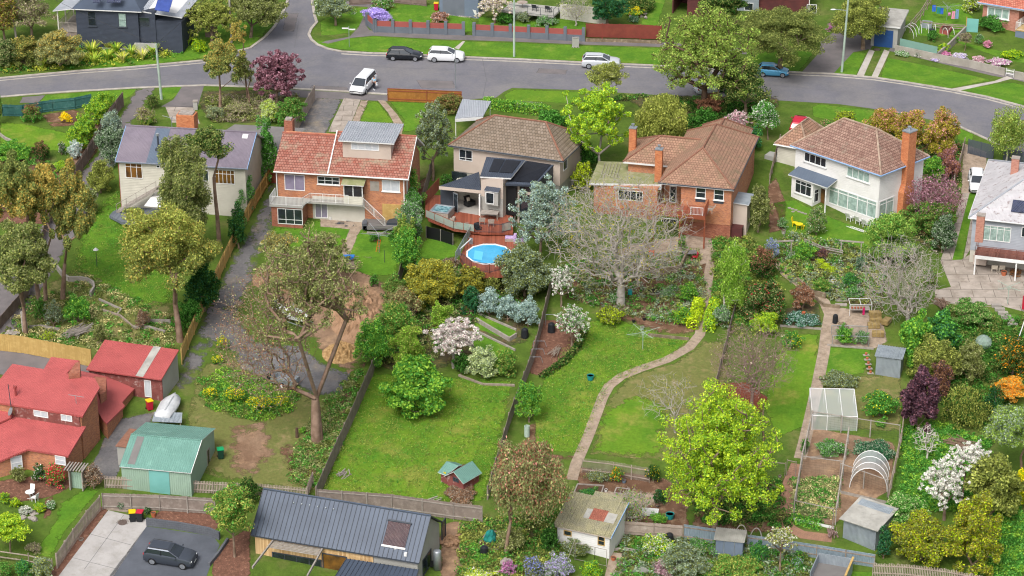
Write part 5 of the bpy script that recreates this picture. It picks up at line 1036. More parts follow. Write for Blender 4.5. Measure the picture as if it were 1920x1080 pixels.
p_,r_=Vector(lw[2]),Vector(lw[3]);u=(r_-p_).normalized();f8b=Fr(h.M@Vector((p_.x,p_.y,0)),h.rz+math.atan2(u.y,u.x));hb=House(f8b,'tmp','','');bpy.data.objects.remove(hb.t);hb.t=h.t
def inb(o):o.matrix_parent_inverse=(h.M.inverted()@f8b.M);return o
inb(hb.win('f',.04,(103,853),(124,873),nx=1,ny=2,gm='blind'))
p_,r_=Vector(lw[1]),Vector(lw[2]);u=(r_-p_).normalized();f8c=Fr(h.M@Vector((p_.x,p_.y,0)),h.rz+math.atan2(u.y,u.x));hc=House(f8c,'tmp','','');bpy.data.objects.remove(hc.t);hc.t=h.t
o=hc.win('f',.25,(19,857),(43,878),nx=1,ny=2,gm='blind');o.matrix_parent_inverse=(h.M.inverted()@f8c.M)
h8=h
# ---- pink-roofed garage shed
h=House(frame((303,752),(166,690),(303,709),2.4),'garage_shed','long garage with a pink skillion roof and one clear sheet beside the pine fence','shed')
ze=h.fy(166,690)[1];x0,x1=h.fy(166,690)[0],h.fy(303,709)[0];yb=h.fz(331,655,ze+1.2)[1]
q=[(x0-.1,-.3,ze),(x1+.1,-.3,ze),(x1+.1,yb,ze+1.2),(x0-.1,yb,ze+1.2)];rf=h.roof([q],M_['metal_pink'],'roof',.12,under=M_['metal_pink']);panel(q,.66,.76,.0,1,M_['fibro_flat'],'clear_sheet',rf,.02,.006)
h.box('front_wall',x0,0,-.3,x1,.1,ze-.13,M_['board_barn']);h.prismx('side_wall',[(.11,-.3),(yb-.2,-.3),(yb-.2,ze+1.0),(.11,ze-.13)],x0,x1,M_['render_grey']);h.win('f',0,(270,712),(285,745),nx=1,gm='blind',name='door')
# ---- green shed
h=House(frame((227,916),(226,873),(357,885),2.2),'gabled_shed','pale green metal shed with a faded teal gable roof beside the pale timber fence','shed')
ze=h.fy(226,873)[1];x0,x1=h.fy(226,873)[0]-.05,h.fy(357,885)[0]+.1;yr,zr=h.fx(378,826,x1);ybk,zbk=h.fx(404,803,x1)
yb=yr*2;zr=max(zr,ze+1.0)
rf=gable(h,x0,x1,-.2,ze,yr,zr,ybk,zbk,M_['metal_green'],th=.06);h.caps([((x0,yr,zr),(x1,yr,zr))],M_['metal_green'],.06,par=rf)
h.prismx('wall',[(0,-.5),(ybk-.2,-.5),(ybk-.2,zbk-.1),(yr,zr-.1),(0,ze-.1)],x0+.1,x1-.1,M_['wall_green']);h.box('roller_door',x0+2.7,-.05,-.3,x0+4.6,-.001,ze-.2,M_['wall_teal'])
q=[(x0,-.2,ze),(x1,-.2,ze),(x1,yr,zr),(x0,yr,zr)];panel(q,.1,.2,.1,.95,M_['flat_grey'],'skylight_sheet',rf,.02,.006);MB().prism([(x1,-.2,ze-.06),(x1,yr,zr-.06),(x1,yr,zr+.05),(x1,-.2,ze+.05)],(.05,0,0)).build('barge_board',M_['white_paint'],h.t)
h.win('r',x1-.1,(yr+1.5,.2,yr+2.3,2.0),None,nx=1,name='door',fm='timber_grey')
# ================= H9: long dark-roofed house at the bottom
h=House(frame((783,1100),(470,1005),(786,1058),2.0),'metal_roofed_house','long house with a slate coloured standing seam roof and pine cladding at the bottom edge','house')
def Z(px,py,z):x,y=h.fz(px,py,z);return(x,y,z)
ze=h.fy(785,1055,-.2)[1];x0=Z(470,1003,ze)[0];x1=Z(785,1057,ze)[0];yr,zr=h.fx(808,968,x1);ybk,zbk=h.fx(829,978,x1)
yr,zr=3.6,ze+2.1
for _y in np.linspace(1.5,6,200):
    _z=h.fx(808,968,x1)
yr,zr=h.fx(808,967,x1)
q=[(x0,-.25,ze),(x1,-.25,ze),(x1,yr,zr),(x0,yr,zr)]
rf=h.roof([q,[(x1,5.9,3.25),(x0,5.9,3.25),(x0,yr,zr),(x1,yr,zr)]],M_['metal_dark'],'roof',.14,under=M_['dark_grey']);ribs(h,*q,.42,M_['metal_seam'],.05,.05,rf);h.caps([((x0,yr,zr),(x1,yr,zr))],M_['metal_dark'],.1,par=rf)
h.prismx('gable_wall',[(0,-1.5),(5.6,-1.5),(5.6,3.2),(yr,zr-.15),(0,ze-.15)],x0+.3,x1-.25,M_['render_grey']);xg=h.fy(700,1045)[0];h.box('timber_wall',x0+.3,-.06,-1.5,xg,-.001,ze-.15,M_['cladding_pine'])
h.win('f',-.06,(510,1034),(604,1075),nx=4,fm='dark_grey',name='sliding_door',bar=.1);h.win('f',-.06,(604,1036),(652,1080),nx=1,fm='dark_grey',gm='glass_warm',name='picture_window',bar=.1)
h.win('r',x1-.25,(1.2,ze-2.2,3.4,ze-.6),None,nx=2,fm='dark_grey');h.win('r',x1-.25,(6.2,ze-1.6,7.2,ze+.4),None,nx=1,fm='dark_grey')
col=panel(q,.77,.9,.22,.72,M_['tube_glass'],'solar_collector',rf,.06,.1);col2=panel(q,.765,.905,.72,.745,M_['dark_grey'],'manifold',rf,.14,.1);panel(q,.765,.905,.195,.22,M_['white_paint'],'bottom_rail',rf,.08,.1)
for i in range(6):v=lerp(lerp(q[0],q[1],.2+i*.048),lerp(q[3],q[2],.2+i*.048),.8);MB().lathe(v,[(.07,0),(.07,.1),(.03,.14)],8).build('roof_vent',M_['galv'],rf)
v=lerp(lerp(q[0],q[1],.915),lerp(q[3],q[2],.915),.1);MB().box(v[0]-.12,v[1]-.12,v[2],v[0]+.12,v[1]+.12,v[2]+.3).tube((v[0]-1.2,v[1]+.3,v[2]+.3),(v[0]+.1,v[1]+.6,v[2]+.3),.03).build('aerial',M_['white_paint'],rf)
# low wing to the front right
zw=ze-.5;h.roof([[Z(650,1047,zw),Z(785,1068,zw),Z(775,1100,zw-.3),Z(610,1110,zw-.3)]],M_['metal_dark'],'wing_roof',.12,under=M_['dark_grey']);wq=[Z(610,1110,zw-.3),Z(775,1100,zw-.3),Z(785,1068,zw),Z(650,1047,zw)];ribs(h,wq[0],wq[1],wq[2],wq[3],.42,M_['metal_seam'],.05,.05,h.t)
h.box('wing_wall',wq[0][0]+.6,wq[1][1]+.2,-3,wq[1][0]-.3,-.3,zw-.6,M_['render_grey'])
# pergola
pz=ze-.35;mb=MB();p0,p1=Z(507,1020,pz),Z(600,1035,pz)
for i in range(6):mb.box(p0[0],-.15-i*.22,pz,p1[0]+.1,-.05-i*.22,pz+.06)
mb.build('pergola_slats',M_['timber_grey'],h.t);p2,p3=Z(472,1066,pz-.1),Z(575,1082,pz-.1)
MB().prism([(p0[0],-.1,pz),(p2[0],p2[1],pz-.1),(p2[0],p2[1],pz+.1),(p0[0],-.1,pz+.2)],(.12,0,0)).build('pergola_beam',M_['timber_grey'],h.t);MB().prism([(p1[0],-.1,pz),(p3[0],p3[1],pz-.1),(p3[0],p3[1],pz+.1),(p1[0],-.1,pz+.2)],(.12,0,0)).build('pergola_beam',M_['timber_grey'],h.t)
h.box('terrace',x0-.5,-4,-1.6,p1[0]+2,-.07,-1.0,M_['concrete_new'])
h9=h;h9x1=x1
# hot water cylinder
for dy in(0,):item('water_heater','tall grey hot water cylinder at the end of the slate roofed house','water heater',(820,1067),[('cylinder','galv',[('l',(0,0,0),[(.36,0),(.36,1.75),(.3,1.85),(.1,1.88)],18)],'smooth'),('pump_unit','black',[('b',-.62,-.2,.3,-.36,.15,.75)])])
# ================= cottage shed with patched roof
h=House(frame((1045,1022),(1045,984),(1144,1005),2.2),'patched_shed','cream weatherboard shed with a corrugated roof patched in red and clear sheets','shed')
ze=h.fy(1043,985)[1];x0=h.fy(1043,985)[0];x1=h.fy(1145,1006)[0];ym,zm=h.fx(1162,957,x1)
q=[(x0-.2,-.2,ze),(x1+.1,-.2,ze),(x1+.1,4.1,ze+1.3),(x0-.2,4.1,ze+1.3)];zk_=(1.3)/4.3
rf=h.roof([q],M_['asbestos'],'roof',.08,under=M_['render_cream']);h.prismx('wall',[(0,-.8),(3.9,-.8),(3.9,ze+1.1),(0,ze-.1)],x0+.1,x1-.1,M_['board_white'])
ribs(h,*q,.34,M_['asbestos'],.04,.12,rf);panel(q,.38,.88,.02,1.12,M_['asbestos'],'upper_sheets',rf,.02,.03);panel(q,.4,.5,.36,.62,M_['fibro_flat'],'clear_sheet',rf,.02,.056);panel(q,.5,.76,.36,.66,M_['asbestos_red'],'red_sheet',rf,.02,.056);panel(q,.76,.93,.36,.62,M_['fibro_flat'],'clear_sheet',rf,.02,.056)
MB().prism([(x1+.1,-.2,ze-.1),(x1+.1,4.1,ze+1.2),(x1+.1,4.1,ze+1.35),(x1+.1,-.2,ze+.05)],(.06,0,0)).build('barge_board',M_['blue_trim'],h.t)
h.win('f',0,(1057,993),(1072,1006),nx=1,fm='paling_pine');h.win('f',0,(1121,1004),(1134,1024),nx=1,ny=2,fm='paling_pine')
# ================= playhouse cubby
h=House(frame((869,924),(827,884),(868,900),1.8),'cubby_house','small maroon timber playhouse with pale green crossed gable roofs in the corner of the lawn','playhouse')
x0=h.fy(827,905)[0];ze=h.fy(868,902)[1];yb=h.fx(898,885,0)[0]
h.box('wall',x0,0,-.3,0,yb,ze-.02,M_['board_barn']);xm=-1.25;zr=ze+.75
h.prismy('gable_wall',[(-1.25-.9,ze-.03),(0,ze-.03),(-.95,zr-.08)],0.01,yb-.01,M_['board_barn'])
h.roof([[(-.95,-.25,zr),(-.95,yb+.2,zr),(.2,yb+.2,ze-.1),(.2,-.25,ze-.1)],[(-.95,yb+.2,zr),(-.95,-.25,zr),(-2.1,-.25,ze-.1),(-2.1,yb+.2,ze-.1)]],M_['metal_green'],'roof',.05)
h.roof([[(x0-.25,-.15,ze+.0),(-1.9,-.15,ze),(-1.5,yb*.5,ze+.62),(x0-.25,yb*.5,ze+.62)],[(x0-.25,yb*.5,ze+.62),(-1.5,yb*.5,ze+.62),(-1.9,yb+.15,ze),(x0-.25,yb+.15,ze)]],M_['metal_green'],'side_roof',.05)
h.win('f',0,(850,894),(860,905),nx=2,ny=2,fm='dark_grey');h.boxes('sign',[(x0+.35,-.03,1.15,x0+.6,-.001,1.4)],M_['yellow_paint']);h.boxes('door',[(-1.9,-.03,0,-1.25,-.001,1.2)],M_['board_barn'])
# ================= small sheds on the right
def shed(name,label,fr,w_,d_,ha,hb,wm,rm,ov=.12,rb=None,doors=None,th=.04):
    h=House(fr,name,label,'shed');h.prismx('wall',[(0,-.4),(d_,-.4),(d_,hb),(0,ha)],0,w_,M_[wm]);q=[(-ov,-ov,ha+.02),(w_+ov,-ov,ha+.02),(w_+ov,d_+ov,hb+.02),(-ov,d_+ov,hb+.02)]
    rf=h.roof([q],M_[rm],'roof',th,under=M_[rm])
    if rb:ribs(h,*q,rb,M_[rm],.05,.09,rf)
    if doors:h.boxes('door',[(doors[0],-.03,0,doors[1],-.001,min(ha,1.9)-.05)],M_[doors[2]]);h.boxes('door_frame',[(doors[0]-.05,-.045,0,doors[0],-.001,ha-.03),(doors[1],-.045,0,doors[1]+.05,-.001,ha-.03)],M_['galv'])
    return h
shed('garden_shed','small blue grey steel shed with a ribbed white roof by the bottom boundary',frame((1341,1044),(1341,1017),(1390,1022),1.9),2.35,1.5,1.75,2.0,'render_blue','fibro_flat',rb=.17,doors=(.75,1.6,'render_blue'))
shed('garden_shed','pale grey corrugated shed with ivy on its wall beside the round green tree',frame((1641,702),(1640,662),(1686,668),1.9),2.4,1.9,2.0,2.25,'zinc_wall','zinc_wall',rb=.24)
shed('garden_shed','open fronted shed with a worn flat white roof and timber stacked at its door',frame((1580,1008),(1567,985),(1636,1008),1.9),3.2,3.2,1.95,2.5,'zinc_wall','fibro_flat',ov=.3,th=.08)
h=shed('lean_to','narrow brown roofed lean-to against the teal shed wall',frame((222,872),(215,842),(232,844),2.4),.95,3.2,2.0,2.1,'render_grey','cap_brown',th=.05)
h=House(frame((1517,1100),(1520,1075),(1578,1085),1.5),'timber_bin','square roofless timber and tin enclosure with a mesh base at the bottom edge','enclosure')
h.boxes('wall',[(0,0,-.6,.08,3.2,1.5),(3.0,0,-.6,3.08,3.2,1.7),(.08,3.1,-.6,3.0,3.2,1.6),(.08,0,-.6,3.0,.08,.9)],M_['zinc_wall']);h.boxes('top_rail',[(2.98,-.05,1.7,3.16,3.25,1.76)],M_['paling_pine']);h.boxes('floor',[(.08,.08,.6,3.0,3.1,.68)],M_['flat_grey'])
# street-side house fragments at the top
h=House(frame((824,26),(820,5),(895,12),2),'garage_building','blue grey rendered garage at the top edge behind the grey and red wall','garage');h.box('wall',0,0,-.3,5.3,6,3.4,M_['render_blue']);h.box('recess',.45,-.02,.1,3.4,-.001,3.2,M_['render_slate']);h.box('plinth',1.2,-.15,-.3,5.2,-.03,.05,M_['concrete']);h.roof([[(-.3,-.3,3.42),(5.6,-.3,3.42),(5.6,6.3,3.6),(-.3,6.3,3.6)]],M_['metal_pale'],'roof',.1)
h=House(frame((960,38),(960,20),(1040,28),1),'raised_deck','pale decked terrace on steel posts with outdoor seats at the top edge','deck');h.box('deck_floor',-1.5,0,.9,5.6,4.2,1.05,M_['fibro_flat']);railing(h,[(-1.5,0,1.05),(5.6,0,1.05),(5.6,4.2,1.05)],'dark_grey',1.0,'railing',bars=0,posts=1.8);h.each('post',[(x_,.05,-.6,x_+.12,.17,.9)for x_ in(-1.3,1.5,4.2,5.4)],M_['dark_grey']);h.box('back_wall',5.7,2.4,-.3,12,2.6,2.0,M_['render_white'])
deck_t=h
h=House(frame((1440,20),(1440,0),(1565,5),2),'maroon_house','dark maroon boarded house with white trimmed windows at the top edge','house');h.box('wall',-1.2,0,-.3,5.2,7,2.9,M_['board_maroon']);h.win('f',0,(1513,8),(1531,25),nx=1);h.boxes('corner_trim',[(5.2,-.02,0,5.3,.1,2.9)],M_['white_paint']);h.roof([[(-4.4,-.8,2.7),(2.2,-.8,2.7),(2.2,3,3.1),(-4.4,3,3.1)]],M_['metal_pink'],'pink_roof',.1);h.box('front_annex',-4.0,-.5,-.3,-1.21,2.5,2.6,M_['zinc_wall']);h.win('f',-.5,(1396,5),(1412,20),nx=1);h.roof([[(-1.2,-.5,3.0),(5.5,-.5,3.0),(5.5,7.5,3.5),(-1.2,7.5,3.5)]],M_['metal_flaking'],'roof',.1)
h=House(frame((1260,25),(1260,0),(1300,4),2),'barn_shed','dark red timber shed with an open carport beside the long grass strip','shed');h.boxes('wall',[(0,0,-.3,.15,4,2.4),(0,3.9,-.3,4.2,4,2.4),(2.0,0,-.3,4.2,.1,2.4)],M_['board_maroon']);h.roof([[(-.2,-.2,2.45),(4.4,-.2,2.45),(4.4,4.2,2.6),(-.2,4.2,2.6)]],M_['tile_orange'],'roof',.08)
h=House(frame((1636,86),(1638,50),(1692,55),2.4),'street_garage','concrete garage with a bright blue roller door and stained flat roof on the street','garage')
w_=h.fy(1676,93)[0]+.35;h.box('wall',-.25,0,-.3,w_,6.3,2.75,M_['render_grey']);rf=h.roof([[(-.45,-.25,2.85),(w_+.3,-.25,2.85),(w_+.3,6.6,3.05),(-.45,6.6,3.05)]],M_['fibro_flat'],'roof',.22);h.box('roller_door',.15,-.05,0,w_-.55,-.001,2.2,M_['garage_blue'])
h=House(frame((1838,45),(1840,10),(1930,25),2.8),'brick_cottage','red brick cottage with a bright tiled roof in the top right corner','house')
h.box('wall',.2,0,-.4,5.0,8,2.9,M_['brick_pink']);h.box('porch_wall',5.0,1.6,-.4,9,8,2.9,M_['brick_red']);h.roof([[(-.4,-.5,3.0),(5.4,-.5,3.0),(3.5,3.8,4.8),(2.6,3.8,4.8)],[(5.4,-.5,3.0),(10,-.5,3.0),(10,3.8,4.8),(3.5,3.8,4.8)],[(-.4,8,3.0),(-.4,-.5,3.0),(2.6,3.8,4.8)]],M_['tile_new_red'],'roof',.25);gutter(h,[(-.4,-.55,3.0),(5.4,-.55,3.0),(10,-.55,3)],'blue_trim');h.win('f',0,(1852,11),(1892,38),nx=3,gm='curtain',bar=.14,sill=True);h.box('terrace',5.3,-1.6,-.6,10,1.6,.5,M_['render_blue']);h.box('terrace_top',5.25,-1.65,.5,10,1.6,.58,M_['paling_pine']);railing(h,[(5.3,1.5,.58),(5.3,-1.6,.58),(7,-1.6,.58)],'white_paint',1.0,'terrace_railing',bars=.15);h.boxes('door',[(6.4,1.55,.58,7.3,1.599,2.6)],M_['board_navy']);stairs(h,(9.5,-3.6,-1.2),(7.5,-1.7,.5),1.6,8,'paling_pine')
F_=fence
F_('fence',[(5,218),(42,219),(78,212),(98,209),(140,205),(172,198)],1.45,'dark teal paling fence behind the round clipped shrub','paling_teal',pm='paling_teal',post=2.6)
F_('fence',[(231,200),(205,235),(185,270),(165,305),(143,337),(125,350)],1.8,'tall grey brown paling fence climbing beside the lane','paling_brown',side=-1)
F_('fence',[(124,352),(85,440),(52,558),(0,618),(-30,650)],1.3,'weathered dark rail fence between the lane and the left gums','paling_brown',post=2.6)
F_('fence',[(512,334),(500,352),(478,390),(440,462),(402,542),(375,600),(340,684)],1.75,'long new yellow pine fence beside the gravel lane','paling_pine',side=-1,tops=.01)
F_('side_gate',[(506,343),(519,344)],1.7,'short dark red timber gate at the end of the yellow fence','timber_red',cat='gate')
F_('fence',[(544,264),(562,238),(591,188)],1.85,'pale grey paling fence beside the gravel driveway','paling_pale',side=-1)
F_('fence',[(-20,656),(0,658),(45,663),(100,674),(172,688)],1.9,'new yellow pine fence behind the pink roofed house','paling_pine',side=-1,tops=.01)
F_('fence',[(727,190),(800,193),(866,196)],1.6,'honey coloured timber fence beside the road','paling_honey',pm='timber_red',post=3.2,capm='timber_red')
F_('fence',[(812,318),(797,370),(765,480),(738,570),(699,705),(660,795),(622,878),(594,942)],1.65,'weathered paling fence on the left side of the long lawn','paling_grey',pm='paling_grey')
F_('fence',[(1037,530),(1018,610),(1000,680),(975,745),(955,800),(938,860),(915,938)],1.5,'weathered paling fence on the right side of the long lawn','paling_grey')
F_('fence',[(596,948),(735,958),(850,974),(905,980)],1.7,'grey paling fence behind the slate seamed roof','paling_grey',pm='timber_grey')
F_('fence',[(193,955),(300,958),(405,965)],1.65,'dark grey paling fence behind the two wheelie bins','paling_grey',pm='timber_grey')
F_('trellis_fence',[(197,915),(290,920),(400,926),(490,930),(575,938),(586,908)],1.25,'pale slatted fence with climbers beside the green shed','paling_pale',style='gapped',post=3.5)
F_('fence',[(190,957),(165,986),(140,1020),(108,1067)],1.55,'leaning grey picket fence beside the concrete drive','paling_pale',style='gapped',post=2.4)
F_('fence',[(-20,1046),(0,1050),(55,1058),(100,1069)],1.15,'brown slatted fence in the lower left corner','paling_pale',style='picket',pw=.06)
F_('fence',[(1168,1002),(1225,1006),(1280,1011)],1.35,'grey boundary palings right of the patched shed','paling_pale',pm='timber_old')
F_('tin_fence',[(1281,1011),(1342,1020)],1.5,'blue grey corrugated fence left of the steel shed','zincalume',style='sheet',pm='timber_old')
F_('tin_fence',[(1400,1027),(1460,1035),(1530,1046),(1640,1064)],1.3,'blue grey corrugated fence right of the steel shed','zincalume',style='sheet',pm='timber_old')
F_('fence',[(1635,1080),(1700,1083),(1775,1092),(1860,1108)],1.3,'weathered grey picket fence below the golden wattles','paling_pale',style='gapped',tops=.05)
F_('trellis',[(1091,886),(1150,893),(1218,905)],1.5,'grey trellis panel across the vegetable garden','paling_pale',style='gapped',pw=.06,post=2.2,cat='trellis')
F_('fence',[(1386,556),(1372,610),(1352,690),(1335,760),(1325,800)],1.1,'low grey fence running between the two middle gardens','paling_grey',post=3)
F_('post_fence',[(1694,790),(1690,830),(1665,945)],1.7,'old timber post fence along the lush slope','timber_old',style='rails',rail=False,post=2.2)
g='wire netting fences round the right vegetable plot'
for p_,lb in(([(1522,800),(1503,880),(1488,970)],'left wire netting fence by the brick path'),([(1522,802),(1686,828)],'upper wire netting fence below the lemon tree'),([(1590,832),(1566,985)],'middle wire netting fence across the vegetable plot'),([(1500,886),(1578,896)],'short wire netting cross fence left of the tunnel'),([(1488,970),(1562,986)],'lowest wire netting fence above the clipped groundcover'),([(1574,900),(1664,932)],'wire netting fence in front of the hooped tunnel')):F_('wire_fence',p_,1.7,lb,'net_fence',style='wire',rail=False,pm='timber_grey',post=2.6,group=g,capm='timber_grey')
F_('plot_edging',[(1487,975),(1564,992)],.25,'white board edging at the foot of the vegetable plot','white_paint',style='sheet',rail=False,post=0,cat='edging')
F_('plot_edging',[(1575,925),(1662,945)],.3,'grey board edging below the hooped tunnel','timber_grey',style='sheet',rail=False,post=0,cat='edging')
F_('plot_edging',[(1520,862),(1572,856)],.3,'timber edging under the row of broad beans','timber_old',style='log',post=0,cat='edging')
F_('wire_gate',[(1474,892),(1492,896)],1.6,'brown framed wire gate on the brick path','net_fence',style='wire',rail=False,pm='timber_old',post=1,capm='timber_old',cat='gate')
F_('wire_fence',[(1420,888),(1472,893)],1.3,'low wire fence left of the framed gate','net_fence',style='wire',rail=False,pm='timber_old',capm='timber_old')
F_('garden_wall',[(107,505),(118,520),(130,528),(150,527),(165,530),(175,536),(177,545),(170,556)],.55,'curved pale concrete block wall on the left lawn','wall_concrete',style='wall',post=0,cat='wall')
F_('fence',[(290,73),(322,72),(352,70)],2.4,'tall grey paling fence attached to the navy house','paling_grey',side=-1)
F_('fence',[(385,70),(408,72)],1.6,'short dark paling fence behind the olive green tree','paling_brown',side=-1)
F_('fence',[(655,10),(740,6),(800,12)],1.6,'brown fence behind the lawn at the top edge','paling_brown')
F_('fence',[(1098,74),(1160,75),(1240,78)],1.85,'dark maroon paling fence standing on a stone wall','paling_maroon',side=-1,pm='post_maroon',lift=.25,post=2.5);F_('stone_wall',[(1098,78),(1160,79),(1240,82)],.4,'low rough stone wall under the maroon fence','stone',style='wall',post=0,cat='wall')
F_('concrete_wall',[(1678,98),(1757,115),(1820,127),(1884,142)],.95,'long grey concrete street wall under the spilling flowers','wall_concrete',style='wall',post=0,cat='wall');F_('concrete_wall',[(1902,147),(1945,156)],.95,'short concrete wall right of the white picket gate','wall_concrete',style='wall',post=0,cat='wall')
F_('green_panel',[(1686,98),(1756,114)],.85,'flat sage green metal panel on the concrete wall','fence_green_sheet',style='sheet',rail=False,post=0,lift=.96,cat='panel');F_('garden_wall',[(1757,112),(1780,92),(1810,62)],.9,'mossy concrete wall running up beside the vegetable beds','wall_concrete',style='wall',post=0,cat='wall')
F_('picket_gate',[(1886,142),(1901,145)],1.0,'small white picket gate in the concrete wall','white_paint',style='picket',pw=.08,post=2,cat='gate');F_('fence',[(1725,50),(1762,55),(1808,58)],.8,'low open rail fence behind the white hoops','timber_old',style='rails',rail=False,post=1.6)
F_('fence',[(1706,62),(1725,40),(1745,8)],1.5,'old grey fence running up from the street garage','timber_old',style='rails',rail=False)
F_('slat_gate',[(1814,288),(1838,294),(1862,300)],1.8,'dark slatted metal gate at the end of the right driveway','slat_dark',style='slat',rail=False,post=2.2,cat='gate');F_('slat_fence',[(1880,305),(1945,318)],1.8,'dark slatted metal fence behind the birch','slat_dark',style='slat',rail=False,post=2.2)
F_('side_fence',[(1808,278),(1800,310),(1788,350)],1.3,'faded pinkish side fence left of the white parked car','paling_pale',style='sheet',rail=False,post=2);F_('fence',[(964,201),(1016,206)],.9,'short white picket fence behind the clipped hedge','white_paint',style='picket',pw=.07)
F_('fence',[(1442,345),(1452,305),(1462,270)],1.2,'old timber fence left of the small tiled wing','timber_old',style='gapped')
for p_,h_,m_,lb in(([(-8,248),(10,262),(32,272)],.35,'timber_grey','grey log edging at the left edge lawn'),([(186,563),(228,582),(221,590)],.22,'timber_grey','bent log edging high on the left lawn'),([(193,583),(226,594),(250,615)],.22,'timber_old','long sagging log edging on the left lawn'),([(55,615),(78,613),(112,620)],.25,'timber_grey','grey log edging beside the dead stump'),([(250,616),(280,616),(310,625)],.3,'timber_grey','split log step right of the brown shrub'),([(278,605),(320,606)],.4,'timber_grey','grey sleeper bench edging by the gum trunk'),([(893,603),(955,640),(968,632)],.45,'timber_grey','timber sleeper wall of the upper terrace lawn'),([(899,590),(968,620)],.2,'stone_pale','pale edging behind the upper terrace lawn'),([(897,624),(966,658)],.2,'timber_grey','lower sleeper line across the terrace lawn'),([(860,705),(905,722),(965,724)],.2,'timber_old','log edging below the round shrubs'),([(1215,630),(1250,634),(1292,638)],.3,'stone','rough stone edging at the head of the middle lawn'),([(1462,612),(1540,618)],.18,'stone_pale','pale stone edging under the herb bed'),([(1551,648),(1638,655)],.15,'stone_pale','pale concrete edging below the netted bed'),([(1510,545),(1545,575),(1575,578)],.35,'stone','stone edging curving along the winding path'),([(1150,1032),(1168,1030),(1240,1042)],.2,'timber_grey','pale edging beside the lower steps'),([(200,955),(240,960)],.15,'timber_old','timber edging behind the bins'),([(660,480),(700,484)],.08,'path_old','flat concrete kerb behind the washing line'),([(688,437),(735,440)],.15,'timber_grey','timber edging in front of the trampoline frame')):F_('edging',p_,h_,lb,m_,style='log',post=0,cat='edging')
F_('retaining_wall',[(275,985),(330,992),(392,1003),(412,1012)],.75,'charcoal block wall behind the dark grey car','block_dark',style='wall',post=0,cat='wall');F_('retaining_wall',[(427,1015),(410,1040),(392,1062)],.35,'low charcoal block wall right of the dark grey car','block_dark',style='wall',post=0,cat='wall')
F_('retaining_wall',[(1752,562),(1800,572),(1868,574)],.7,'concrete retaining wall below the cracked yard','wall_concrete',style='wall',post=0,cat='wall',lift=-.7)
F_('stone_wall',[(1188,508),(1235,520),(1275,512),(1290,480)],.9,'mossy stone wall under the grey tree terrace','stone',style='wall',post=0,cat='wall');F_('stone_wall',[(1495,530),(1520,552),(1548,560)],.6,'dark stone retaining wall in the rockery','stone',style='wall',post=0,cat='wall')
# panelled street wall: grey plinth and piers with red infill
def panelwall(pts,n,label):
    A_,B_=T(*pts[0]),T(*pts[1]);t=thing('panelled_wall',label,'wall',A_);d=(B_-A_);pl=MB();x=Vector((d.x,d.y,0)).normalized();q=Vector((x.y,-x.x,0))
    def slab(mb,a,b,o,z0a,z0b,z1a,z1b,m=0):mb.add([a-q*-o+Vector((0,0,z0a)),b-q*-o+Vector((0,0,z0b)),b-q*o+Vector((0,0,z0b)),a-q*o+Vector((0,0,z0a)),a-q*-o+Vector((0,0,z1a)),b-q*-o+Vector((0,0,z1b)),b-q*o+Vector((0,0,z1b)),a-q*o+Vector((0,0,z1a))],[(0,3,2,1),(4,5,6,7),(0,1,5,4),(1,2,6,5),(2,3,7,6),(3,0,4,7)])
    Z0=Vector((0,0,0));slab(pl,Z0,Vector((d.x,d.y,d.z)),.1,-.3,-.3,.8,.8);pl.build('plinth',M_['render_slate'],t)
    for i in range(n+1):
        p=d*(i/n);m=MB();slab(m,p-x*.2,p+x*.2,.2,-.3,-.3,1.75,1.75);m.build('pier',M_['render_slate'],t)
        if i<n:m=MB();slab(m,p+x*.2,d*((i+1)/n)-x*.2,.05,.8,.8,1.5,1.5);m.build('infill_panel',M_['panel_red'],t)
panelwall([(704,60),(869,66)],5,'left grey street wall with red infill panels');panelwall([(889,67),(1094,77)],6,'right grey street wall with red infill panels');panelwall([(689,48),(703,60)],1,'short turned back end of the left panelled wall')
# ---------------------------------------------------------------- plants, traced one by one: name, kind, box, leaf materials, label, options
def B(bb,kind,mats,label,**k):return plant(k.pop('name','shrub'),kind,bb,mats.split(),label,k.pop('cat','shrub'),**k)
def Tr(bb,base,kind,mats,label,**k):return plant(k.pop('name','tree'),kind,bb,mats.split(),label,'tree',base=base,**k)
G='lf_green lf_dark'
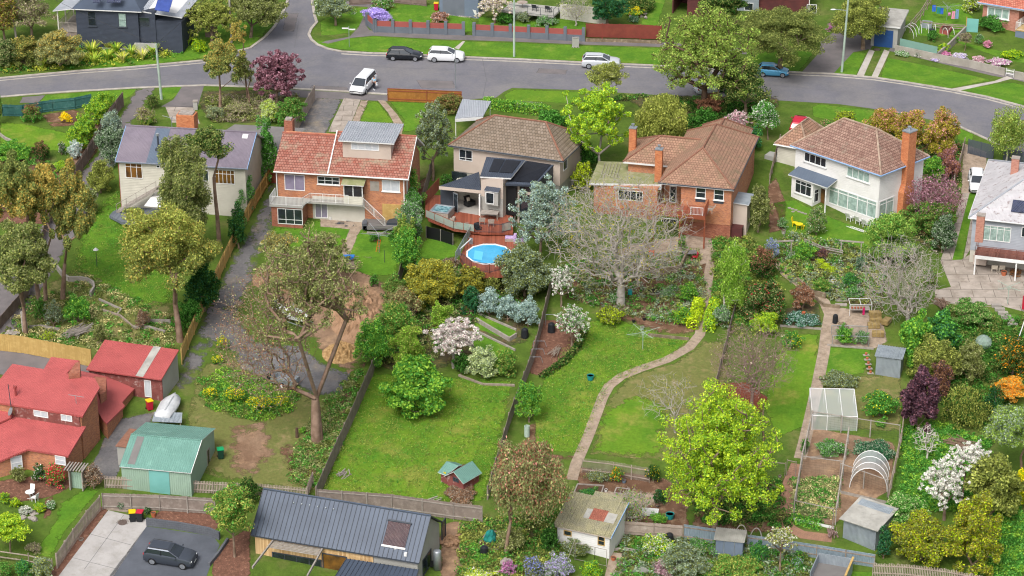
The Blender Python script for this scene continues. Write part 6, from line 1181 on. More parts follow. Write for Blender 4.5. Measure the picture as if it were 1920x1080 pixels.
# top left
B((-20,72,40,132),'dense','lf_khaki lf_dark','dark khaki bush at the left edge above the road',fl=.4)
B((15,68,82,128),'dense','lf_olive lf_rust','olive bush beside the navy house, left of the broad one',fl=.15,topfl=True)
B((68,55,158,132),'dense','lf_khaki lf_rust','broad khaki bush rising against the navy house corner',fl=.2,topfl=True)
Tr((-30,-30,40,70),(10,85),'round','lf_brown lf_gold lf_olive','autumn brown tree in the top left corner',fl=.3,fl2=.4)
Tr((15,-20,110,58),(60,75),'airy','lf_khaki lf_dead','thin greyish tree behind the left power pole',fl=.4,twigs=True)
for i,(bb,lb)in enumerate([((66,112,92,140),'pale flax clump by the kerb under the khaki bush'),((133,104,165,129),'green flax clump at the left end of the bank'),((162,104,192,130),'yellow green flax clump next to the kerb'),((157,84,190,112),'flax clump against the navy wall, leftmost'),((188,78,217,102),'flax clump under the left navy window'),((190,97,215,122),'pale straw flax clump in the middle of the bank'),((205,84,232,108),'straw coloured flax clump below the middle window'),((218,102,242,124),'small dark flax clump near the kerb'),((232,72,262,96),'tall flax clump below the tall navy window'),((234,90,260,114),'bright flax clump in the front row'),((253,96,282,120),'lime flax clump in the front row near the power pole'),((260,74,292,98),'flax clump in front of the low grey wall'),((272,88,300,112),'flax clump just left of the power pole'),((287,66,318,92),'tallest flax clump at the wall corner'),((298,76,320,102),'flax clump right of the power pole'),((338,70,366,92),'pale flax clump standing apart on the grass')]):tuft('flax',bb,['lf_flax','lf_straw' if i%3==1 else 'lf_bright'],lb,'flax',group='flax clumps on the bank below the navy house',n=150,w=.05)
B((357,72,390,99),'fine','lf_hedge_y lf_green','rounded lime shrub right of the lone flax clump',fl=.3)
Tr((345,-10,455,74),(398,84),'open','lf_pepper lf_olive','wide olive green tree beside the grey paling fence at the top',fl=.3)
Tr((425,-30,540,50),(470,70),'dense','lf_olive lf_khaki','dark olive roadside tree left of the side street',fl=.4)
Tr((378,62,462,165),(413,202),'gum','lf_gum lf_rust','tall thin gum tree with orange new tips beside the road',fl=.22,topfl=True,trunk='bark_gum',tr=.16,ncm=1.2)
Tr((430,38,470,100),(464,190),'gum','lf_rust lf_gum','slender gum with a rusty orange top left of the plum tree',fl=.3,trunk='bark_gum',tr=.1,ncm=.6)
Tr((436,100,482,165),(468,196),'airy','lf_olive lf_khaki','sparse young gum overlapping the plum tree',trunk='bark_gum',tr=.09)
Tr((470,90,572,188),(520,196),'open','fl_rose lf_maroon lf_maroon','round pink and maroon flowering plum tree beside the road',fl=.35,fl2=.2,name='plum_tree',ls=.11,dens=1.3)
B((486,186,528,232),'dense','lf_variegated lf_hedge_y','cream and yellow variegated shrub behind the brick house chimney',fl=.3)
B((515,182,578,240),'dense','lf_green lf_olive','green shrub against the grey fence beside the gravel drive',fl=.4)
B((385,195,425,226),'fine','lf_khaki lf_grey','low khaki shrub left of the flat grey roof',fl=.4)
B((420,188,475,216),'fine','lf_khaki lf_dead','low dry shrub under the thin gums',fl=.4)
B((478,222,520,350),'round','lf_green lf_grey','tall soft green shrub beside the left end of the brick house',fl=.15)
# left edge
B((-12,150,7,240),'dense','lf_olive lf_green','column of clipped hedge at the left edge by the teal gate',fl=.3)
B((40,192,80,230),'dense','lf_green lf_brown','round clipped shrub in front of the teal fence',fl=.35,topfl=True)
B((111,210,136,229),'fine','fl_yellow lf_green','small bright yellow flowering shrub in the front garden',fl=.12,kz=1.3)
g='light green shrubs along the grey brown fence'
for bb,lb in(((172,168,218,212),'light green shrub at the street end of the brown fence'),((157,186,202,236),'light green shrub second from the street by the fence'),((140,212,184,264),'light green shrub third from the street by the fence'),((126,232,172,284),'light green shrub farthest from the street by the fence')):B(bb,'dense','lf_bright lf_lime lf_green',lb,fl=.3,fl2=.3,group=g)
B((192,202,232,262),'fine','lf_grey lf_silver','smaller grey green conifer beside the lane',fl=.2)
B((178,235,240,312),'fine','lf_grey lf_dark','larger grey green conifer beside the lane and mauve roof',fl=.3)
B((-20,262,64,302),'dense','lf_green lf_bright','wide clipped green hedge bush at the left edge',fl=.4)
B((60,264,96,302),'dense','lf_dark lf_brown','dark clipped bush at the right end of the green hedge',fl=.3,topfl=True)
B((106,264,126,292),'fine','lf_dark fl_white','small dark bush dotted with cream flowers by the fence',fl=.25)
B((128,262,158,300),'fine','lf_silver fl_white','grey white shrub against the brown fence',fl=.4)
B((97,300,132,322),'fine','lf_bright lf_lime','low lime plant at the end of the vegetable rows',fl=.4)
B((162,296,216,366),'dense','lf_pepper lf_olive','pale green shrub leaning over the lane fence',fl=.3)
B((145,345,186,408),'dense','lf_olive lf_variegated','pale flecked shrub below it beside the lane',fl=.3)
gg='tall gums in the left yard'
Tr((-12,288,92,450),(76,585),'gum','lf_rust lf_gum','tall gum with amber tips, leftmost crown',fl=.5,topfl=True,trunk='bark_gum',tr=.2,group=gg,ncm=1.5)
Tr((60,305,145,480),(86,565),'gum','lf_gum lf_rust','tall gum with amber tips in the middle of the left group',fl=.35,topfl=True,trunk='bark_gum',tr=.18,group=gg,ncm=1.3)
Tr((112,308,196,500),(118,560),'gum','lf_gum lf_rust','gum with a leaning forked trunk at the right of the left group',fl=.25,topfl=True,trunk='bark_gum',tr=.22,group=gg,ncm=1.3)
Tr((-20,420,120,575),(48,625),'gum','lf_gum lf_khaki','lower dull green gum at the left edge above the dead stump',fl=.3,trunk='bark_gum',tr=.2,group=gg,ncm=1.6)
Tr((300,248,402,470),(372,505),'dense','lf_gum lf_khaki','dense dark olive tree standing before the weatherboard house',fl=.3,trunk='bark_gum',tr=.3,ncm=1.5)
Tr((352,235,442,322),(412,470),'round','lf_gum lf_dark','high rounded gum crown over the mauve roof',fl=.3,trunk='bark_gum',tr=.2)
Tr((216,385,418,572),(338,640),'gum','lf_gum lf_pepper lf_rust','broad spreading gum in the middle of the left yard',fl=.45,topfl=True,fl2=.12,trunk='bark_gum',tr=.3,ncm=2.2)
B((345,470,420,590),'round','lf_dark lf_emerald','dark green tree mass against the yellow fence',fl=.2)
B((330,556,382,622),'round','lf_green lf_dark','green bush at the foot of the gum by the yellow fence',fl=.3)
B((438,325,480,405),'fine','lf_green lf_grey','feathery green shrub at the right end of the weatherboard house',fl=.3)
B((425,380,470,470),'round','lf_dark lf_emerald','dark shrub beside the yellow fence behind the gum',fl=.2)
B((118,550,176,612),'round','lf_green lf_bright','bright green leafy bush above the timber pile',fl=.3)
B((80,560,122,615),'airy','lf_grey lf_olive','grey green scrub between the gum trunks',fl=.3)
B((62,558,92,604),'round','lf_green lf_olive','small green bush at the foot of the left gums',fl=.3)
B((170,600,205,650),'airy','lf_olive lf_khaki','wispy bush right of the timber pile',fl=.4)
B((252,578,285,618),'airy','lf_brown lf_dead','brown leafless shrub among the garden logs',fl=.4,twigs=True)
B((75,620,108,640),'airy','lf_hedge_y lf_khaki','yellowish seedling behind the pine fence',fl=.4)
B((270,172,304,206),'airy','lf_olive lf_dark','dark wispy shrub at the foot of the near power pole',fl=.4)
B((252,196,292,236),'airy','lf_dead lf_pepper','dry grassy shrub left of the brick chimney',fl=.4)
B((262,212,290,238),'fine','lf_pepper lf_green','yellow green shrub behind the mauve roof',fl=.4)
# centre left
B((748,316,798,400),'fine','lf_green lf_pepper','upper bright green conifer along the brick house fence',fl=.3,group='conifer screen beside the brick house')
B((742,372,798,462),'fine','lf_grey lf_green','middle grey green conifer along the brick house fence',fl=.4,group='conifer screen beside the brick house')
B((736,425,796,528),'fine','lf_green lf_bright','lowest yellow green conifer along the brick house fence',fl=.25,group='conifer screen beside the brick house')
B((766,490,806,530),'fine','lf_silver fl_white','silvery flowering shrub at the foot of the conifer screen',fl=.4)
B((752,350,794,420),'fine','lf_green lf_grey','dark gap filling conifer between the upper two of the brick house screen',fl=.3,group='conifer screen beside the brick house')
B((738,402,784,482),'dense','lf_pepper lf_green','yellowish conifer between the lower two of the brick house screen',fl=.3,group='conifer screen beside the brick house')
B((718,512,768,572),'dense','lf_olive lf_green','olive shrub behind the khaki one by the left fence',fl=.4)
B((985,498,1034,552),'dense','lf_dark lf_olive','dark shrub at the right fence below the grey olive bush',fl=.3)
B((895,505,940,552),'round','lf_olive lf_pepper','olive shrub filling the bank under the pool',fl=.4)
Tr((775,186,852,312),(812,338),'open','lf_grey lf_olive','soft grey green tree between the two middle houses',fl=.4,tr=.15)
B((815,172,872,215),'dense','lf_olive lf_brown','olive bush behind the honey coloured fence',fl=.3)
B((825,325,850,350),'dense','lf_dark lf_green','small round bush in the passage beside the beige house',fl=.4)
Tr((486,432,562,490),(520,520),'airy','lf_khaki lf_rust','low khaki sapling at the top of the dirt bank',fl=.3,twigs=True,dens=1.6)
Tr((545,435,668,520),(610,540),'open','lf_khaki lf_olive','wide khaki wattle above the dirt heap',fl=.4,twigs=True)
baretree('gum_tree',(402,500,600,770),(594,828),'huge half dead gum tree with bare pinkish branches beside the trailer',n=900,rt=.016,r0=.42,bark='bark_gum',seed=5,forkz=4.5,lf=['lf_dead','lf_copper','lf_khaki'],nlf=5200,ls=.09)
Tr((478,448,695,680),(600,826),'open','lf_khaki lf_olive','living half of the big gum with olive foliage and a thick fork',fl=.4,trunk='bark_gum',tr=.26,ncm=1.1,dens=.8,twigs=True,fk=4.5)
for bb,lb in(((396,660,420,690),'yellow flowered weed clump highest on the bank'),((404,620,432,665),'yellow flowered weeds beside the gravel lane'),((375,720,412,752),'yellow flowered weed clump left on the bank'),((418,715,462,765),'yellow flowered weed clump in the middle of the bank'),((462,730,515,785),'yellow flowered weed clump right on the bank'),((505,735,545,770),'small yellow weed clump nearest the trailer')):B(bb,'fine','lf_green fl_yellow',lb,fl=.2,kz=.62,topfl=True,group='yellow flowered weeds on the bank',cat='weeds',name='weed_clump')
# central lot
B((664,596,740,692),'round','lf_green lf_bright','bright green tree hanging over the left fence of the long lawn',fl=.3)
B((700,560,790,650),'airy','lf_green lf_pepper','loose pale green bush below the purple cordyline',fl=.4,dens=1.8)
B((730,608,800,700),'fine','lf_bright lf_pepper','feathery lime bush in the shrub bank',fl=.4)
B((706,665,852,778),'round','lf_bright lf_green','large yellow green bush drooping onto the long lawn',fl=.45,dens=1.1,ls=.13)
B((722,540,790,605),'round','lf_khaki lf_brown','brownish khaki shrub beside the left fence',fl=.3)
B((752,484,864,578),'dense','lf_gold lf_pepper','broad mustard gold conifer bush below the pool',fl=.4)
B((852,496,912,566),'dense','lf_gold lf_olive','smaller gold bush right of the broad mustard one',fl=.4)
B((864,536,902,592),'dense','lf_emerald lf_dark','glossy dark green bush under the smaller gold bush',fl=.3)
B((828,480,868,505),'airy','lf_dead lf_brown','dry leafless shrub against the pool deck corner',fl=.4,twigs=True)
B((862,496,945,520),'airy','lf_dead lf_brown','tangle of dry branches below the pool fence',fl=.4,twigs=True)
B((930,456,1036,562),'dense','lf_grey lf_olive','large dense grey olive bush right of the pool',fl=.5)
Tr((955,335,1086,468),(1012,490),'open','lf_grey lf_silver','silvery olive tree in front of the dark extension',fl=.4,tr=.16)
g='silver blue shrubs edging the terrace lawn'
for bb,lb in(((893,542,940,596),'left silver blue shrub above the terrace lawn'),((928,550,976,606),'middle silver blue shrub above the terrace lawn'),((962,556,1018,616),'right silver blue shrub above the terrace lawn')):B(bb,'fine','lf_silver lf_grey',lb,fl=.25,group=g)
B((808,562,852,622),'fine','lf_bright lf_pepper','upright lime shrub above the white blossom',fl=.3)
tuft('cordyline',(762,580,788,608),['lf_purple'],'spiky purple cordyline in the shrub bank','cordyline',n=60,w=.07,droop=.35)
plant('blossom_tree','spray',(798,592,908,672),['fl_blush','fl_white','lf_green'],'white blossom tree beside the terrace lawn','tree',base=(850,690),fl=.4,fl2=.05,dens=3.,trunk='bark_grey')
B((872,644,936,712),'dense','lf_variegated lf_grey','round pale variegated shrub on the lawn edge',fl=.3)
B((925,652,972,708),'dense','lf_pepper lf_green','darker green round shrub right of the variegated one',fl=.5)
B((848,655,882,704),'round','lf_dark lf_green','dark green shrub left of the variegated one',fl=.4)
hedge('hedge',[(908,201),(960,208),(1030,217)],1.0,1.1,['lf_bright','lf_green'],'clipped bright green hedge behind the brown tiled roof',n=2600,fl=.4)
Tr((1098,112,1180,175),(1140,235),'airy','lf_pepper lf_khaki','thin olive tree rising over the road behind the lime tree',fl=.3,dens=1.8)
Tr((1050,155,1184,290),(1124,330),'open','lf_bright lf_lime','bright lime green tree right of the brown tiled roof',fl=.45,tr=.16,trunk='bark_grey',dens=1.1,ls=.11)
B((1000,205,1068,242),'round','lf_green lf_dark','green shrub below the lime tree behind the hip roof',fl=.3)
B((1070,262,1126,325),'round','lf_green lf_dark','green bush at the right corner of the beige house',fl=.4)
B((1072,300,1112,362),'dense','lf_hedge_y lf_olive','yellow green bush in the side passage by the beige house',fl=.4)
Tr((1180,166,1292,262),(1240,288),'weep','lf_pepper lf_pepper','yellow green weeping tree behind the brick chimneys',tr=.15)
Tr((1218,8,1418,190),(1320,215),'open','lf_willow lf_pepper','very large willow spreading over the road',fl=.25,tr=.4,trunk='bark_dark',ncm=1.5,dens=1.1,twigs=True,ls=.095)
Tr((1345,108,1440,205),(1398,222),'round','lf_gum lf_dark','dark olive tree right of the large willow',fl=.4,tr=.2)
B((1300,172,1358,218),'round','lf_copper lf_brown','copper brown shrub at the foot of the willow',fl=.4)
B((1290,200,1350,252),'round','lf_green lf_dark','green shrub behind the orange hip roof',fl=.5)
Tr((1375,10,1552,115),(1462,140),'dense','lf_olive lf_gum','wide dark olive tree across the road from the houses',fl=.4,tr=.35,ncm=1.4)
Tr((1558,-15,1672,82),(1618,92),'dense','lf_pepper lf_olive','large olive tree beside the street garage',fl=.4,tr=.25)
B((1548,42,1578,60),'fine','fl_magenta lf_green','purple flowering shrub by the tarmac drive',fl=.3)
Tr((585,-10,662,38),(630,48),'round','lf_grey lf_olive','round grey green street tree on the corner lawn',fl=.4,tr=.15)
B((676,12,736,46),'fine','fl_mauve fl_mauve','mauve wisteria trailing over the end of the red panelled wall',cat='wisteria',name='wisteria')
B((695,-4,742,20),'round','lf_green fl_white lf_brown','white flowering shrub behind the wisteria',fl=.15,fl2=.2)
B((802,20,844,44),'airy','lf_copper fl_blush','pinkish brown shrub behind the red panelled wall',fl=.3,dens=2)
plant('blossom_tree','spray',(893,-14,962,34),['fl_white','fl_blush','lf_straw'],'cream blossom tree beside the blue grey garage','tree',base=(928,44),fl=.4,fl2=.2,dens=4)
B((925,22,965,46),'round','lf_green lf_dark','green shrub under the cream blossom tree',fl=.4)
B((962,20,1000,44),'airy','lf_grey lf_olive','grey green shrub under the raised deck',fl=.4,dens=2)
B((1000,26,1048,50),'round','lf_grey lf_green','soft green shrub below the deck corner',fl=.4)
baretree('bare_shrub',(1045,-12,1112,42),(1080,48),'leafless grey shrub before the white wall at the top',n=400,r0=.1,lf=['lf_khaki'],nlf=500,seed=9)
Tr((1105,-14,1176,44),(1138,52),'dense','lf_emerald lf_dark','dark glossy green tree behind the maroon fence',fl=.4,tr=.2)
B((1160,-10,1235,24),'round','lf_dark lf_olive','dark tree mass at the top edge above the rockery',fl=.4)
B((1168,10,1212,32),'fine','lf_green fl_yellow','yellow flowering shrub in the rockery behind the maroon fence',fl=.3,topfl=True)
B((1176,28,1200,44),'fine','lf_emerald lf_grey','low blue green shrub among the rocks',fl=.4)
Tr((1300,-30,1400,40),(1350,60),'dense','lf_dark lf_olive','dark green tree above the large willow at the top edge',fl=.4)
# top right garden
B((1802,-8,1840,24),'round','lf_hedge_y fl_white lf_dark','yellow and white bush beside the brick cottage',fl=.2,fl2=.3)
B((1830,28,1886,60),'round','lf_green lf_dark','climbing greenery under the cottage window',fl=.4)
B((1840,74,1862,92),'fine','fl_pink fl_pink','small round pink azalea on the cottage lawn')
B((1757,80,1782,100),'round','lf_hedge_y lf_green','yellow green shrub at the end of the green panel wall',fl=.4)
Tr((1796,58,1822,84),(1809,95),'airy','lf_dead lf_khaki','small brown leafed tree on the cottage lawn',fl=.3,tr=.05,dens=3)
B((1825,62,1845,84),'fine','lf_green lf_grey','clipped green ball beside the pink azalea',fl=.4)
B((1875,94,1925,108),'fine','lf_hedge_y lf_green','row of lime perennials at the right edge',fl=.4)
B((1778,64,1800,80),'fine','lf_bright lf_green','bright shrub against the sloping wall',fl=.4)
B((1735,55,1762,78),'fine','lf_green lf_dark','leafy vegetables beside the white hoops',fl=.4)
fw='flowers spilling over the concrete wall'
for i,(bb,m_,lb)in enumerate([((1755,95,1785,108),'fl_pink fl_magenta','pink flowers at the left of the concrete wall top'),((1783,98,1815,112),'fl_white fl_mauve','white flowers second from left on the wall top'),((1818,103,1850,118),'fl_blush fl_pink','pale pink flowers in the middle of the wall top'),((1848,108,1896,126),'fl_white fl_magenta','white and mauve flowers at the right of the wall top'),((1675,94,1710,106),'lf_green fl_white','small white flowers at the foot of the green panel'),((1712,96,1732,108),'fl_white lf_dark','white daisies at the foot of the concrete wall'),((1745,107,1765,116),'fl_mauve fl_white','lone mauve daisies at the wall foot')]):B(bb,'fine',m_,lb,fl=.4,group=fw,cat='flowers',name='flowers')
# right
g='pink tipped photinia hedge behind the white house'
for bb,lb in(((1622,200,1692,262),'pink tipped photinia nearest the tiled roof ridge'),((1672,204,1738,280),'pink tipped photinia in the middle of the hedge'),((1728,204,1800,300),'pink tipped photinia at the right end behind the brick chimney')):B(bb,'dense','lf_gold fl_coral fl_pink',lb,fl=.13,topfl=True,fl2=.04,group=g)
Tr((1850,194,1925,285),(1886,312),'weep','lf_willow lf_pepper','pale birch at the right edge beside the slatted gate',fl=.4,trunk='bark_white',tr=.1,dens=.6)
B((1560,205,1605,232),'round','lf_olive lf_hedge_y','yellow green bush behind the white house roof',fl=.4)
B((1535,222,1562,250),'round','lf_green fl_coral','red tipped bush between the two tiled roofs',fl=.25)
Tr((1405,182,1462,250),(1440,262),'round','lf_green fl_white','white flowering tree left of the small tiled wing',fl=.25,tr=.08)
plant('magnolia','spray',(1350,205,1408,246),['fl_blush','fl_pink'],'pale pink magnolia behind the orange tiled roof','tree',base=(1384,262),fl=.25,dens=2.4)
B((1395,235,1432,285),'round','lf_emerald lf_green','green bush at the back corner of the hip roof',fl=.4)
B((1396,340,1446,440),'round','lf_olive lf_khaki','tall olive bush in the gap between the two right houses',fl=.4)
B((1325,386,1372,436),'dense','lf_dark lf_emerald','dark green bush at the brick corner under the deck',fl=.3)
B((1455,405,1478,432),'fine','lf_green lf_grey','green shrub beside the yellow chair',fl=.4)
B((1510,386,1550,444),'dense','lf_khaki lf_green fl_white','brownish climber over an arch on the white house lawn',fl=.4,fl2=.05)
B((1692,372,1792,440),'dense','lf_olive lf_green','olive green bush in front of the pink weeping cherry',fl=.4)
B((1620,392,1718,500),'dense','lf_willow lf_green','large soft green bush at the corner of the white house lawn',fl=.3)
B((1742,400,1790,478),'dense','lf_grey lf_dark','grey green bush beside the concrete track',fl=.4)
baretree('weeping_cherry',(1690,325,1806,425),(1752,420),'pink weeping cherry beside the tall brick chimney',n=600,r0=.14,bark='bark_pinkish',lf=['fl_rose','fl_rose','lf_maroon'],nlf=5200,ls=.1,seed=3)
B((1752,272,1800,345),'airy','lf_copper fl_rose','reddish twiggy shrub beside the white parked car',fl=.3,dens=2)
B((1725,290,1768,352),'round','lf_green lf_bright','green shrub right of the tall brick chimney',fl=.4)
baretree('bare_tree',(1598,440,1765,600),(1702,612),'wide leafless grey tree above the straw bales',n=1300,rt=.016,r0=.24,seed=12,lf=['lf_dead'],nlf=900)
baretree('bare_tree',(1015,322,1300,548),(1164,572),'great pale grey tree with sparse yellow leaves in front of the orange house',n=2100,rt=.02,r0=.42,bark='bark_grey',seed=21,lf=['lf_khaki','lf_gold','lf_gold'],nlf=3000,ls=.1,ry=6.5)
baretree('bare_tree',(1322,600,1492,745),(1408,800),'twiggy grey pink bare tree above the lime maple',n=1500,rt=.012,r0=.16,bark='bark_pinkish',seed=31,lf=['lf_dead','lf_olive'],nlf=900)
baretree('bare_tree',(1185,690,1312,790),(1266,812),'small thin leafless tree on the lawn beside the curved path',n=260,rt=.012,r0=.1,seed=33,lf=['lf_gold'],nlf=160)
baretree('bare_tree',(1705,795,1765,850),(1738,862),'low white leafless fig on the lush slope',n=150,rt=.02,r0=.09,bark='bark_white',seed=35)
plant('blossom_tree','spray',(1038,568,1106,642),['fl_white','lf_green','fl_blush'],'white blossom tree beside the dark edging hedge','tree',base=(1072,655),fl=.4,fl2=.2,dens=3)
plant('blossom_tree','spray',(1030,492,1078,560),['fl_white','lf_green'],'white blossom tree nearest the big grey olive bush','tree',base=(1052,575),fl=.2,dens=2.6)
B((1114,570,1178,612),'round','lf_olive lf_hedge_y','yellow olive shrub at the top of the middle lawn',fl=.4)
g='pair of yellow green hedges flanking the path'
hedge('hedge',[(1311,578),(1297,618)],1.15,1.1,['lf_hedge_y','lf_lime'],'yellow green hedge on the left of the path',n=1500,fl=.4,group=g)
hedge('hedge',[(1340,578),(1328,624)],1.15,1.1,['lf_bright','lf_hedge_y'],'greener hedge on the right of the path',n=1500,fl=.4,group=g)
hedge('hedge',[(1096,625),(1083,652),(1060,680),(1030,700),(1015,710)],.6,.45,['lf_dark','lf_olive'],'low dark curved hedge edging the bark bed',n=1500,fl=.3,fat=0)
g='pale birches beside the long fence'
for bb,bs,lb in(((1338,445,1402,540),(1366,585),'lime green birch overhanging the path'),((1345,500,1398,568),(1352,590),'lower weeping birch beside the yellow green hedges')):Tr(bb,bs,'weep','lf_bright lf_willow',lb,fl=.4,trunk='bark_white',tr=.07,group=g,dens=.8)
B((1268,528,1312,568),'round','lf_green lf_bright','bright green bush left of the upper path',fl=.4)
B((1258,570,1298,612),'round','lf_green lf_hedge_y','loose green bush beside the left yellow hedge',fl=.3)
B((1236,535,1266,560),'fine','lf_grey lf_green','small grey green bush by the pond',fl=.4)
B((1122,510,1142,532),'fine','lf_green lf_dark','small green bush left of the big tree trunk',fl=.3)
B((1140,545,1166,572),'fine','lf_green fl_white','leafy plants at the foot of the big grey tree',fl=.2)
B((1332,572,1372,614),'round','lf_grey lf_green','grey green border plants right of the hedges',fl=.3)
B((1390,525,1478,605),'dense','lf_dark fl_pink_red lf_khaki','camellia dotted with red flowers by the person in the hat',fl=.06,fl2=.3)
B((1400,462,1458,528),'dense','lf_dark lf_copper','dark shrub with coral new leaves above the camellia',fl=.3,topfl=True)
B((1404,578,1462,630),'round','lf_lime lf_bright','lime green bush under the camellia',fl=.4)
B((1478,530,1530,585),'airy','lf_copper lf_brown lf_dead','dry reddish shrub along the winding path',fl=.4,fl2=.2,dens=2)
B((1430,445,1462,492),'fine','lf_grey fl_blue','blue flowering spires beside the white arch',fl=.35)
B((1482,452,1532,492),'round','lf_green lf_bright','bright green shrub below the lawn posts',fl=.4)
B((1528,464,1556,490),'fine','lf_purple lf_brown','small purple brown round bush in the rockery',fl=.4)
for bb,lb in(((1528,484,1548,498),'smallest lime mound in the rockery'),((1532,492,1560,506),'middle lime mound in the rockery'),((1545,498,1574,512),'lowest lime mound in the rockery')):B(bb,'fine','lf_hedge_y lf_lime',lb,fl=.4,group='lime mounds in the rockery')
B((1576,508,1612,540),'round','lf_green lf_emerald','green bush right of the stone steps',fl=.4)
B((1582,535,1625,562),'round','lf_green lf_grey','green bush beside the lower white pot',fl=.4)
B((1520,520,1560,552),'fine','lf_green lf_pepper','low green mat above the stone edging',fl=.4)
B((1600,480,1625,510),'fine','lf_grey lf_emerald','blue green bush at the edge of the lawn',fl=.4)
B((1730,498,1756,545),'round','lf_olive lf_green','olive bush at the foot of the concrete track',fl=.4)
B((1465,582,1535,612),'fine','lf_emerald lf_silver','mixed silver and green herb bed beside the path',fl=.4,cat='plants',name='herbs')
B((1463,618,1506,656),'round','lf_green fl_yellow','lemon tree at the left of the straight path',fl=.06,cat='lemon tree',name='lemon_tree')
B((1614,730,1684,785),'round','lf_green fl_yellow','lemon tree right of the netted frame',fl=.06,cat='lemon tree',name='lemon_tree')
B((1638,785,1662,802),'fine','lf_green lf_bright','small round bush below the lemon tree',fl=.4)
B((1536,694,1612,730),'dense','lf_olive lf_grey','clipped oval grey green hedge above the netted frame',fl=.45,cat='hedge',name='clipped_hedge')
B((1682,582,1745,690),'fine','lf_green lf_bright','feathery bright green tree touching the grey shed',fl=.4,ls=.14)
B((1730,575,1798,672),'fine','lf_green lf_emerald','feathery darker green tree behind it',fl=.3,ls=.14)
B((1700,632,1800,725),'fine','lf_pepper lf_olive','broad yellow green bush below the feathery trees',fl=.4)
B((1684,690,1758,816),'fine','lf_purple lf_maroon','dense dark purple tree beside the post fence',fl=.3,ls=.13)
B((1738,672,1786,750),'fine','lf_brown lf_purple','brown purple bush behind the dark purple tree',fl=.3)
B((1760,712,1852,800),'weep','lf_pepper lf_dark','drooping yellow green bush in the right hand thicket',fl=.3)
B((1780,640,1850,720),'airy','lf_olive lf_khaki','sparse olive scrub under the concrete yard',fl=.4,dens=2)
B((1838,720,1880,790),'round','lf_dark lf_emerald','dark green shrub in the right hand thicket',fl=.3)
B((1852,702,1935,757),'fine','lf_rust fl_orange','golden orange bush at the right edge',fl=.5)
B((1856,628,1940,712),'round','lf_dark fl_orange lf_olive','dark bush studded with orange flowers at the right edge',fl=.12,fl2=.3)
Tr((1832,750,1945,858),(1916,905),'fine','lf_willow lf_grey','pale feathery tree with a forked trunk at the right edge',fl=.4,trunk='bark_gum',tr=.14)
plant('blossom_tree','spray',(1768,828,1856,892),['fl_white','fl_white','lf_green'],'upper white blossom tree on the lush slope','tree',base=(1802,950),fl=.4,fl2=.08,dens=3)
plant('blossom_tree','spray',(1720,855,1812,955),['fl_white','fl_white','lf_green'],'lower white blossom tree on the lush slope','tree',base=(1770,975),fl=.4,fl2=.08,dens=2.6)
B((1798,850,1910,985),'round','lf_pepper lf_olive','large soft olive green bush right of the blossom trees',fl=.4,ls=.13)
B((1645,924,1742,1000),'dense','lf_green lf_variegated','leafy green bush beside the open fronted shed',fl=.3)
g='golden wattles at the bottom right'
B((1668,955,1786,1062),'dense','lf_gold lf_olive lf_hedge_y','left golden wattle behind the grey palings',fl=.4,fl2=.25,group=g)
B((1772,928,1872,1080),'dense','lf_gold lf_olive lf_hedge_y','right golden wattle above the grey palings',fl=.3,fl2=.25,group=g)
B((1896,868,1945,950),'fine','lf_hedge_y fl_yellow','yellow bush at the right edge below the forked tree',fl=.4)
B((1640,985,1672,1050),'round','lf_emerald lf_dark','dark ivy on the side of the open fronted shed',fl=.3)
B((1775,560,1862,612),'dense','lf_green lf_khaki','ivy spilling down the concrete yard wall',fl=.4,cat='ivy',name='ivy')
B((964,710,1020,796),'round','lf_green lf_bright','bright green bush at the left edge of the middle lawn',fl=.4)
Tr((1234,722,1458,984),(1338,1014),'open','lf_lime lf_bright','large lime yellow maple at the bottom of the middle lot',fl=.4,tr=.25,ncm=2,dens=1.5,name='maple_tree',ls=.082,twigs=True)
Tr((896,818,1076,985),(948,1040),'weep','lf_khaki fl_coral lf_copper','rusty weeping bottlebrush tree with red flowers',fl=.05,fl2=.22,tr=.16,trunk='bark_gum',topfl=True,ncm=1.1,dens=.7)
Tr((393,905,486,1005),(440,1045),'round','lf_pepper lf_green','yellow green tree beside the dark parking bay',fl=.4,tr=.1,dens=1.1)
B((440,892,492,945),'round','lf_dark lf_olive','dark bush behind the trellis fence end',fl=.3)
B((80,866,128,916),'round','lf_green fl_pink_red','red azalea by the pink roofed house',fl=.45,name='azalea',cat='azalea')
B((60,868,92,906),'round','lf_dark fl_white','dark bush dotted white left of the red azalea',fl=.15)
B((18,872,52,908),'round','lf_olive lf_khaki','olive bush under the pink roof window',fl=.4)
B((156,866,196,920),'airy','lf_dead lf_brown','leafless brown vine behind the timber arch',fl=.4,twigs=True)
Tr((-20,960,66,1018),(20,1035),'round','lf_lime lf_bright','lime green japanese maple in the lower left corner',fl=.4,tr=.07,dens=1.2)
for bb,m_,lb in(((-5,922,22,945),'lf_green lf_hedge_y','green perennials at the left edge of the bark terrace'),((18,932,44,952),'lf_hedge_y lf_green','lime perennials beside the white table'),((33,948,62,964),'fl_white lf_grey','low white flowers below the white table'),((62,940,88,962),'lf_hedge_y lf_green','lime perennials with a stake'),((84,936,106,956),'lf_green fl_white','white flowered plant on the bark path edge'),((45,1015,80,1040),'lf_dead lf_khaki','dry grey shrub above the brown fence')):B(bb,'fine',m_,lb,fl=.4,cat='plants',name='perennials')
for bb,m_,lb in(((-10,1050,30,1090),'lf_green lf_olive','green shrub in the lower left corner below the fence'),((28,1045,66,1090),'lf_green lf_emerald','leafy shrub second from the left below the fence'),((60,1040,104,1092),'lf_grey lf_pepper','grey green shrub nearest the driveway below the fence')):B(bb,'fine',m_,lb,fl=.4)
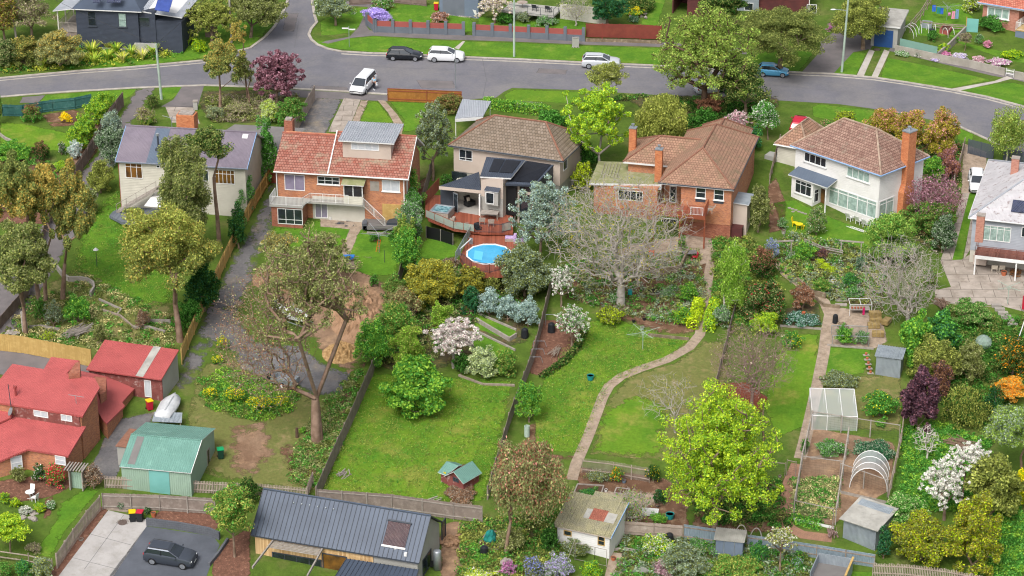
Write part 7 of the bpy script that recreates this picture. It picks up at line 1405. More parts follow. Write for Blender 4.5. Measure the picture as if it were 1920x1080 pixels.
B((218,938,238,956),'fine','lf_grey lf_dark','small grey bush behind the yellow lidded bin',fl=.3)
B((268,950,284,964),'fine','lf_dark lf_grey','small dark bush right of the red lidded bin',fl=.3)
# bottom gardens
B((1204,998,1268,1042),'round','lf_hedge_y fl_white lf_green','white flowered lime shrub beside the black compost bin',fl=.3,fl2=.3)
B((1232,1020,1330,1090),'dense','lf_grey lf_olive','broad grey olive bush at the bottom edge',fl=.4)
B((1318,1038,1440,1100),'dense','lf_pepper lf_green','mounded yellow green conifer at the bottom edge',fl=.4)
B((1222,1046,1276,1085),'fine','fl_rose fl_blush','pink flowering shrub at the bottom beside the chair',fl=.4)
B((1400,1010,1442,1062),'round','lf_green lf_emerald','leafy green bush right of the steel shed',fl=.4)
plant('apple_tree','spray',(1430,985,1490,1035),['lf_pepper','fl_white'],'small apple tree with white blossom by the tin fence','tree',base=(1462,1075),fl=.4,dens=3)
B((1482,1040,1506,1072),'fine','lf_green fl_mauve','narrow plant with mauve flowers near the tin fence',fl=.15)
B((1278,1010,1335,1035),'fine','lf_green lf_grey','low plants along the tin fence',fl=.4)
baretree('fruit_tree',(1138,912,1222,978),(1182,985),'bare lichen green fruit tree in the vegetable garden',n=420,rt=.014,r0=.07,lf=['lf_pepper','lf_green'],nlf=900,seed=41,ls=.09)
B((1142,872,1170,906),'fine','lf_green fl_orange','orange fruited bush against the trellis',fl=.2)
B((1208,868,1242,906),'round','lf_dark fl_yellow','dark lemon bush beside the lime maple',fl=.08)
B((1080,912,1128,938),'fine','lf_green lf_emerald','bushy vegetables in the framed bed',fl=.4,cat='vegetables',name='vegetables')
B((1222,916,1250,948),'dense','lf_dark lf_emerald','dark green pot plant in the vegetable garden',fl=.3)
B((1214,958,1252,982),'fine','lf_green lf_bright','bright leafy greens beside the white bath',fl=.4)
B((1092,882,1150,902),'fine','lf_olive lf_grey','thin grey seedlings below the trellis',fl=.4,dens=.6)
B((1012,980,1050,1040),'round','lf_dark lf_green','dark ivy at the left end of the patched shed',fl=.3)
for bb,m_,lb in(((975,1040,1022,1090),'lf_olive fl_blue','blue flowered shrub left at the bottom edge'),((1015,1035,1078,1092),'lf_grey fl_mauve','mauve flowered shrub below the patched shed'),((1050,1005,1110,1045),'lf_olive lf_grey','scrambling bush in front of the patched shed'),((1085,1048,1132,1090),'lf_green lf_hedge_y','yellow tipped shrub before the shed trellis'),((934,1048,970,1082),'fl_magenta lf_grey','magenta heather beside the pale rock'),((862,1062,935,1096),'lf_hedge_y fl_white','cream speckled shrub at the bottom edge beside the heather'),((885,1035,920,1058),'lf_green lf_bright','green tuft below the black compost bin')):B(bb,'fine',m_,lb,fl=.35)
B((930,985,990,1040),'airy','lf_khaki lf_olive','khaki undergrowth at the foot of the bottlebrush',fl=.4,dens=2)
B((826,905,900,948),'airy','lf_dead lf_brown','heap of dry prunings in front of the cubby house',fl=.5,twigs=True,dens=3,cat='prunings',name='brush_pile',kz=.45)
B((1522,822,1590,860),'fine','lf_green lf_grey','row of broad beans in the right vegetable plot',fl=.4,cat='vegetables',name='vegetables')
B((1590,822,1680,868),'fine','lf_emerald lf_grey','broad beans behind the hooped netting',fl=.4,cat='vegetables',name='vegetables')
B((1498,820,1518,850),'fine','lf_green lf_dark','dark green plant beside the brick path gate',fl=.4)
hedge('lawn_box',[(1484,975),(1538,988)],1.2,.35,['lf_green','lf_bright'],'low box of clipped green groundcover beside the brick path',n=700,fl=.3,cat='groundcover')
B((1562,612,1605,648),'fine','lf_green lf_bright','left leafy vegetables in the netted bed',fl=.4,cat='vegetables',name='vegetables')
B((1600,618,1632,648),'fine','lf_grey lf_green','right leafy vegetables in the netted bed',fl=.4,cat='vegetables',name='vegetables')
B((1570,608,1588,640),'fine','lf_green lf_green','tall fennel in the netted bed',kz=1.2,cat='vegetables',name='fennel')
for i,(bb,m_,lb)in enumerate([((880,1015,900,1030),'lf_green lf_bright','small tuft beside the pale sleeper bed'),((560,800,575,812),'lf_bright lf_green','small bright weed at the foot of the big gum'),((690,435,715,455),'lf_green lf_dark','green bush at the trampoline corner'),((725,430,762,460),'lf_green lf_dark','green bush behind the washing line'),((1330,470,1352,490),'lf_green lf_olive','green plants at the end of the patio'),((1270,440,1290,470),'lf_green lf_olive','potted shrub below the brick deck'),((1205,435,1228,460),'lf_pepper lf_olive','potted shrub beside the patio wall'),((692,512,712,540),'lf_green lf_dark','dark green weed on the dirt bank edge')]):B(bb,'fine',m_,lb,fl=.4)

# ---------------------------------------------------------------- low growth nobody could count
for nm,q,n,m,lb in(('ground_cover',[(1120,480),(1310,470),(1325,560),(1290,612),(1170,595),(1060,555),(1015,510)],9000,'lf_olive lf_green lf_grey lf_khaki','mixed low plants over the bed round the great grey tree'),('ground_cover',[(1445,470),(1480,440),(1600,460),(1660,500),(1650,575),(1550,560),(1480,530)],9000,'lf_olive lf_pepper lf_green lf_grey lf_khaki','mixed low rockery plants below the white house'),('ground_cover',[(800,505),(870,500),(1000,560),(885,610),(800,690),(700,680),(720,560)],8000,'lf_olive lf_green lf_dark lf_khaki','undergrowth of the shrub bank below the pool'),('ground_cover',[(865,985),(1050,965),(1050,1090),(860,1090)],8000,'lf_green lf_olive lf_pepper','weeds and low plants under the bottlebrush tree'),('ground_cover',[(1165,1010),(1510,1030),(1515,1090),(1150,1090)],9000,'lf_green lf_olive lf_grey','low garden growth along the bottom edge'),('weeds',[(1695,800),(1760,790),(1860,830),(1850,900),(1920,960),(1930,1080),(1860,1090),(1800,960),(1690,950)],14000,'lf_green lf_bright lf_green','rank green weeds covering the slope on the right'),('weeds',[(375,715),(430,690),(560,735),(545,775),(470,790),(390,765)],9000,'lf_green lf_bright lf_olive','rank weeds with yellow flowers over the bank'),('weeds',[(1485,900),(1575,895),(1560,975),(1490,965)],3500,'lf_green lf_khaki lf_straw','thin weeds and straw in the lower vegetable plot'),('weeds',[(1300,930),(1460,900),(1480,990),(1310,985)],4500,'lf_green lf_olive lf_dark','scattered weeds on the bare ground under the maple'),('ground_cover',[(1050,200),(1200,185),(1290,250),(1420,240),(1450,195),(1200,182),(1090,192)],8000,'lf_dark lf_green lf_olive','dark undergrowth beside the road behind the orange house'),('weeds',[(0,640),(50,560),(170,520),(330,600),(320,660),(180,655)],7000,'lf_olive lf_khaki lf_green lf_straw','rough grass tufts on the left bank'),('weeds',[(600,760),(680,690),(640,830),(595,920),(540,900),(560,830)],5000,'lf_olive lf_khaki lf_green','rough grass along the weathered fence'),('ground_cover',[(1690,245),(1800,275),(1795,362),(1750,470),(1705,430),(1720,360)],8000,'lf_green lf_dark lf_khaki lf_copper','garden growth between the brick chimney and the driveway'),('ground_cover',[(1335,450),(1400,440),(1460,500),(1470,600),(1400,640),(1335,600)],7000,'lf_green lf_olive lf_pepper','low border plants between the two middle gardens'),('ground_cover',[(1780,590),(1930,600),(1930,720),(1850,800),(1760,760),(1740,650)],9000,'lf_green lf_olive lf_dark','scrubby growth below the concrete yard'),('ground_cover',[(385,185),(560,180),(560,230),(400,230)],5000,'lf_khaki lf_olive lf_dead','dry low growth under the thin gums'),('ground_cover',[(0,100),(130,90),(320,80),(350,100),(250,122),(0,140)],7000,'lf_green lf_flax lf_olive','grassy growth between the flax clumps'),('vegetable_rows',[(0,300),(80,298),(135,330),(110,400),(0,400)],3500,'lf_green lf_olive','seedling rows in the left hand plot')):
    scatter(nm,q,int(n*2.6),m.split(),lb,h=.22 if nm=='weeds' else .5)
for q,n,lb in(([(600,930),(650,800),(700,705),(960,715),(930,860),(905,940)],30000,'grass blades of the long central lawn'),([(1100,600),(1300,635),(1250,672),(1140,722),(1085,850),(1005,845),(1020,705)],20000,'grass blades of the middle lawn'),([(150,440),(220,350),(260,430),(330,560),(200,640),(120,600)],16000,'grass blades of the left lawn')):scatter('grass',q,n,['lf_green','lf_pepper','lf_olive'],lb,h=.05,ls=.05,cat='grass',cl=10)
# ---------------------------------------------------------------- vehicles
def car(at,deg,L,W,H,col,label,name='parked_car',kind='hatch',cat='car',rails=False,rackm='bumper'):
    t=thing(name,label,cat,T(*at),R(deg),slope=True);w=W/2;wr=.33 if kind!='suv' else .36;k=H/1.5
    st={'hatch':[(-.5,.62,.84),(-.485,.86,.93),(-.40,.97,.98),(-.2,.97,1),(.1,.95,1),(.22,.93,1),(.36,.83,.97),(.46,.70,.9),(.5,.52,.72)],
          'suv':[(-.5,.66,.86),(-.488,.93,.95),(-.42,1.03,.98),(-.2,1.03,1),(.1,1.01,1),(.22,.99,1),(.38,.92,.98),(.47,.8,.92),(.5,.58,.78)],
          'van':[(-.5,.7,.9),(-.492,.95,.96),(-.42,1.03,1),(-.2,1.02,1),(.15,1.0,1),(.28,.97,1),(.40,.86,.97),(.475,.72,.9),(.5,.55,.76)]}[kind]
    gh={'hatch':(-.47,-.36,.03,.23),'suv':(-.475,-.40,.04,.23),'van':(-.485,-.44,.14,.33)}[kind]
    mb=MB();n=len(st);sec=[]
    for x,z,f in st:
        z*=k if kind!='van' else k*.9;b=w*f;zb=.26 if abs(x)<.45 else .34;sec.append([(x*L,y,zz)for y,zz in((-b*.94,zb),(-b,zb+.22),(-b*.985,z*.78),(-b*.9,z),(b*.9,z),(b*.985,z*.78),(b,zb+.22),(b*.94,zb))])
    vs=[p for s_ in sec for p in s_];fs=[(i*8+j,i*8+(j+1)%8,(i+1)*8+(j+1)%8,(i+1)*8+j)for i in range(n-1)for j in range(8)]+[tuple(range(8))[::-1],tuple(range((n-1)*8,n*8))]
    mb.add(vs,[f[::-1]for f in fs]);mb.build('body',M_[col],t,smooth=True,bevel=.03)
    zb=st[3][1]*k*(.9 if kind=='van' else 1)-.03;a,b,c,d=[q*L for q in gh];wb,wt=w*.9,w*.7;zr=H-.13
    g=[(a,-wb*.92,zb),(d,-wb*.95,zb-.02),(d,wb*.95,zb-.02),(a,wb*.92,zb),(b,-wt,zr),(c,-wt,zr),(c,wt,zr),(b,wt,zr)]
    MB().add(g,[(0,3,2,1),(4,5,6,7),(0,1,5,4),(1,2,6,5),(2,3,7,6),(3,0,4,7)]).build('windows',M_['car_glass'],t)
    MB().add([(b-.06,-wt-.02,zr),(c+.05,-wt-.02,zr),(c+.05,wt+.02,zr),(b-.06,wt+.02,zr),(b+.06,-wt+.12,H),(c-.22,-wt+.12,H),(c-.22,wt-.12,H),(b+.06,wt-.12,H)],[(0,3,2,1),(4,5,6,7),(0,1,5,4),(1,2,6,5),(2,3,7,6),(3,0,4,7)]).build('roof',M_[col],t,bevel=.02)
    for i,j in((0,4),(1,5),(2,6),(3,7)):MB().tube(g[i],g[j],.045).build('pillar',M_[col],t)
    for s_ in(-1,1):
        m_=(a*.45+d*.55)-.2;MB().tube((m_,s_*(wb+.0),zb),(m_-.05,s_*(wt+.0),zr),.035).build('pillar',M_['bumper'],t)
        MB().ball((d-.25,s_*(w+.09),zb+.05),(.07,.12,.08),8,5).build('mirror',M_[col],t,smooth=True)
        MB().ball((L*.455,s_*w*.68,st[-2][1]*k*.88),(.16,.2,.08),8,5).build('headlight',M_['lamp_white'],t,smooth=True)
        MB().ball((-L*.485,s_*w*.76,st[1][1]*k*.93),(.09,.14,.12),8,5).build('tail_light',M_['lamp_red'],t,smooth=True)
        for x in(-.31,.31):
            wh=MB().tube((x*L,s_*(w-.19),wr),(x*L,s_*(w+.015),wr),wr,n=18).build('wheel',M_['tyre'],t);rm=MB().tube((x*L,s_*(w+.012),wr),(x*L,s_*(w+.028),wr),wr*.68,n=14)
            rm.build('rim',M_['rim'],wh);q=MB()
            for a_ in range(5):A2=a_*2*math.pi/5;q.tube((x*L,s_*(w+.03),wr),(x*L+math.cos(A2)*wr*.6,s_*(w+.03),wr+math.sin(A2)*wr*.6),.02,n=4)
            q.build('spokes',M_['galv'],wh)
        if rails:MB().tube((b+.1,s_*(wt-.05),H+.03),(c-.15,s_*(wt-.05),H+.03),.025).build('roof_rail',M_['bumper'],t)
    MB().box(L*.47,-w*.5,.36,L*.497,w*.5,.6).build('grille',M_['bumper'],t);MB().box(L*.497,-.26,.42,L*.503,.26,.53).build('number_plate',M_['plate'],t);MB().box(-L*.503,-.26,.6,-L*.497,.26,.71).build('number_plate',M_['plate'],t);MB().box(-L*.498,-w*.85,.3,L*.49,w*.85,.33).build('sill',M_['bumper'],t)
    return t
car((759,110),-4,4.45,1.8,1.46,'car_black','black hatchback parked nearest the side street')
car((837,113),-5,4.5,1.85,1.66,'car_white','white suv parked behind the black hatchback',kind='suv')
car((1127,125),-5,4.7,1.9,1.63,'car_silver','silver suv parked alone along the far kerb',kind='suv',rails=True)
car((1449,141),-8,3.85,1.68,1.5,'car_blue','light blue hatchback parked beside the dark olive tree')
car((1338,122),-5,4.4,1.8,1.45,'car_navy','dark blue car half hidden behind the large willow')
car((1336,172),20,4.5,1.8,1.5,'car_silver','silver car seen through the foot of the willow')
car((681,166),-107,5.1,1.98,1.75,'car_white','white people mover standing across the road edge',kind='van')
car((1831,348),-97,4.4,1.8,1.47,'car_white','white sedan shaped hatch parked beside the flaking iron roof')
car((321,1052),-14,4.5,1.85,1.65,'car_grey','dark grey suv on the charcoal parking bay',kind='suv',rails=True)
car((1497,240),75,3.9,1.7,1.4,'plastic_red','red car roof just visible behind the small tiled wing')
# boats and trailers
def hull(L,W,H,m='tarp_white',bow=.9):
    mb=MB();S_=[(-.5,.8,.1),(-.2,.95,.0),(.1,1,0),(.3,.8,.03),(.43,.45,.1),(.5,.06,.3)];vs=[]
    for x,f,k in S_:b=W/2*f;vs+=[(x*L,-b,H),(x*L,-b*.75,H*.35+k*H),(x*L,0,k*H),(x*L,b*.75,H*.35+k*H),(x*L,b,H),(x*L,0,H*1.18)]
    return mb.add(vs,[(i*6+j,i*6+(j+1)%6,(i+1)*6+(j+1)%6,(i+1)*6+j)for i in range(5)for j in range(6)]+[tuple(range(6))[::-1],tuple(range(30,36))])
t=thing('covered_boat','boat under a white cover beside the green shed','boat',T(318,775),R(82));hull(4.6,1.9,.95).build('hull',M_['tarp_white'],t,smooth=True);MB().tube((-1.6,0,1.1),(1.5,0,1.15),.1).build('cover_ridge',M_['tarp_white'],t)
t=thing('boat_trailer','white boat on a trailer behind the half dead gum','boat',T(548,605),R(-38));o=hull(4.6,1.8,.8).build('hull',M_['plastic_white'],t);o.location.z=.45
MB().box(-2.6,-.75,.35,2.2,-.67,.42).box(-2.6,.67,.35,2.2,.75,.42).box(-1,-.75,.3,-.9,.75,.36).build('trailer_frame',M_['galv'],t)
for s_ in(-1,1):MB().tube((-.4,s_*.95,.3),(-.4,s_*1.12,.3),.3,n=14).build('wheel',M_['tyre'],t)
MB().path([(-1.8,-.7,1.2),(-1.8,-.7,2.1),(-1.8,.7,2.1),(-1.8,.7,1.2)],.04).path([(-.4,-.6,1.3),(-.3,-.6,2.0),(-.3,.6,2.0),(-.4,.6,1.3)],.04).build('canopy_frame',M_['galv'],t);MB().box(-2.6,-.25,.9,-2.25,.25,1.7).build('outboard_motor',M_['dark_grey'],t)
t=thing('box_trailer','galvanised box trailer with a spare wheel under the big gum','trailer',T(535,722),R(157));MB().box(-1.2,-.75,.45,1.2,-.7,.85).box(-1.2,.7,.45,1.2,.75,.85).box(-1.2,-.7,.45,-1.15,.7,.85).box(1.15,-.7,.45,1.2,.7,.85).box(-1.2,-.75,.4,1.2,.75,.45).build('tray',M_['galv'],t);MB().prism([(1.2,-.7,.42),(2.6,0,.42),(1.2,.7,.42),(1.2,.62,.42),(2.45,0,.42),(1.2,-.62,.42)],(0,0,.07)).build('drawbar',M_['galv'],t);MB().path([(1.1,-.7,.85),(1.1,-.7,1.5),(1.1,.7,1.5),(1.1,.7,.85)],.03).build('ladder_rack',M_['galv'],t)
for s_ in(-1,1):w_=MB().tube((-.1,s_*.8,.3),(-.1,s_*.97,.3),.3,n=14).build('wheel',M_['tyre'],t);MB().tube((-.1,s_*.97,.3),(-.1,s_*.985,.3),.17,n=10).build('rim',M_['car_white'],w_)
MB().tube((1.6,.15,.75),(1.6,.3,.75),.3,n=14).build('spare_wheel',M_['tyre'],t)
# ---------------------------------------------------------------- poles and wires
def pole(at,H,label,m='pole_green',r=.15,arm=None,cross=False,name='power_pole',lean=(0,0)):
    p=T(*at);t=thing(name,label,'pole',p);MB().tube((0,0,-.5),(lean[0],lean[1],H),r,r*.72,10).build('pole',M_[m],t)
    if cross:MB().box(-1.2,-.06,H-.9,1.2,.06,H-.75).build('crossarm',M_['timber_grey'],t)
    if arm:x,z=arm;MB().tube((lean[0]*z/H,0,z),(x,0,z+.15),.04).build('lamp_arm',M_['galv'],t);MB().ball((x+(.25 if x>0 else-.25),0,z+.13),(.35,.14,.08),8,5).build('lamp_head',M_['lamp_white'],t)
    return p+Vector((lean[0],lean[1],H))
a=pole((33,86),9.5,'tall grey power pole at the top left corner','pole_grey',lean=(-.6,0),cross=True,arm=(-1.5,7.2));b=pole((303,186),6.9,'short cut off pale green pole by the lane',r=.17,lean=(-.25,0));c=pole((434,80),9.5,'grey power pole with a street lamp by the side street','pole_grey',arm=(1.7,5.6),cross=True)
d=pole((964,106),11,'pale green power pole on the far verge',cross=True);e=pole((1578,135),11,'pale green power pole with a street lamp by the tarmac drive',arm=(-1.2,7.8),cross=True,lean=(.35,0));f=pole((854,166),5.0,'slim galvanised street lamp post beside the road','galv',r=.07,name='lamp_post')
def wire(a,b,label,sag=.6,r=.018):
    n=14;o=a.copy();pts=[a+(b-a)*(i/n)-Vector((0,0,sag*4*(i/n)*(1-i/n)))-o for i in range(n+1)];tag(MB().path(pts,r,4).build('overhead_wire',M_['wire'],loc=o),label,'wire')
wire(a,b,'overhead wire from the corner pole to the short pole');wire(b,c,'overhead wire crossing in front of the navy house');wire(T(318,70)+Vector((0,0,.3)),c+Vector((0,0,-1.)),'guy wire from the lamp pole to the grey fence',0);wire(c,d,'overhead wire between the side street and the verge pole');wire(d,e,'long overhead wire above the large willow');wire(d+Vector((1,0,-.7)),e+Vector((1,0,-.7)),'lower overhead wire above the large willow')
item('street_sign','white street name sign on a pole at the corner','sign',(655,88),[('pole','galv',[('t',(0,0,0),(0,0,2.7),.04)]),('name_blade','white_paint',[('b',-.85,-.02,2.35,.02,.02,2.52)]),('name_blade','white_paint',[('b',-.05,-.02,2.2,.8,.02,2.37)])])
item('utility_box','pale green electrical cabinet on the far verge','utility box',(1079,88),[('cabinet','render_grey',[('b',-.42,-.25,.1,.42,.25,1.2)]),('lid','concrete_new',[('b',-.46,-.29,1.2,.46,.29,1.28)]),('base','concrete',[('b',-.5,-.35,0,.5,.35,.1)])])
# ---------------------------------------------------------------- people
def person(at,rz,J,E,rad,cl,hat=None,label='',extra=None):
    t=thing('person',label,'person',T(*at),rz)
    def skin(name,V,E_,Rr,m):
        me=bpy.data.meshes.new(name);me.from_pydata(V,E_,[]);me.materials.append(M_[m]);o=bpy.data.objects.new(name,me);COL.objects.link(o);o.parent=t;s_=o.modifiers.new('s','SKIN')
        for i,v in enumerate(me.skin_vertices[0].data):v.radius=(Rr[i],Rr[i]);v.use_root=i==0
        q=o.modifiers.new('u','SUBSURF');q.levels=q.render_levels=1
        for p_ in me.polygons:p_.use_smooth=True
        return o
    V,EE,RR=list(J),list(E),list(rad)
    for h_ in(10,13):     # five fingers on each hand
        b_=Vector(V[h_])
        for k in range(5):V.append(tuple(b_+Vector(((k-2)*.018,.01 if k else .03,-.07-.012*(2-abs(k-2))))));EE.append((h_,len(V)-1));RR.append(.009)
    skin('body',V,EE,RR,'skin');
    for nm,ids,sc,m in cl:
        mp={j:i for i,j in enumerate(ids)};skin(nm,[J[i]for i in ids],[(mp[a],mp[b])for a,b in E if a in mp and b in mp],[rad[i]*sc+.012 for i in ids],m)
    if hat:c_=Vector(J[4]);MB().lathe(c_+Vector((0,0,.05)),[(.2,0),(.1,.02),(.09,.1),(.02,.11)],14).build('hat',M_[hat],t)
    else:c_=Vector(J[4]);MB().ball(c_+Vector((0,-.03,.02)),(.1,.1,.12),10,7).build('hair',M_['hair'],t,smooth=True)
    for s_ in(-1,1):fx=J[14 if s_<0 else 15];MB().box(fx[0]-.05,fx[1]-.06,0,fx[0]+.05,fx[1]+.19,.09).build('shoe',M_['cloth_white' if not hat else 'cloth_dark'],t,bevel=.02)
E_=[(0,1),(1,2),(2,3),(3,4),(2,5),(2,6),(0,7),(0,8),(5,9),(9,10),(6,12),(12,13),(7,11),(11,14),(8,16),(16,15)]
def joints(lean=0,step=.08):
    l=lean;return[(0,0,.92),(0,l*.3,1.15),(0,l*.7,1.38),(0,l*.9,1.48),(0,l,1.6),(-.17,l*.7,1.38),(.17,l*.7,1.38),(-.1,0,.86),(.1,0,.86),(-.24,l*.6+.03,1.1),(-.22,l*.6+.15,.88),(-.11,step,.48),(.25,l*.6-.02,1.1),(.24,l*.6+.1,.86),(-.11,step*1.2,.06),(.11,-step*1.2,.06),(.1,-step*.2,.48)]
RD=[.12,.12,.13,.05,.095,.06,.06,.09,.09,.042,.03,.06,.042,.03,.04,.04,.06]
person((702,168),R(160),joints(.06),E_,RD,[('top',[0,1,2,5,6,9,12],1.08,'cloth_blue'),('trousers',[0,7,8,11,16,14,15],1.06,'cloth_dark')],label='person in a pale top and white shoes beside the people mover')
MB().box(.12,-.1,.55,.38,.12,.9).build('bag',M_['cloth_white'],None,loc=T(702,168));tag(bpy.data.objects['bag'],'white bag held by the person beside the people mover','bag')
person((1385,571),R(200),joints(.22),E_,RD,[('top',[0,1,2,5,6,9,12],1.18,'cloth_dark'),('trousers',[0,7,8,11,16,14,15],1.1,'cloth_dark')],hat='straw',label='person in black clothes and a straw hat bending in the garden')
# ---------------------------------------------------------------- pool deck of the centre house
dz=zs4;O4=Vector((0,0,0))
def deckpoly(name,px,z,m,label,cat='deck',th=.25):
    P=[PZ(x,y,z)for x,y in px];o=sum((p for p in P),Vector())/len(P);mb=MB().prism([tuple(p-o)for p in P],(0,0,-th));ob=mb.build(name,M_[m],loc=o);return tag(ob,label,cat)
deckpoly('deck',[(799,366),(826,366),(849,392),(900,404),(945,402),(962,405),(962,436),(905,436),(852,430),(803,411),(797,392)],dz,'deck_red','upper red timber deck carrying the hot tub')
dl=dz-.42;deckpoly('pool_deck',[(884,436),(962,437),(973,450),(972,490),(955,510),(905,512),(872,497),(862,480),(872,460)],dl,'deck_red','lower red timber deck around the swimming pool',th=.6)
p=PZ(917,477,dl);t=thing('swimming_pool','bright blue swimming pool with a white rim sunk in the red deck','pool',p);n=12;rx,ry=2.45,2.75
ring=lambda k,z:[(math.cos(2*math.pi*(i+.5)/n)*rx*k,math.sin(2*math.pi*(i+.5)/n)*ry*k,z)for i in range(n)]
MB().add(ring(1,.08)+ring(.93,.08)+ring(1,-.2)+ring(.93,-.2),[(i,(i+1)%n,n+(i+1)%n,n+i)for i in range(n)]+[(i,2*n+i,2*n+(i+1)%n,(i+1)%n)for i in range(n)]+[(n+i,n+(i+1)%n,3*n+(i+1)%n,3*n+i)for i in range(n)]).build('rim',M_['pool_white'],t);MB().add(ring(.935,.025),[tuple(range(n))]).build('water',M_['pool_water'],t);MB().prism([(-1.6,-1.2,.03),(-.75,-1.6,.03),(-.6,.6,.03),(-1.5,1.0,.03)],(0,0,.003)).build('step',M_['pool_white']if 0 else mat('pool_pale','58b8e0',rough=.1),t)
def rail(name,px,z,m,label,h_=1.0,bars=.12,glass=None,cat='railing',posts=1.3):P=[PZ(x,y,z)for x,y in px];t=thing(name,label,cat,P[0]);hh=type('q',(),{'t':t});railing(hh,[tuple(p-P[0])for p in P],m,h_,'rail',bars,glass,posts=posts);return t
rail('deck_railing',[(798,408),(850,430),(889,436)],dz,'timber_red','clear railing with a timber top around the upper deck',.95,bars=0,glass='net_green');rail('pool_fence',[(889,436),(945,437)],dz,'dark_grey','black barred fence between the two decks');rail('pool_fence',[(884,437),(854,490)],dl,'galv','green glass pool fence on the left of the pool',bars=0,glass='net_green');rail('pool_fence',[(866,492),(885,507),(918,512),(950,503)],dl,'dark_grey','black barred pool fence in front of the pool',1.0,posts=2);rail('pool_gate',[(941,436),(958,432)],dz,'dark_grey','dark glass gate beside the outdoor table',bars=0,glass='net_green',cat='gate')
F_('deck_screen',[(799,446),(826,452),(850,460)],1.5,'dark lattice screen and posts under the upper deck','black',style='sheet',rail=False,pm='timber_grey',post=1.6,lift=-.15,cat='screen');F_('privacy_screen',[(798,395),(824,366)],1.5,'sloping red timber screen behind the hot tub','deck_red',style='slat',rail=False,post=0,lift=dz-T(798,395).z,cat='screen')
D4=lambda px,py,z=None:PZ(px,py,dz if z is None else z)
item('hot_tub','square hot tub with a grey cabinet on the upper deck','hot tub',D4(829,405),[('cabinet','wicker',[('b',-1.05,-1.05,0,1.05,1.05,.78)]),('rim','galv',[('b',-1.1,-1.1,.78,1.1,-.85,.88),('b',-1.1,.85,.78,1.1,1.1,.88),('b',-1.1,-.85,.78,-.85,.85,.88),('b',.85,-.85,.78,1.1,.85,.88)]),('water','spa_water',[('b',-.85,-.85,.78,.85,.85,.83)])],rz=R(-18),world=True,bevel=.04)
item('spa_steps','small grey steps beside the hot tub','steps',D4(848,414),[('step','wicker',[('b',-.35,-.3,0,.35,0,.2)]),('step','wicker',[('b',-.35,0,0,.35,.3,.4)])],rz=R(-100),world=True)
item('armchair','black leather armchair with a pale cushion in the open room','armchair',D4(881,386),[('seat','leather',[('b',-.4,-.35,.1,.4,.4,.48)]),('backrest','leather',[('p',[(-.4,.25,.4),(.4,.25,.4),(.4,.5,1.05),(-.4,.5,1.05)],(0,.15,0))]),('arm','leather',[('b',-.55,-.35,.1,-.4,.45,.62)]),('arm','leather',[('b',.4,-.35,.1,.55,.45,.62)]),('cushion','cushion',[('p',[(-.2,.15,.5),(.2,.15,.5),(.2,.28,.9),(-.2,.28,.9)],(0,.1,0))])],rz=R(40),world=True,bevel=.04)
def table(at,label,w_,d_,h_,top,leg,rz=0,world=True,group=None):return item('table',label,'table',at,[('table_top',top,[('b',-w_/2,-d_/2,h_-.05,w_/2,d_/2,h_)])]+[('leg',leg,[('b',x-.035,y-.035,0,x+.035,y+.035,h_-.05)])for x in(-w_/2+.06,w_/2-.06)for y in(-d_/2+.06,d_/2-.06)],rz=rz,world=world,group=group)
def chair(at,label,m,rz=0,world=True,group=None,w_=.5,tilt=.12,arms=False,cat='chair',name='chair',hb=.9):return item(name,label,cat,at,[('seat',m,[('b',-w_/2,-.25,.4,w_/2,.25,.46)]),('backrest',m,[('p',[(-w_/2,.22,.46),(w_/2,.22,.46),(w_/2,.22+tilt,hb),(-w_/2,.22+tilt,hb)],(0,.04,0))])]+[('leg',m,[('b',x-.025,y-.025,0,x+.025,y+.025,.4)])for x in(-w_/2+.04,w_/2-.04)for y in(-.22,.2)]+([('arm',m,[('b',s_*w_/2-.04,-.27,.62,s_*w_/2+.04,.26,.66)])for s_ in(-1,1)]if arms else[]),rz=rz,world=world,group=group)
table(D4(918,410),'grey outdoor dining table on the upper deck',1.9,1.1,.76,'stone_pale','wicker',R(-8))
g='wicker chairs on the upper deck'
for(px,py),rz,lb in(((904,421),180,'wicker chair at the left front of the grey table'),((921,424),180,'wicker chair at the right front of the grey table'),((858,429),175,'wicker chair left of the pair by the deck railing'),((873,430),175,'wicker chair right of the pair by the deck railing')):chair(D4(px,py),lb,'wicker',R(rz),group=g,w_=.6,arms=True,tilt=.05)
chair(D4(897,437,dl),'dark reclining chair beside the pool fence','plastic_black',R(35),w_=.6,arms=True,hb=1.1)
for(px,py),lb in(((958,451),'lilac cushioned lounger left of the pair by the pool'),((974,456),'lilac cushioned lounger right of the pair by the pool')):item('lounger',lb,'lounger',D4(px,py,dl),[('base','wicker',[('b',-.6,-.35,0,.6,.35,.3)]),('mattress','lilac_fabric',[('b',-.6,-.35,.3,.6,.35,.42)]),('cushion','lilac_fabric',[('b',.3,-.3,.42,.6,.3,.75)])],world=True,rz=R(-5),group='lilac loungers by the pool')
item('pool_roller','white pool cover roller on the left edge of the pool deck','pool roller',D4(872,468,dl),[('tube','plastic_white',[('t',(0,-1.6,.6),(0,1.6,.6),.07)]),('stand','galv',[('b',-.2,-1.65,0,.2,-1.55,.7)]),('stand','galv',[('b',-.2,1.55,0,.2,1.65,.7)])],world=True,rz=R(-22))
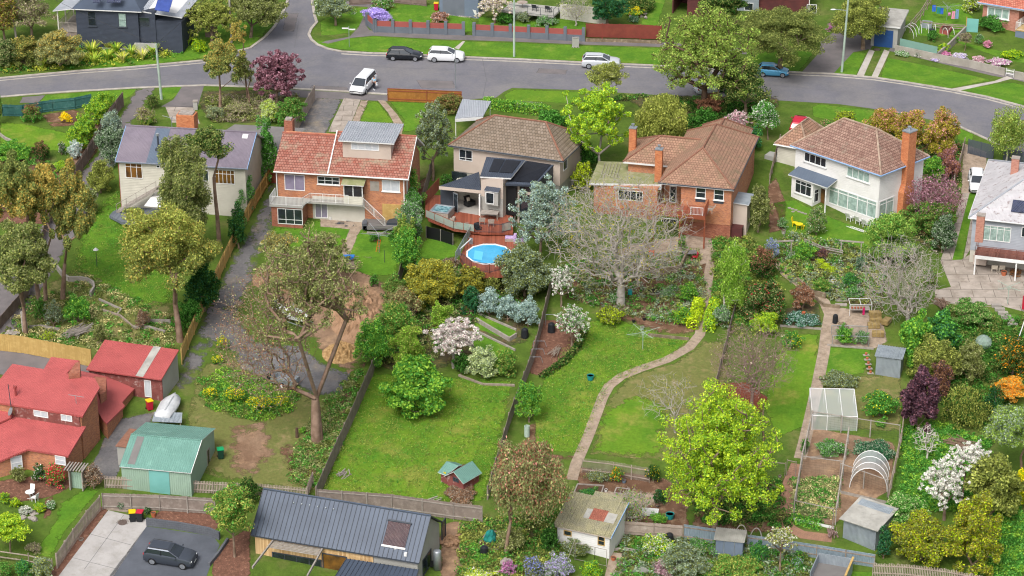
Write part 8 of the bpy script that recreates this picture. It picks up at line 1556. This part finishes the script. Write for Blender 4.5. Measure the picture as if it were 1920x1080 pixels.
# ---------------------------------------------------------------- garden furniture and gear
def hoist(at,label,H=1.9,r=1.6,m='galv',rz=20,tip=.45):
    P=[('mast',m,[('t',(0,0,0),(0,0,H+.1),.035)])]
    for k in range(4):a_=k*math.pi/2;P.append(('arm',m,[('t',(0,0,H-.1),(math.cos(a_)*r,math.sin(a_)*r,H+tip*.5),.025),('t',(math.cos(a_)*.4,math.sin(a_)*.4,H+.02),(0,0,H-.45),.015)]))
    L_=[]
    for f_ in(.45,.7,.95):
        for k in range(4):a_,b_=k*math.pi/2,(k+1)*math.pi/2;z=lambda q:H-.1+(tip*.5+.1)*q;L_.append(('t',(math.cos(a_)*r*f_,math.sin(a_)*r*f_,z(f_)),(math.cos(b_)*r*f_,math.sin(b_)*r*f_,z(f_)),.006,.006,3))
    P.append(('line',m,L_));return item('clothes_hoist',label,'clothes hoist',at,P,rz=R(rz))
hoist((711,474),'grey rotary clothes hoist in front of the trampoline frame',2.2,2.1,tip=.9,rz=30);hoist((1205,655),'pale green rotary clothes hoist on the middle lawn',1.95,1.9,'pole_green',rz=28,tip=.1);hoist((1775,38),'rotary clothes hoist hung with washing at the top right',1.9,1.9,rz=10,tip=.1);hoist((1889,570),'green rotary clothes hoist on the cracked concrete yard',2.0,1.6,'pole_green',rz=35,tip=.1)
for(px,py),m_,w_,hh_,lb in(((1750,26),'cloth_royal',.45,.85,'royal blue towel hanging on the line'),((1759,30),'plastic_teal',.5,.85,'turquoise striped towel hanging on the line'),((1765,31),'cloth_royal',.35,.8,'lilac blue towel hanging on the line'),((1786,40),'cloth_pink',.4,1.0,'pink trousers hanging on the line'),((1793,40),'denim',.4,1.25,'pale blue trousers hanging on the line'),((1779,34),'fl_magenta',.3,.4,'small magenta cloth hanging on the line')):tag(MB().box(-w_/2,-.015,.75,-.02,.015,.75+hh_).box(.02,-.015,.75,w_/2,.015,.75+hh_).box(-w_/2,-.016,.55+hh_,w_/2,.016,.76+hh_).build('washing',M_[m_],loc=T(px,py+6)),lb,'washing')
t=item('trampoline_platform','low grey deck with a rolled dark sheet and steps below the brick house','platform',(715,428),[('platform','flat_grey',[('b',-1.9,-.9,.2,1.9,1.9,.62)]),('step','asphalt_dark',[('b',-.6,-1.5,0,.7,-.9,.35)]),('step','asphalt_dark',[('b',-.6,-1.9,0,.7,-1.5,.18)]),('dark_sheet','dark_grey',[('p',[(.6,-.6,.64),(1.9,-.7,.64),(1.9,.9,.7),(.8,.3,.66)],(0,0,.25))]),('bench','block_dark',[('b',-2.0,-.9,.2,-1.5,.1,.9)])])
for(px,py),w_,lb in(((637,418),1.0,'black mat left on the terrace below the brick house'),((659,413),1.1,'black mat upper right on the terrace below the brick house'),((655,422),1.0,'black mat lower right on the terrace below the brick house')):item('rubber_mat',lb,'mat',(px,py),[('mat','asphalt_dark',[('b',-w_/2,-.35,0,w_/2,.35,.05)])],group='black mats')
def bucket(at,label,r,h_,m,soil='soil_hard',name='plant_pot',cat='pot',world=False,group=None,plant_m=None):
    P=[('pot',m,[('l',(0,0,0),[(r*.75,0),(r,h_),(r*.9,h_),(r*.85,h_*.88)],14)]),('soil',soil,[('l',(0,0,h_*.86),[(r*.86,0),(r*.86,.01)],14)])]
    return item(name,label,cat,at,P,world=world,group=group)
for a_,lb,r_,h_,m_ in(((1107,712),'teal plastic tub of greens alone on the middle lawn',.36,.5,'plastic_teal'),((1045,872),'magenta bucket on the white slats by the path',.3,.4,'plastic_magenta'),((1256,972),'teal tub of soil below the lime maple',.4,.5,'plastic_teal'),((1347,485),'turquoise pot beside the birch',.35,.4,'plastic_teal'),((247,414),'terracotta pot with a small shrub on the grey deck',.3,.45,'terracotta'),((235,413),'grey pot with a thin tree on the grey deck',.25,.5,'render_grey'),((1469,438),'cream pot beside the yellow chair',.25,.4,'concrete'),((1563,532),'left white pot on the stone steps',.3,.4,'white_paint'),((1585,536),'right white pot on the stone steps',.3,.4,'white_paint'),((1506,600),'terracotta chimney pot in the herb bed',.2,.9,'terracotta'),((1150,1050),'terracotta pot with mauve flowers by the patched shed steps',.22,.3,'terracotta'),((288,968),'terracotta pot on the charcoal block wall',.25,.4,'terracotta'),((152,1013),'small grey bowl beside the leaning picket fence',.22,.15,'render_grey'),((1232,952),'white pot of dark leaves in the vegetable garden',.25,.35,'concrete_new'),((1136,922),'white bucket beside the framed bed',.15,.25,'white_paint'),((620,412),'white bucket against the rendered wall',.16,.35,'white_paint'),((701,402),'white bucket at the foot of the outside stairs',.16,.35,'white_paint'),((1882,516),'terracotta pot beside the cream chairs',.3,.45,'terracotta'),((1170,905),'blue grey pot under the orange bush',.2,.3,'render_blue'),((1204,618),'grey pot on the middle lawn rockery',.22,.3,'pole_green'),((1188,604),'black nursery pot in the dirt bed',.2,.3,'plastic_black'),((1208,600),'second black nursery pot right of it',.2,.3,'plastic_black'),((1567,1002),'white pot beside the open fronted shed',.15,.2,'white_paint'),((1462,895),'round stone pot near the wire gate',.16,.2,'stone_pale')):bucket(a_,lb,r_,h_,m_)
def comp(at,label,m='plastic_black',r=.4,h_=.85):return item('compost_bin',label,'compost bin',at,[('bin',m,[('l',(0,0,0),[(r,0),(r*.85,h_),(r*.6,h_*1.05)],14)]),('lid',m,[('l',(0,0,h_*1.06),[(r*.62,0),(r*.55,.06),(.05,.1)],14)])])
comp((908,1042),'black compost bin beside the pale sleeper bed');comp((1255,1018),'black compost bin behind the white flowered shrub');comp((1034,622),'black barrel beside the white blossom trees');comp((984,632),'black compost bin below the silver blue shrubs');comp((1566,605),'tall black tub by the winding path',r=.3,h_=.8);comp((751,490),'dark bin at the foot of the conifer screen',r=.3);item('rain_tube','pale grey open pipe standing by the lawn corner','pipe',(988,818),[('tube','pole_green',[('l',(0,0,0),[(.26,0),(.26,1.1),(.22,1.1),(.22,.9)],14)])])
def bin_(at,label,lid,rz=0,body='plastic_black'):return item('wheelie_bin',label,'bin',at,[('bin_body',body,[('p',[(-.24,-.26,.05),(.24,-.26,.05),(.29,-.32,.95),(-.29,-.32,.95)],(0,.58,0))]),('lid',lid,[('b',-.31,-.36,.95,.31,.34,1.03)]),('handle',body,[('b',-.2,.34,.88,.2,.4,.93)])]+[('wheel','tyre',[('t',(s_*.3-.03,.28,.1),(s_*.3+.03,.28,.1),.1,.1,10)])for s_ in(-1,1)],rz=R(rz),bevel=.015)
bin_((249,977),'black wheelie bin with a yellow lid','plastic_yellow',10);bin_((263,977),'black wheelie bin with a crimson lid','plastic_red',-8);bin_((414,859),'dark green wheelie bin with an emerald lid','plastic_green',12,'plastic_darkgreen');bin_((281,768),'bin with a yellow lid between the pink roofed buildings','plastic_yellow',30,'plastic_red');bin_((818,19),'red bin with a yellow lid beside the blue grey garage','plastic_yellow',0,'plastic_red')
for a_,r_,lb in(((230,980),.42,'round iron manhole cover in the concrete drive'),((1644,93),.4,'round iron manhole cover at the head of the wheel tracks')):item('manhole',lb,'manhole cover',a_,[('cover','manhole',[('l',(0,0,0),[(r_,.02),(r_,.035),(r_*.9,.04)],20)]),('ring','concrete_slab',[('l',(0,0,0),[(r_*1.35,0),(r_*1.35,.022)],20)])],slope=True)
item('round_table','white cast iron garden table on the bark terrace','table',(57,935),[('table_top','white_paint',[('l',(0,0,.68),[(.42,0),(.42,.04)],18)]),('pedestal','white_paint',[('t',(0,0,0),(0,0,.68),.04),('t',(-.3,0,.02),(.3,0,.02),.02),('t',(0,-.3,.02),(0,.3,.02),.02)])]);chair(T(60,927),'white cast iron chair behind the round table','white_paint',R(-10),w_=.42);chair(T(66,940),'white cast iron chair right of the round table','white_paint',R(-120),w_=.42)
item('round_table','yellow round garden table beside the yellow chair','table',(1498,430),[('table_top','yellow_paint',[('l',(0,0,.6),[(.42,0),(.42,.04)],16)]),('leg','yellow_paint',[('t',(-.3,-.2,0),(-.2,-.1,.6),.025)]),('leg','yellow_paint',[('t',(.3,-.2,0),(.2,-.1,.6),.025)]),('leg','yellow_paint',[('t',(0,.3,0),(0,.2,.6),.025)])]);chair(T(1490,424),'bright yellow garden chair with a round back','yellow_paint',R(70),w_=.5,hb=1.0);item('garden_stool','small yellow stool near the climber arch','stool',(1506,430),[('seat','yellow_paint',[('l',(0,0,.4),[(.18,0),(.18,.04)],12)]),('leg','yellow_paint',[('t',(0,0,0),(0,0,.4),.04)])])
g='white slatted chairs beside the window bank'
for(px,py),lb in(((1593,414),'white slatted chair farthest left beside the window bank'),((1610,420),'white slatted chair in the middle beside the window bank'),((1624,426),'white slatted chair nearest the house corner')):chair(T(px,py),lb,'white_paint',R(135),group=g,w_=.6,tilt=.35,arms=True,hb=1.05)
item('ladder','white ladder lying on the lawn in front of the slatted chairs','ladder',(1598,427),[('rail','white_paint',[('b',-1.7,-.2,0,1.7,-.14,.06)]),('rail','white_paint',[('b',-1.7,.14,0,1.7,.2,.06)]),('rungs','white_paint',[('b',x/4-.02,-.14,.01,x/4+.02,.14,.05)for x in range(-6,7)])],rz=R(-44))
chair(T(1864,510),'left cream plastic chair on the concrete yard','cushion',R(175),w_=.6,arms=True,group='cream plastic chairs');chair(T(1877,510),'right cream plastic chair on the concrete yard','cushion',R(185),w_=.6,arms=True,group='cream plastic chairs')
chair(T(893,33),'white garden chair on the lawn behind the panelled wall','white_paint',R(140),w_=.6,arms=True,hb=1.1);chair(h5.w(3.2,-1.2,h5zk),'pale slatted lounge chair on the red timber deck','wicker',R(-100),w_=.6,tilt=.3,arms=True);table(T(1293,484)+Vector((0,0,0)),'grey table between the red chairs on the terrace',1.5,.9,.7,'flat_grey','dark_grey',R(10));chair(T(1302,488),'bright red chair on the terrace','plastic_red',R(-80));chair(T(1222,478),'orange chair on the terrace','orange',R(80))
chair(T(1210,1078),'grey canvas chair at the bottom edge','render_grey',R(150),w_=.6)
item('wheelbarrow','blue wheelbarrow on the lawn beside the dirt heap','wheelbarrow',(655,490),[('tray','plastic_blue',[('p',[(-.55,-.3,.35),(.3,-.3,.35),(.55,-.36,.65),(-.65,-.36,.65)],(0,.66,0))]),('wheel','tyre',[('t',(-.75,-.04,.2),(-.75,.04,.2),.2,.2,12)]),('handle','timber_old',[('t',(-.7,-.22,.25),(1.0,-.3,.45),.03)]),('handle','timber_old',[('t',(-.7,.22,.25),(1.0,.3,.45),.03)])])
item('satellite_tripod','thin dark clothes post standing on the lawn','post',(721,492),[('post','dark_grey',[('t',(0,0,0),(0,0,1.4),.03)])]);item('bird_bath','white bird feeder pole on the left lawn','bird feeder',(182,500),[('pole','dark_grey',[('t',(0,0,0),(0,0,2.0),.03)]),('feeder','white_paint',[('l',(0,0,1.8),[(.1,0),(.3,.1),(.05,.35)],8)])]);item('letterbox','pale grey letterbox pillar at the tarmac drive','letterbox',(367,205),[('pillar','render_grey',[('b',-.25,-.25,0,.25,.25,1.0)]),('cap','stone_pale',[('b',-.3,-.3,1.0,.3,.3,1.1)])]);item('letterbox','white letterbox at the end of the honey coloured fence','letterbox',(730,186),[('box','white_paint',[('b',-.18,-.25,.7,.18,.0,1.3)]),('post','white_paint',[('b',-.05,-.1,0,.05,-.02,.7)])]);item('nest_box','turquoise box on a post beside the great grey tree','nest box',(1181,560),[('box','plastic_teal',[('b',-.22,-.2,.5,.22,.2,1.0)]),('post','timber_old',[('b',-.04,-.04,0,.04,.04,.5)])])
item('garden_arch','grey timber arch with slatted top at the green shed garden','arch',(146,915),[('slat','timber_grey',[('b',-.9+k*.28,-.8,2.15,-.78+k*.28,.8,2.22)for k in range(7)]),('gate','wall_green',[('b',-.5,-.05,0,.6,.02,1.6)]),('post','timber_grey',[('b',-.6,-.5,0,-.5,.5,2.15)]),('post','timber_grey',[('b',.6,-.5,0,.7,.5,2.15)])],rz=R(-10))
for(px,py),w_,h_,lb in(((1463,478),2.4,1.5,'white timber arch left of the rockery'),((1595,480),2.2,1.6,'grey timber goal frame at the right of the white house lawn')):item('timber_arch',lb,'arch',(px,py),[('beam','stone_pale',[('b',-w_/2-.2,-.08,h_,w_/2+.2,.08,h_+.12)]),('post','timber_grey',[('b',-w_/2,-.06,0,-w_/2+.12,.06,h_)]),('post','timber_grey',[('b',w_/2-.12,-.06,0,w_/2,.06,h_)])],rz=R(-12 if px>1500 else 8))
F_('rail_fence',[(1508,462),(1540,476),(1580,484)],.9,'single grey rail on posts across the white house lawn','timber_grey',style='rails',rail=False,post=2.2)
# hay, wood, rubble, heaps
def heap(name,at,r,h_,m,label,cat,n=60,seed=1,rzs=None,kind='box',L_=1.6):
    rg=random.Random(seed);p=T(*at);mb=MB()
    for i in range(n):
        a_=rg.uniform(0,6.28)if rzs is None else rg.gauss(rzs,.25);x,y,z=rg.uniform(-r,r)*.6,rg.uniform(-r,r)*.6,rg.uniform(0,h_);d_=Vector((math.cos(a_),math.sin(a_),rg.uniform(-.1,.15)))*L_/2*rg.uniform(.6,1.2);c_=Vector((x,y,z))
        mb.tube(c_-d_,c_+d_,rg.uniform(.02,.07),n=4)if kind=='box' else mb.ball(c_,(rg.uniform(.12,.35),)*2+(rg.uniform(.1,.22),),7,5,seed=i)
    return tag(mb.build(name,M_[m],loc=p),label,cat)
heap('timber_pile',(148,625),1.2,.5,'stone_pale','loose pile of weathered boards on the left lawn','timber pile',45,2,.9,L_=2.2);heap('branch_pile',(1800,835),1.2,.4,'twig','pile of cut brown branches on the lush slope','branch pile',50,3,-.9,L_=2.8);heap('firewood',(1765,572),.8,.4,'twig','stack of stakes leaning at the cracked yard edge','stakes',40,4,1.8,L_=1.8);heap('firewood',(1905,516),.9,.5,'fire_wood','heap of split firewood under the brown deck','firewood',60,5,L_=.4);heap('drift_wood',(645,892),.8,.3,'stone_pale','twisted driftwood on the long lawn','driftwood',16,6,1.0,L_=.9);heap('branch_pile',(800,948),1.3,.3,'bark_grey','bare branch lying before the brush pile','branches',14,7,.3,L_=2.2);heap('scrap_timber',(1560,1003),.6,.8,'bark_pinkish','timber offcuts leaning on the open fronted shed','timber pile',22,8,1.5,L_=1.2);heap('rock_pile',(25,625),.9,.25,'stone_pale','small heap of rocks behind the pine fence','rocks',12,9,kind='r');heap('firewood',(1042,662),.5,.4,'timber_old','boards and logs in the bark bed','timber pile',14,10,1.2,L_=1.8)
def mound(name,at,rx,ry,h_,m,label,seed=1,cat='heap'):
    rg=np.random.default_rng(seed);n=26;V=[];Fq=[]
    for j in range(n):
        for i in range(n):x,y=(i/(n-1)*2-1),(j/(n-1)*2-1);d_=min(1,math.hypot(x,y));V.append((x*rx,y*ry,h_*(math.cos(d_*math.pi)*.5+.5)*(1+.25*rg.normal())+.135*y*ry-.02))
    mb=MB().add(V,[(j*n+i,j*n+i+1,(j+1)*n+i+1,(j+1)*n+i)for j in range(n-1)for i in range(n-1)if math.hypot((i+.5)/(n-1)*2-1,(j+.5)/(n-1)*2-1)<1]);return tag(mb.build(name,M_[m],loc=T(*at)),label,cat)
mound('clippings_heap',(640,662),2.1,2.2,.9,'clippings','heap of straw coloured clippings beside the gravel',3);mound('dirt_heap',(672,590),3.2,6,1.1,'dirt_heap','long brown dirt heap below the brick house lawn',4);mound('dirt_heap',(530,522),3.5,3,.8,'dirt_heap','orange dirt bank at the end of the dark lane',5)
g='straw bales'
for(px,py),z,rz,lb in(((1640,600),.45,5,'straw bale on top at the back of the stack'),((1642,604),0,5,'straw bale at the back under the top one'),((1638,614),0,0,'straw bale in the middle of the stack'),((1646,630),0,-4,'greenish straw bale nearest the grey shed'),((1662,608),.1,60,'straw bale leaning at the right of the stack')):item('straw_bale',lb,'straw bale',(px,py),[('bale','hay',[('b',-.6,-.35,0,.6,.35,.5)]),('twine','timber_old',[('b',-.2,-.36,-.01,-.17,.36,.51),('b',.2,-.36,-.01,.23,.36,.51)])],rz=R(rz),dz=z,group=g,bevel=.05)
# nets, frames, tunnel, beds
def hoops(at,label,n,W,H,sp,rz,m='plastic_white',cover=None,name='hoop_tunnel',world=False,r=.03):
    P=[];arc=lambda x,k=12:[(x,math.cos(math.pi*i/k)*W/2,math.sin(math.pi*i/k)*H)for i in range(k+1)]
    for k in range(n):A_=arc(k*sp);P.append(('hoop',m,[('t',a_,b_,r)for a_,b_ in zip(A_,A_[1:])]))
    t=item(name,label,'hoops',at,P,rz=R(rz))
    if cover:A_=arc(0);B_=arc((n-1)*sp);MB().add(A_+B_,[(i,i+1,14+i,13+i)for i in range(12)]).build('net_cover',M_[cover],t)
    return t
hoops((1628,918),'rounded netting tunnel over the right vegetable plot',4,3.4,2.2,1.15,78,cover='net',name='net_tunnel',r=.04)
for(px,py),n_,w_,h_,rz_,lb in(((1700,70),3,1.9,1.4,60,'white hoops over the near bed behind the green panel'),((1726,60),3,1.1,1.0,5,'white hoops over the grey raised trough'),((1772,68),2,1.5,1.1,20,'white hoops over the red raised bed')):hoops((px,py),lb,n_,w_,h_,.9,rz_,name='bed_hoops')
t=thing('net_cage','large white framed net cage beside the straight path','net cage',T(1522,806),R(-3));L_=[(x,y,z)for x in(0,1.4,2.8,4.2)for y in(0,4.6)for z in(0,)]
for x in(0,1.4,2.8,4.2):MB().path([(x,0,0),(x,0,1.5),(x,4.6,2.1),(x,4.6,.62)],.035).build('frame_hoop',M_['plastic_white'],t)
MB().path([(0,0,1.5),(4.2,0,1.5)],.035).build('frame_rail',M_['plastic_white'],t);MB().path([(0,4.6,2.1),(4.2,4.6,2.1)],.035).build('frame_rail',M_['plastic_white'],t);MB().add([(0,0,1.5),(4.2,0,1.5),(4.2,4.6,2.1),(0,4.6,2.1),(0,0,0),(4.2,0,0),(4.2,4.6,.6),(0,4.6,.6)],[(0,1,2,3),(0,1,5,4),(1,2,6,5),(0,3,7,4)]).build('netting',M_['net'],t)
t=thing('net_cage','low grey netted frame over the leafy bed by the winding path','net cage',T(1560,648),R(-4));MB().path([(0,0,0),(0,0,1.1),(3.6,0,1.1),(3.6,0,0)],.03).build('frame_hoop',M_['galv'],t);MB().path([(0,2,.3),(0,2,1.3),(3.6,2,1.3),(3.6,2,.3)],.03).build('frame_hoop',M_['galv'],t);MB().add([(0,0,1.1),(3.6,0,1.1),(3.6,2,1.3),(0,2,1.3)],[(0,1,2,3)]).build('netting',M_['net_fence'],t)
item('greenhouse_rack','white framed open rack of pots above the paved area','rack',(1612,588),[('frame','plastic_white',[('t',(-1.1,-.5,1.2),(1.1,-.5,1.2),.03),('t',(-1.1,.8,1.3),(1.1,.8,1.3),.03),('t',(-1.1,-.5,1.2),(-1.1,.8,1.3),.03),('t',(1.1,-.5,1.2),(1.1,.8,1.3),.03),('t',(0,-.5,1.2),(0,.8,1.3),.03)])]+[('leg','plastic_white',[('t',(x,-.5,0),(x,-.5,1.2),.03)])for x in(-1.1,1.1)]+[('bench','timber_grey',[('b',-1,-.3,.5,1,.7,.56)]),('pots','terracotta',[('l',(-.8+i*.3,0,.56),[(.08,0),(.11,.18)],8)for i in range(5)])])
item('pink_cloth','bright pink garment hanging from the white rack','clothing',(1617,592),[('cloth','plastic_magenta',[('b',-.1,-.56,.35,.12,-.53,1.1)])]);item('net_cage','rounded grey netting ball on the lush grass','net cage',(1843,652),[('net','net_green',[('s',(0,0,.6),(.85,.85,.75),10,6)]),('hoop','plastic_white',[('t',(-.85,0,.1),(0,0,1.35),.02),('t',(.85,0,.1),(0,0,1.35),.02)])]);item('plant_stand','stepped white shelves of pots beside the grey shed','plant stand',(1632,700),[('shelf','stone_pale',[('b',-.3,k*.45-.2,k*.28,.3,k*.45+.15,k*.28+.05)for k in range(5)]),('pots','terracotta',[('l',(0,k*.45,k*.28+.05),[(.1,0),(.14,.2)],8)for k in range(5)])],rz=R(8));item('stump','dead grey tree stump standing behind the pine fence','stump',(48,622),[('trunk','bark_grey',[('t',(0,0,-.2),(-.1,0,2.2),.34,.26,10)])]);item('stump','short dark stump beside the big gum','stump',(557,820),[('trunk','bark_dark',[('t',(0,0,-.1),(0,0,1.0),.16,.13,9)])]);item('tarpaulin_heap','barbecue under a bunched teal tarpaulin in the sleeper bed','covered barbecue',(919,1018),[('tarpaulin','tarp_teal',[('s',(0,0,.55),(.55,.5,.75),12,7,0,5)])])
def bed(pts,label,h_=.3,m='stone_pale',soil='soil_hard'):
    P=[T(*p)for p in pts];o_=P[0];t=thing('raised_bed',label,'raised bed',o_);n=len(P)
    for a_,b_ in zip(P,P[1:]+P[:1]):d_=(b_-a_).normalized();q=Vector((-d_.y,d_.x,0))*.05;MB().prism([tuple(p-o_)for p in(a_-q,b_-q,b_+q,a_+q)],(0,0,h_)).build('board',M_[m],t)
    MB().prism([tuple(p-o_)for p in P],(0,0,h_*.7)).build('soil',M_[soil],t)
bed([(1073,936),(1123,943),(1132,915),(1083,912)],'framed timber bed of bushy greens');bed([(1066,952),(1118,957),(1122,945),(1073,938)],'framed timber bed of bare soil');bed([(1152,926),(1176,929),(1180,919),(1156,916)],'tiny framed bed beside the bare fruit tree',.15);bed([(895,1030),(935,1036),(950,1005),(915,1000)],'sleeper bed with the teal covered barbecue',.35,'timber_old');bed([(1728,52),(1746,54),(1747,48),(1730,46)],'grey metal raised trough behind the green panel',.6,'zinc_wall','lf_green');bed([(1762,62),(1778,66),(1785,56),(1768,53)],'small red raised bed beside the sloping wall',.5,'panel_red')
item('bath_tub','old white bath tub by the leafy greens','bath tub',(1219,966),[('tub','white_paint',[('b',-.75,-.33,.1,.75,-.25,.55),('b',-.75,.25,.1,.75,.33,.55),('b',-.75,-.25,.1,-.67,.25,.55),('b',.67,-.25,.1,.75,.25,.55),('b',-.67,-.25,.1,.67,.25,.15)])],rz=R(-10));item('pond','dark round pond with a grey rim below the stone wall','pond',(1226,545),[('rim','stone_pale',[('l',(0,0,0),[(1.05,0),(1.05,.12),(.9,.12),(.9,.06)],22)]),('water','glass',[('l',(0,0,.05),[(.9,0),(.9,.015)],22)])]);item('tin_lean_to','sheet of corrugated tin laid over a frame beside the covered boat','tin sheet',(315,802),[('sheet','zinc_wall',[('p',[(-1.4,-.5,.9),(1.4,-.5,.75),(1.3,.9,1.1),(-1.3,.9,1.2)],(0,0,.04))]),('leg','timber_old',[('b',-1.3,-.4,0,-1.2,-.3,.9)]),('leg','timber_old',[('b',1.2,-.4,0,1.3,-.3,.75)])])
item('blue_gate','turquoise timber gate panel beside the brick cottage','gate',(1822,60),[('panel','wall_teal',[('b',-.7,-.04,0,.75,.04,1.75)]),('post','paling_pine',[('b',-.8,-.08,0,-.7,.08,1.95)])],rz=R(-15));item('fire_pit','black metal fire bowl on the vegetable lawn','fire bowl',(1747,62),[('bowl','plastic_black',[('l',(0,0,.2),[(.15,0),(.38,.2),(.42,.3),(.36,.3)],14)])]);item('ladder_orange','orange step ladder leaning on the clothes hoist','ladder',(705,472),[('rail','orange',[('t',(0,0,0),(.25,.2,1.3),.03)]),('rail','orange',[('t',(.3,0,0),(.5,.2,1.3),.03)]),('rung','orange',[('t',(.03+.06*k,.05*k,.3*k),(.33+.05*k,.05*k,.3*k),.02)for k in range(1,5)])]);item('gas_bottle','tall grey gas cylinder against the side room','gas bottle',(1378,425),[('cylinder','galv',[('l',(0,0,0),[(.2,0),(.2,1.1),(.1,1.3),(.04,1.35)],12)])]);item('gas_bottle','small grey gas cylinder right of the tall one','gas bottle',(1384,416),[('cylinder','pole_green',[('l',(0,0,0),[(.16,0),(.16,.5),(.08,.65)],12)])]);item('heat_pump','grey air conditioner unit beside the beige house wall','air conditioner',(1074,345),[('casing','render_grey',[('b',-.45,-.2,.1,.45,.2,.8)]),('fan_grille','dark_grey',[('t',(0,-.21,.45),(0,-.2,.45),.28,.28,14)])],rz=R(65));item('plank','long timber plank propped below the outside stairs','plank',(668,410),[('board','paling_pine',[('p',[(-1.2,0,.15),(2.0,0,1.3),(2.0,0,1.38),(-1.2,0,.23)],(0,.2,0))])])
# stone steps and rocks
t=thing('garden_steps','rough stone steps climbing through the rockery','steps',T(1575,570))
for k in range(8):p=T(1577+k*.6,572-k*9)-t.location;MB().box(p.x-.6,p.y-.25,p.z-.2,p.x+.6,p.y+.28,p.z+.12).build('step',M_['stone_pale'],t,bevel=.04)
t=thing('garden_steps','concrete steps at the end of the cracked yard wall','steps',T(1885,600))
for k in range(6):p=T(1872+k*6,575+k*7)-t.location;MB().box(p.x-.7,p.y-.2,p.z-.4,p.x+.3,p.y+.25,p.z+.25).build('step',M_['wall_concrete'],t)
heap('rockery_stones',(1535,535),3.0,.1,'stone_pale','scattered pale stones across the rockery','rocks',40,21,kind='r');heap('rockery_stones',(1170,575),1.6,.1,'stone','ring of rocks round the great grey tree','rocks',24,22,kind='r');heap('rockery_stones',(1195,30),1.8,.3,'stone_pale','boulders behind the maroon fence','rocks',14,23,kind='r');heap('rockery_stones',(55,968),1.2,.05,'stone_pale','grey stones below the white flowers','rocks',9,24,kind='r');heap('rockery_stones',(845,1015),1.4,.2,'dirt_heap','tan rocks beside the hot water cylinder','rocks',40,25,kind='r');heap('rockery_stones',(1580,610),.9,.1,'stone','black lined stones round the netted bed','rocks',8,26,kind='r')
for(px,py),w_ in(((1480,390),'first from the left'),((1486,392),'second from the left'),((1492,394),'third from the left'),((1498,397),'fourth from the left'),((1504,399),'fifth from the left'),((1510,401),'last at the right'),((1487,397),'lying below the row')):item('stepping_stone','pale stepping stone on the white house lawn, '+w_,'stepping stone',(px,py),[('stone','stone_pale',[('l',(0,0,0),[(.2,0),(.2,.04)],8)])],group='stepping stones on the white house lawn')
item('boulder','large pale rock beside the magenta heather','rock',(950,1062),[('rock','stone_pale',[('s',(0,0,.3),(.6,.5,.5),9,6,0,8)])]);item('red_post','red framed stand at the right edge of the yard','stand',(1919,585),[('panel','plastic_red',[('b',-.2,-.05,.3,.3,.05,1.8)])]);item('flag_pole','leaning white pole at the right edge','pole',(1901,660),[('pole','plastic_white',[('t',(0,0,0),(.9,0,4.0),.06)])]);item('garden_post','leaning pale post in front of the patched shed','post',(1052,1082),[('pole','stone_pale',[('t',(0,0,0),(1.2,.3,3.6),.03)])])
rail('arbour_frame',[(1078,1050),(1115,1058),(1137,1063)],T(1078,1050).z,'timber_grey','grey post and wire frame in front of the patched shed',1.7,bars=0,cat='trellis')
for(px,py),w_ in(((1040,610),'uppermost'),((1017,660),'second from the top'),((1014,675),'third from the top'),((1010,690),'lowest')):item('bed_hoop','grey metal hoop beside the bark bed, '+w_,'hoop',(px,py),[('hoop','galv',[('t',(-.9,0,0),(-.9,0,1.2),.025),('t',(-.9,0,1.2),(.2,0,1.2),.025),('t',(.2,0,1.2),(.4,0,.6),.025)])],group='grey metal hoops along the bark bed')
for(px,py),lb in(((1389,1012),'left bent timber hoop behind the steel shed'),((1417,1018),'right bent timber hoop behind the steel shed')):hoops((px,py),lb,1,1.1,1.5,1,90,m='bark_grey',name='timber_hoop',r=.05)
item('outdoor_table','round wooden table with chairs on the raised deck at the top edge','table',deck_t.w(.6,2.4,1.05),[('table_top','paling_pale',[('l',(0,0,.7),[(.7,0),(.7,.05)],14)]),('leg','timber_grey',[('t',(0,0,0),(0,0,.7),.06)])],world=True)
for x_,lb in((2.6,'left black armchair on the raised deck'),(4.4,'right black armchair on the raised deck')):chair(deck_t.w(x_,1.6,1.05),lb,'plastic_black',R(150),w_=.7,arms=True)
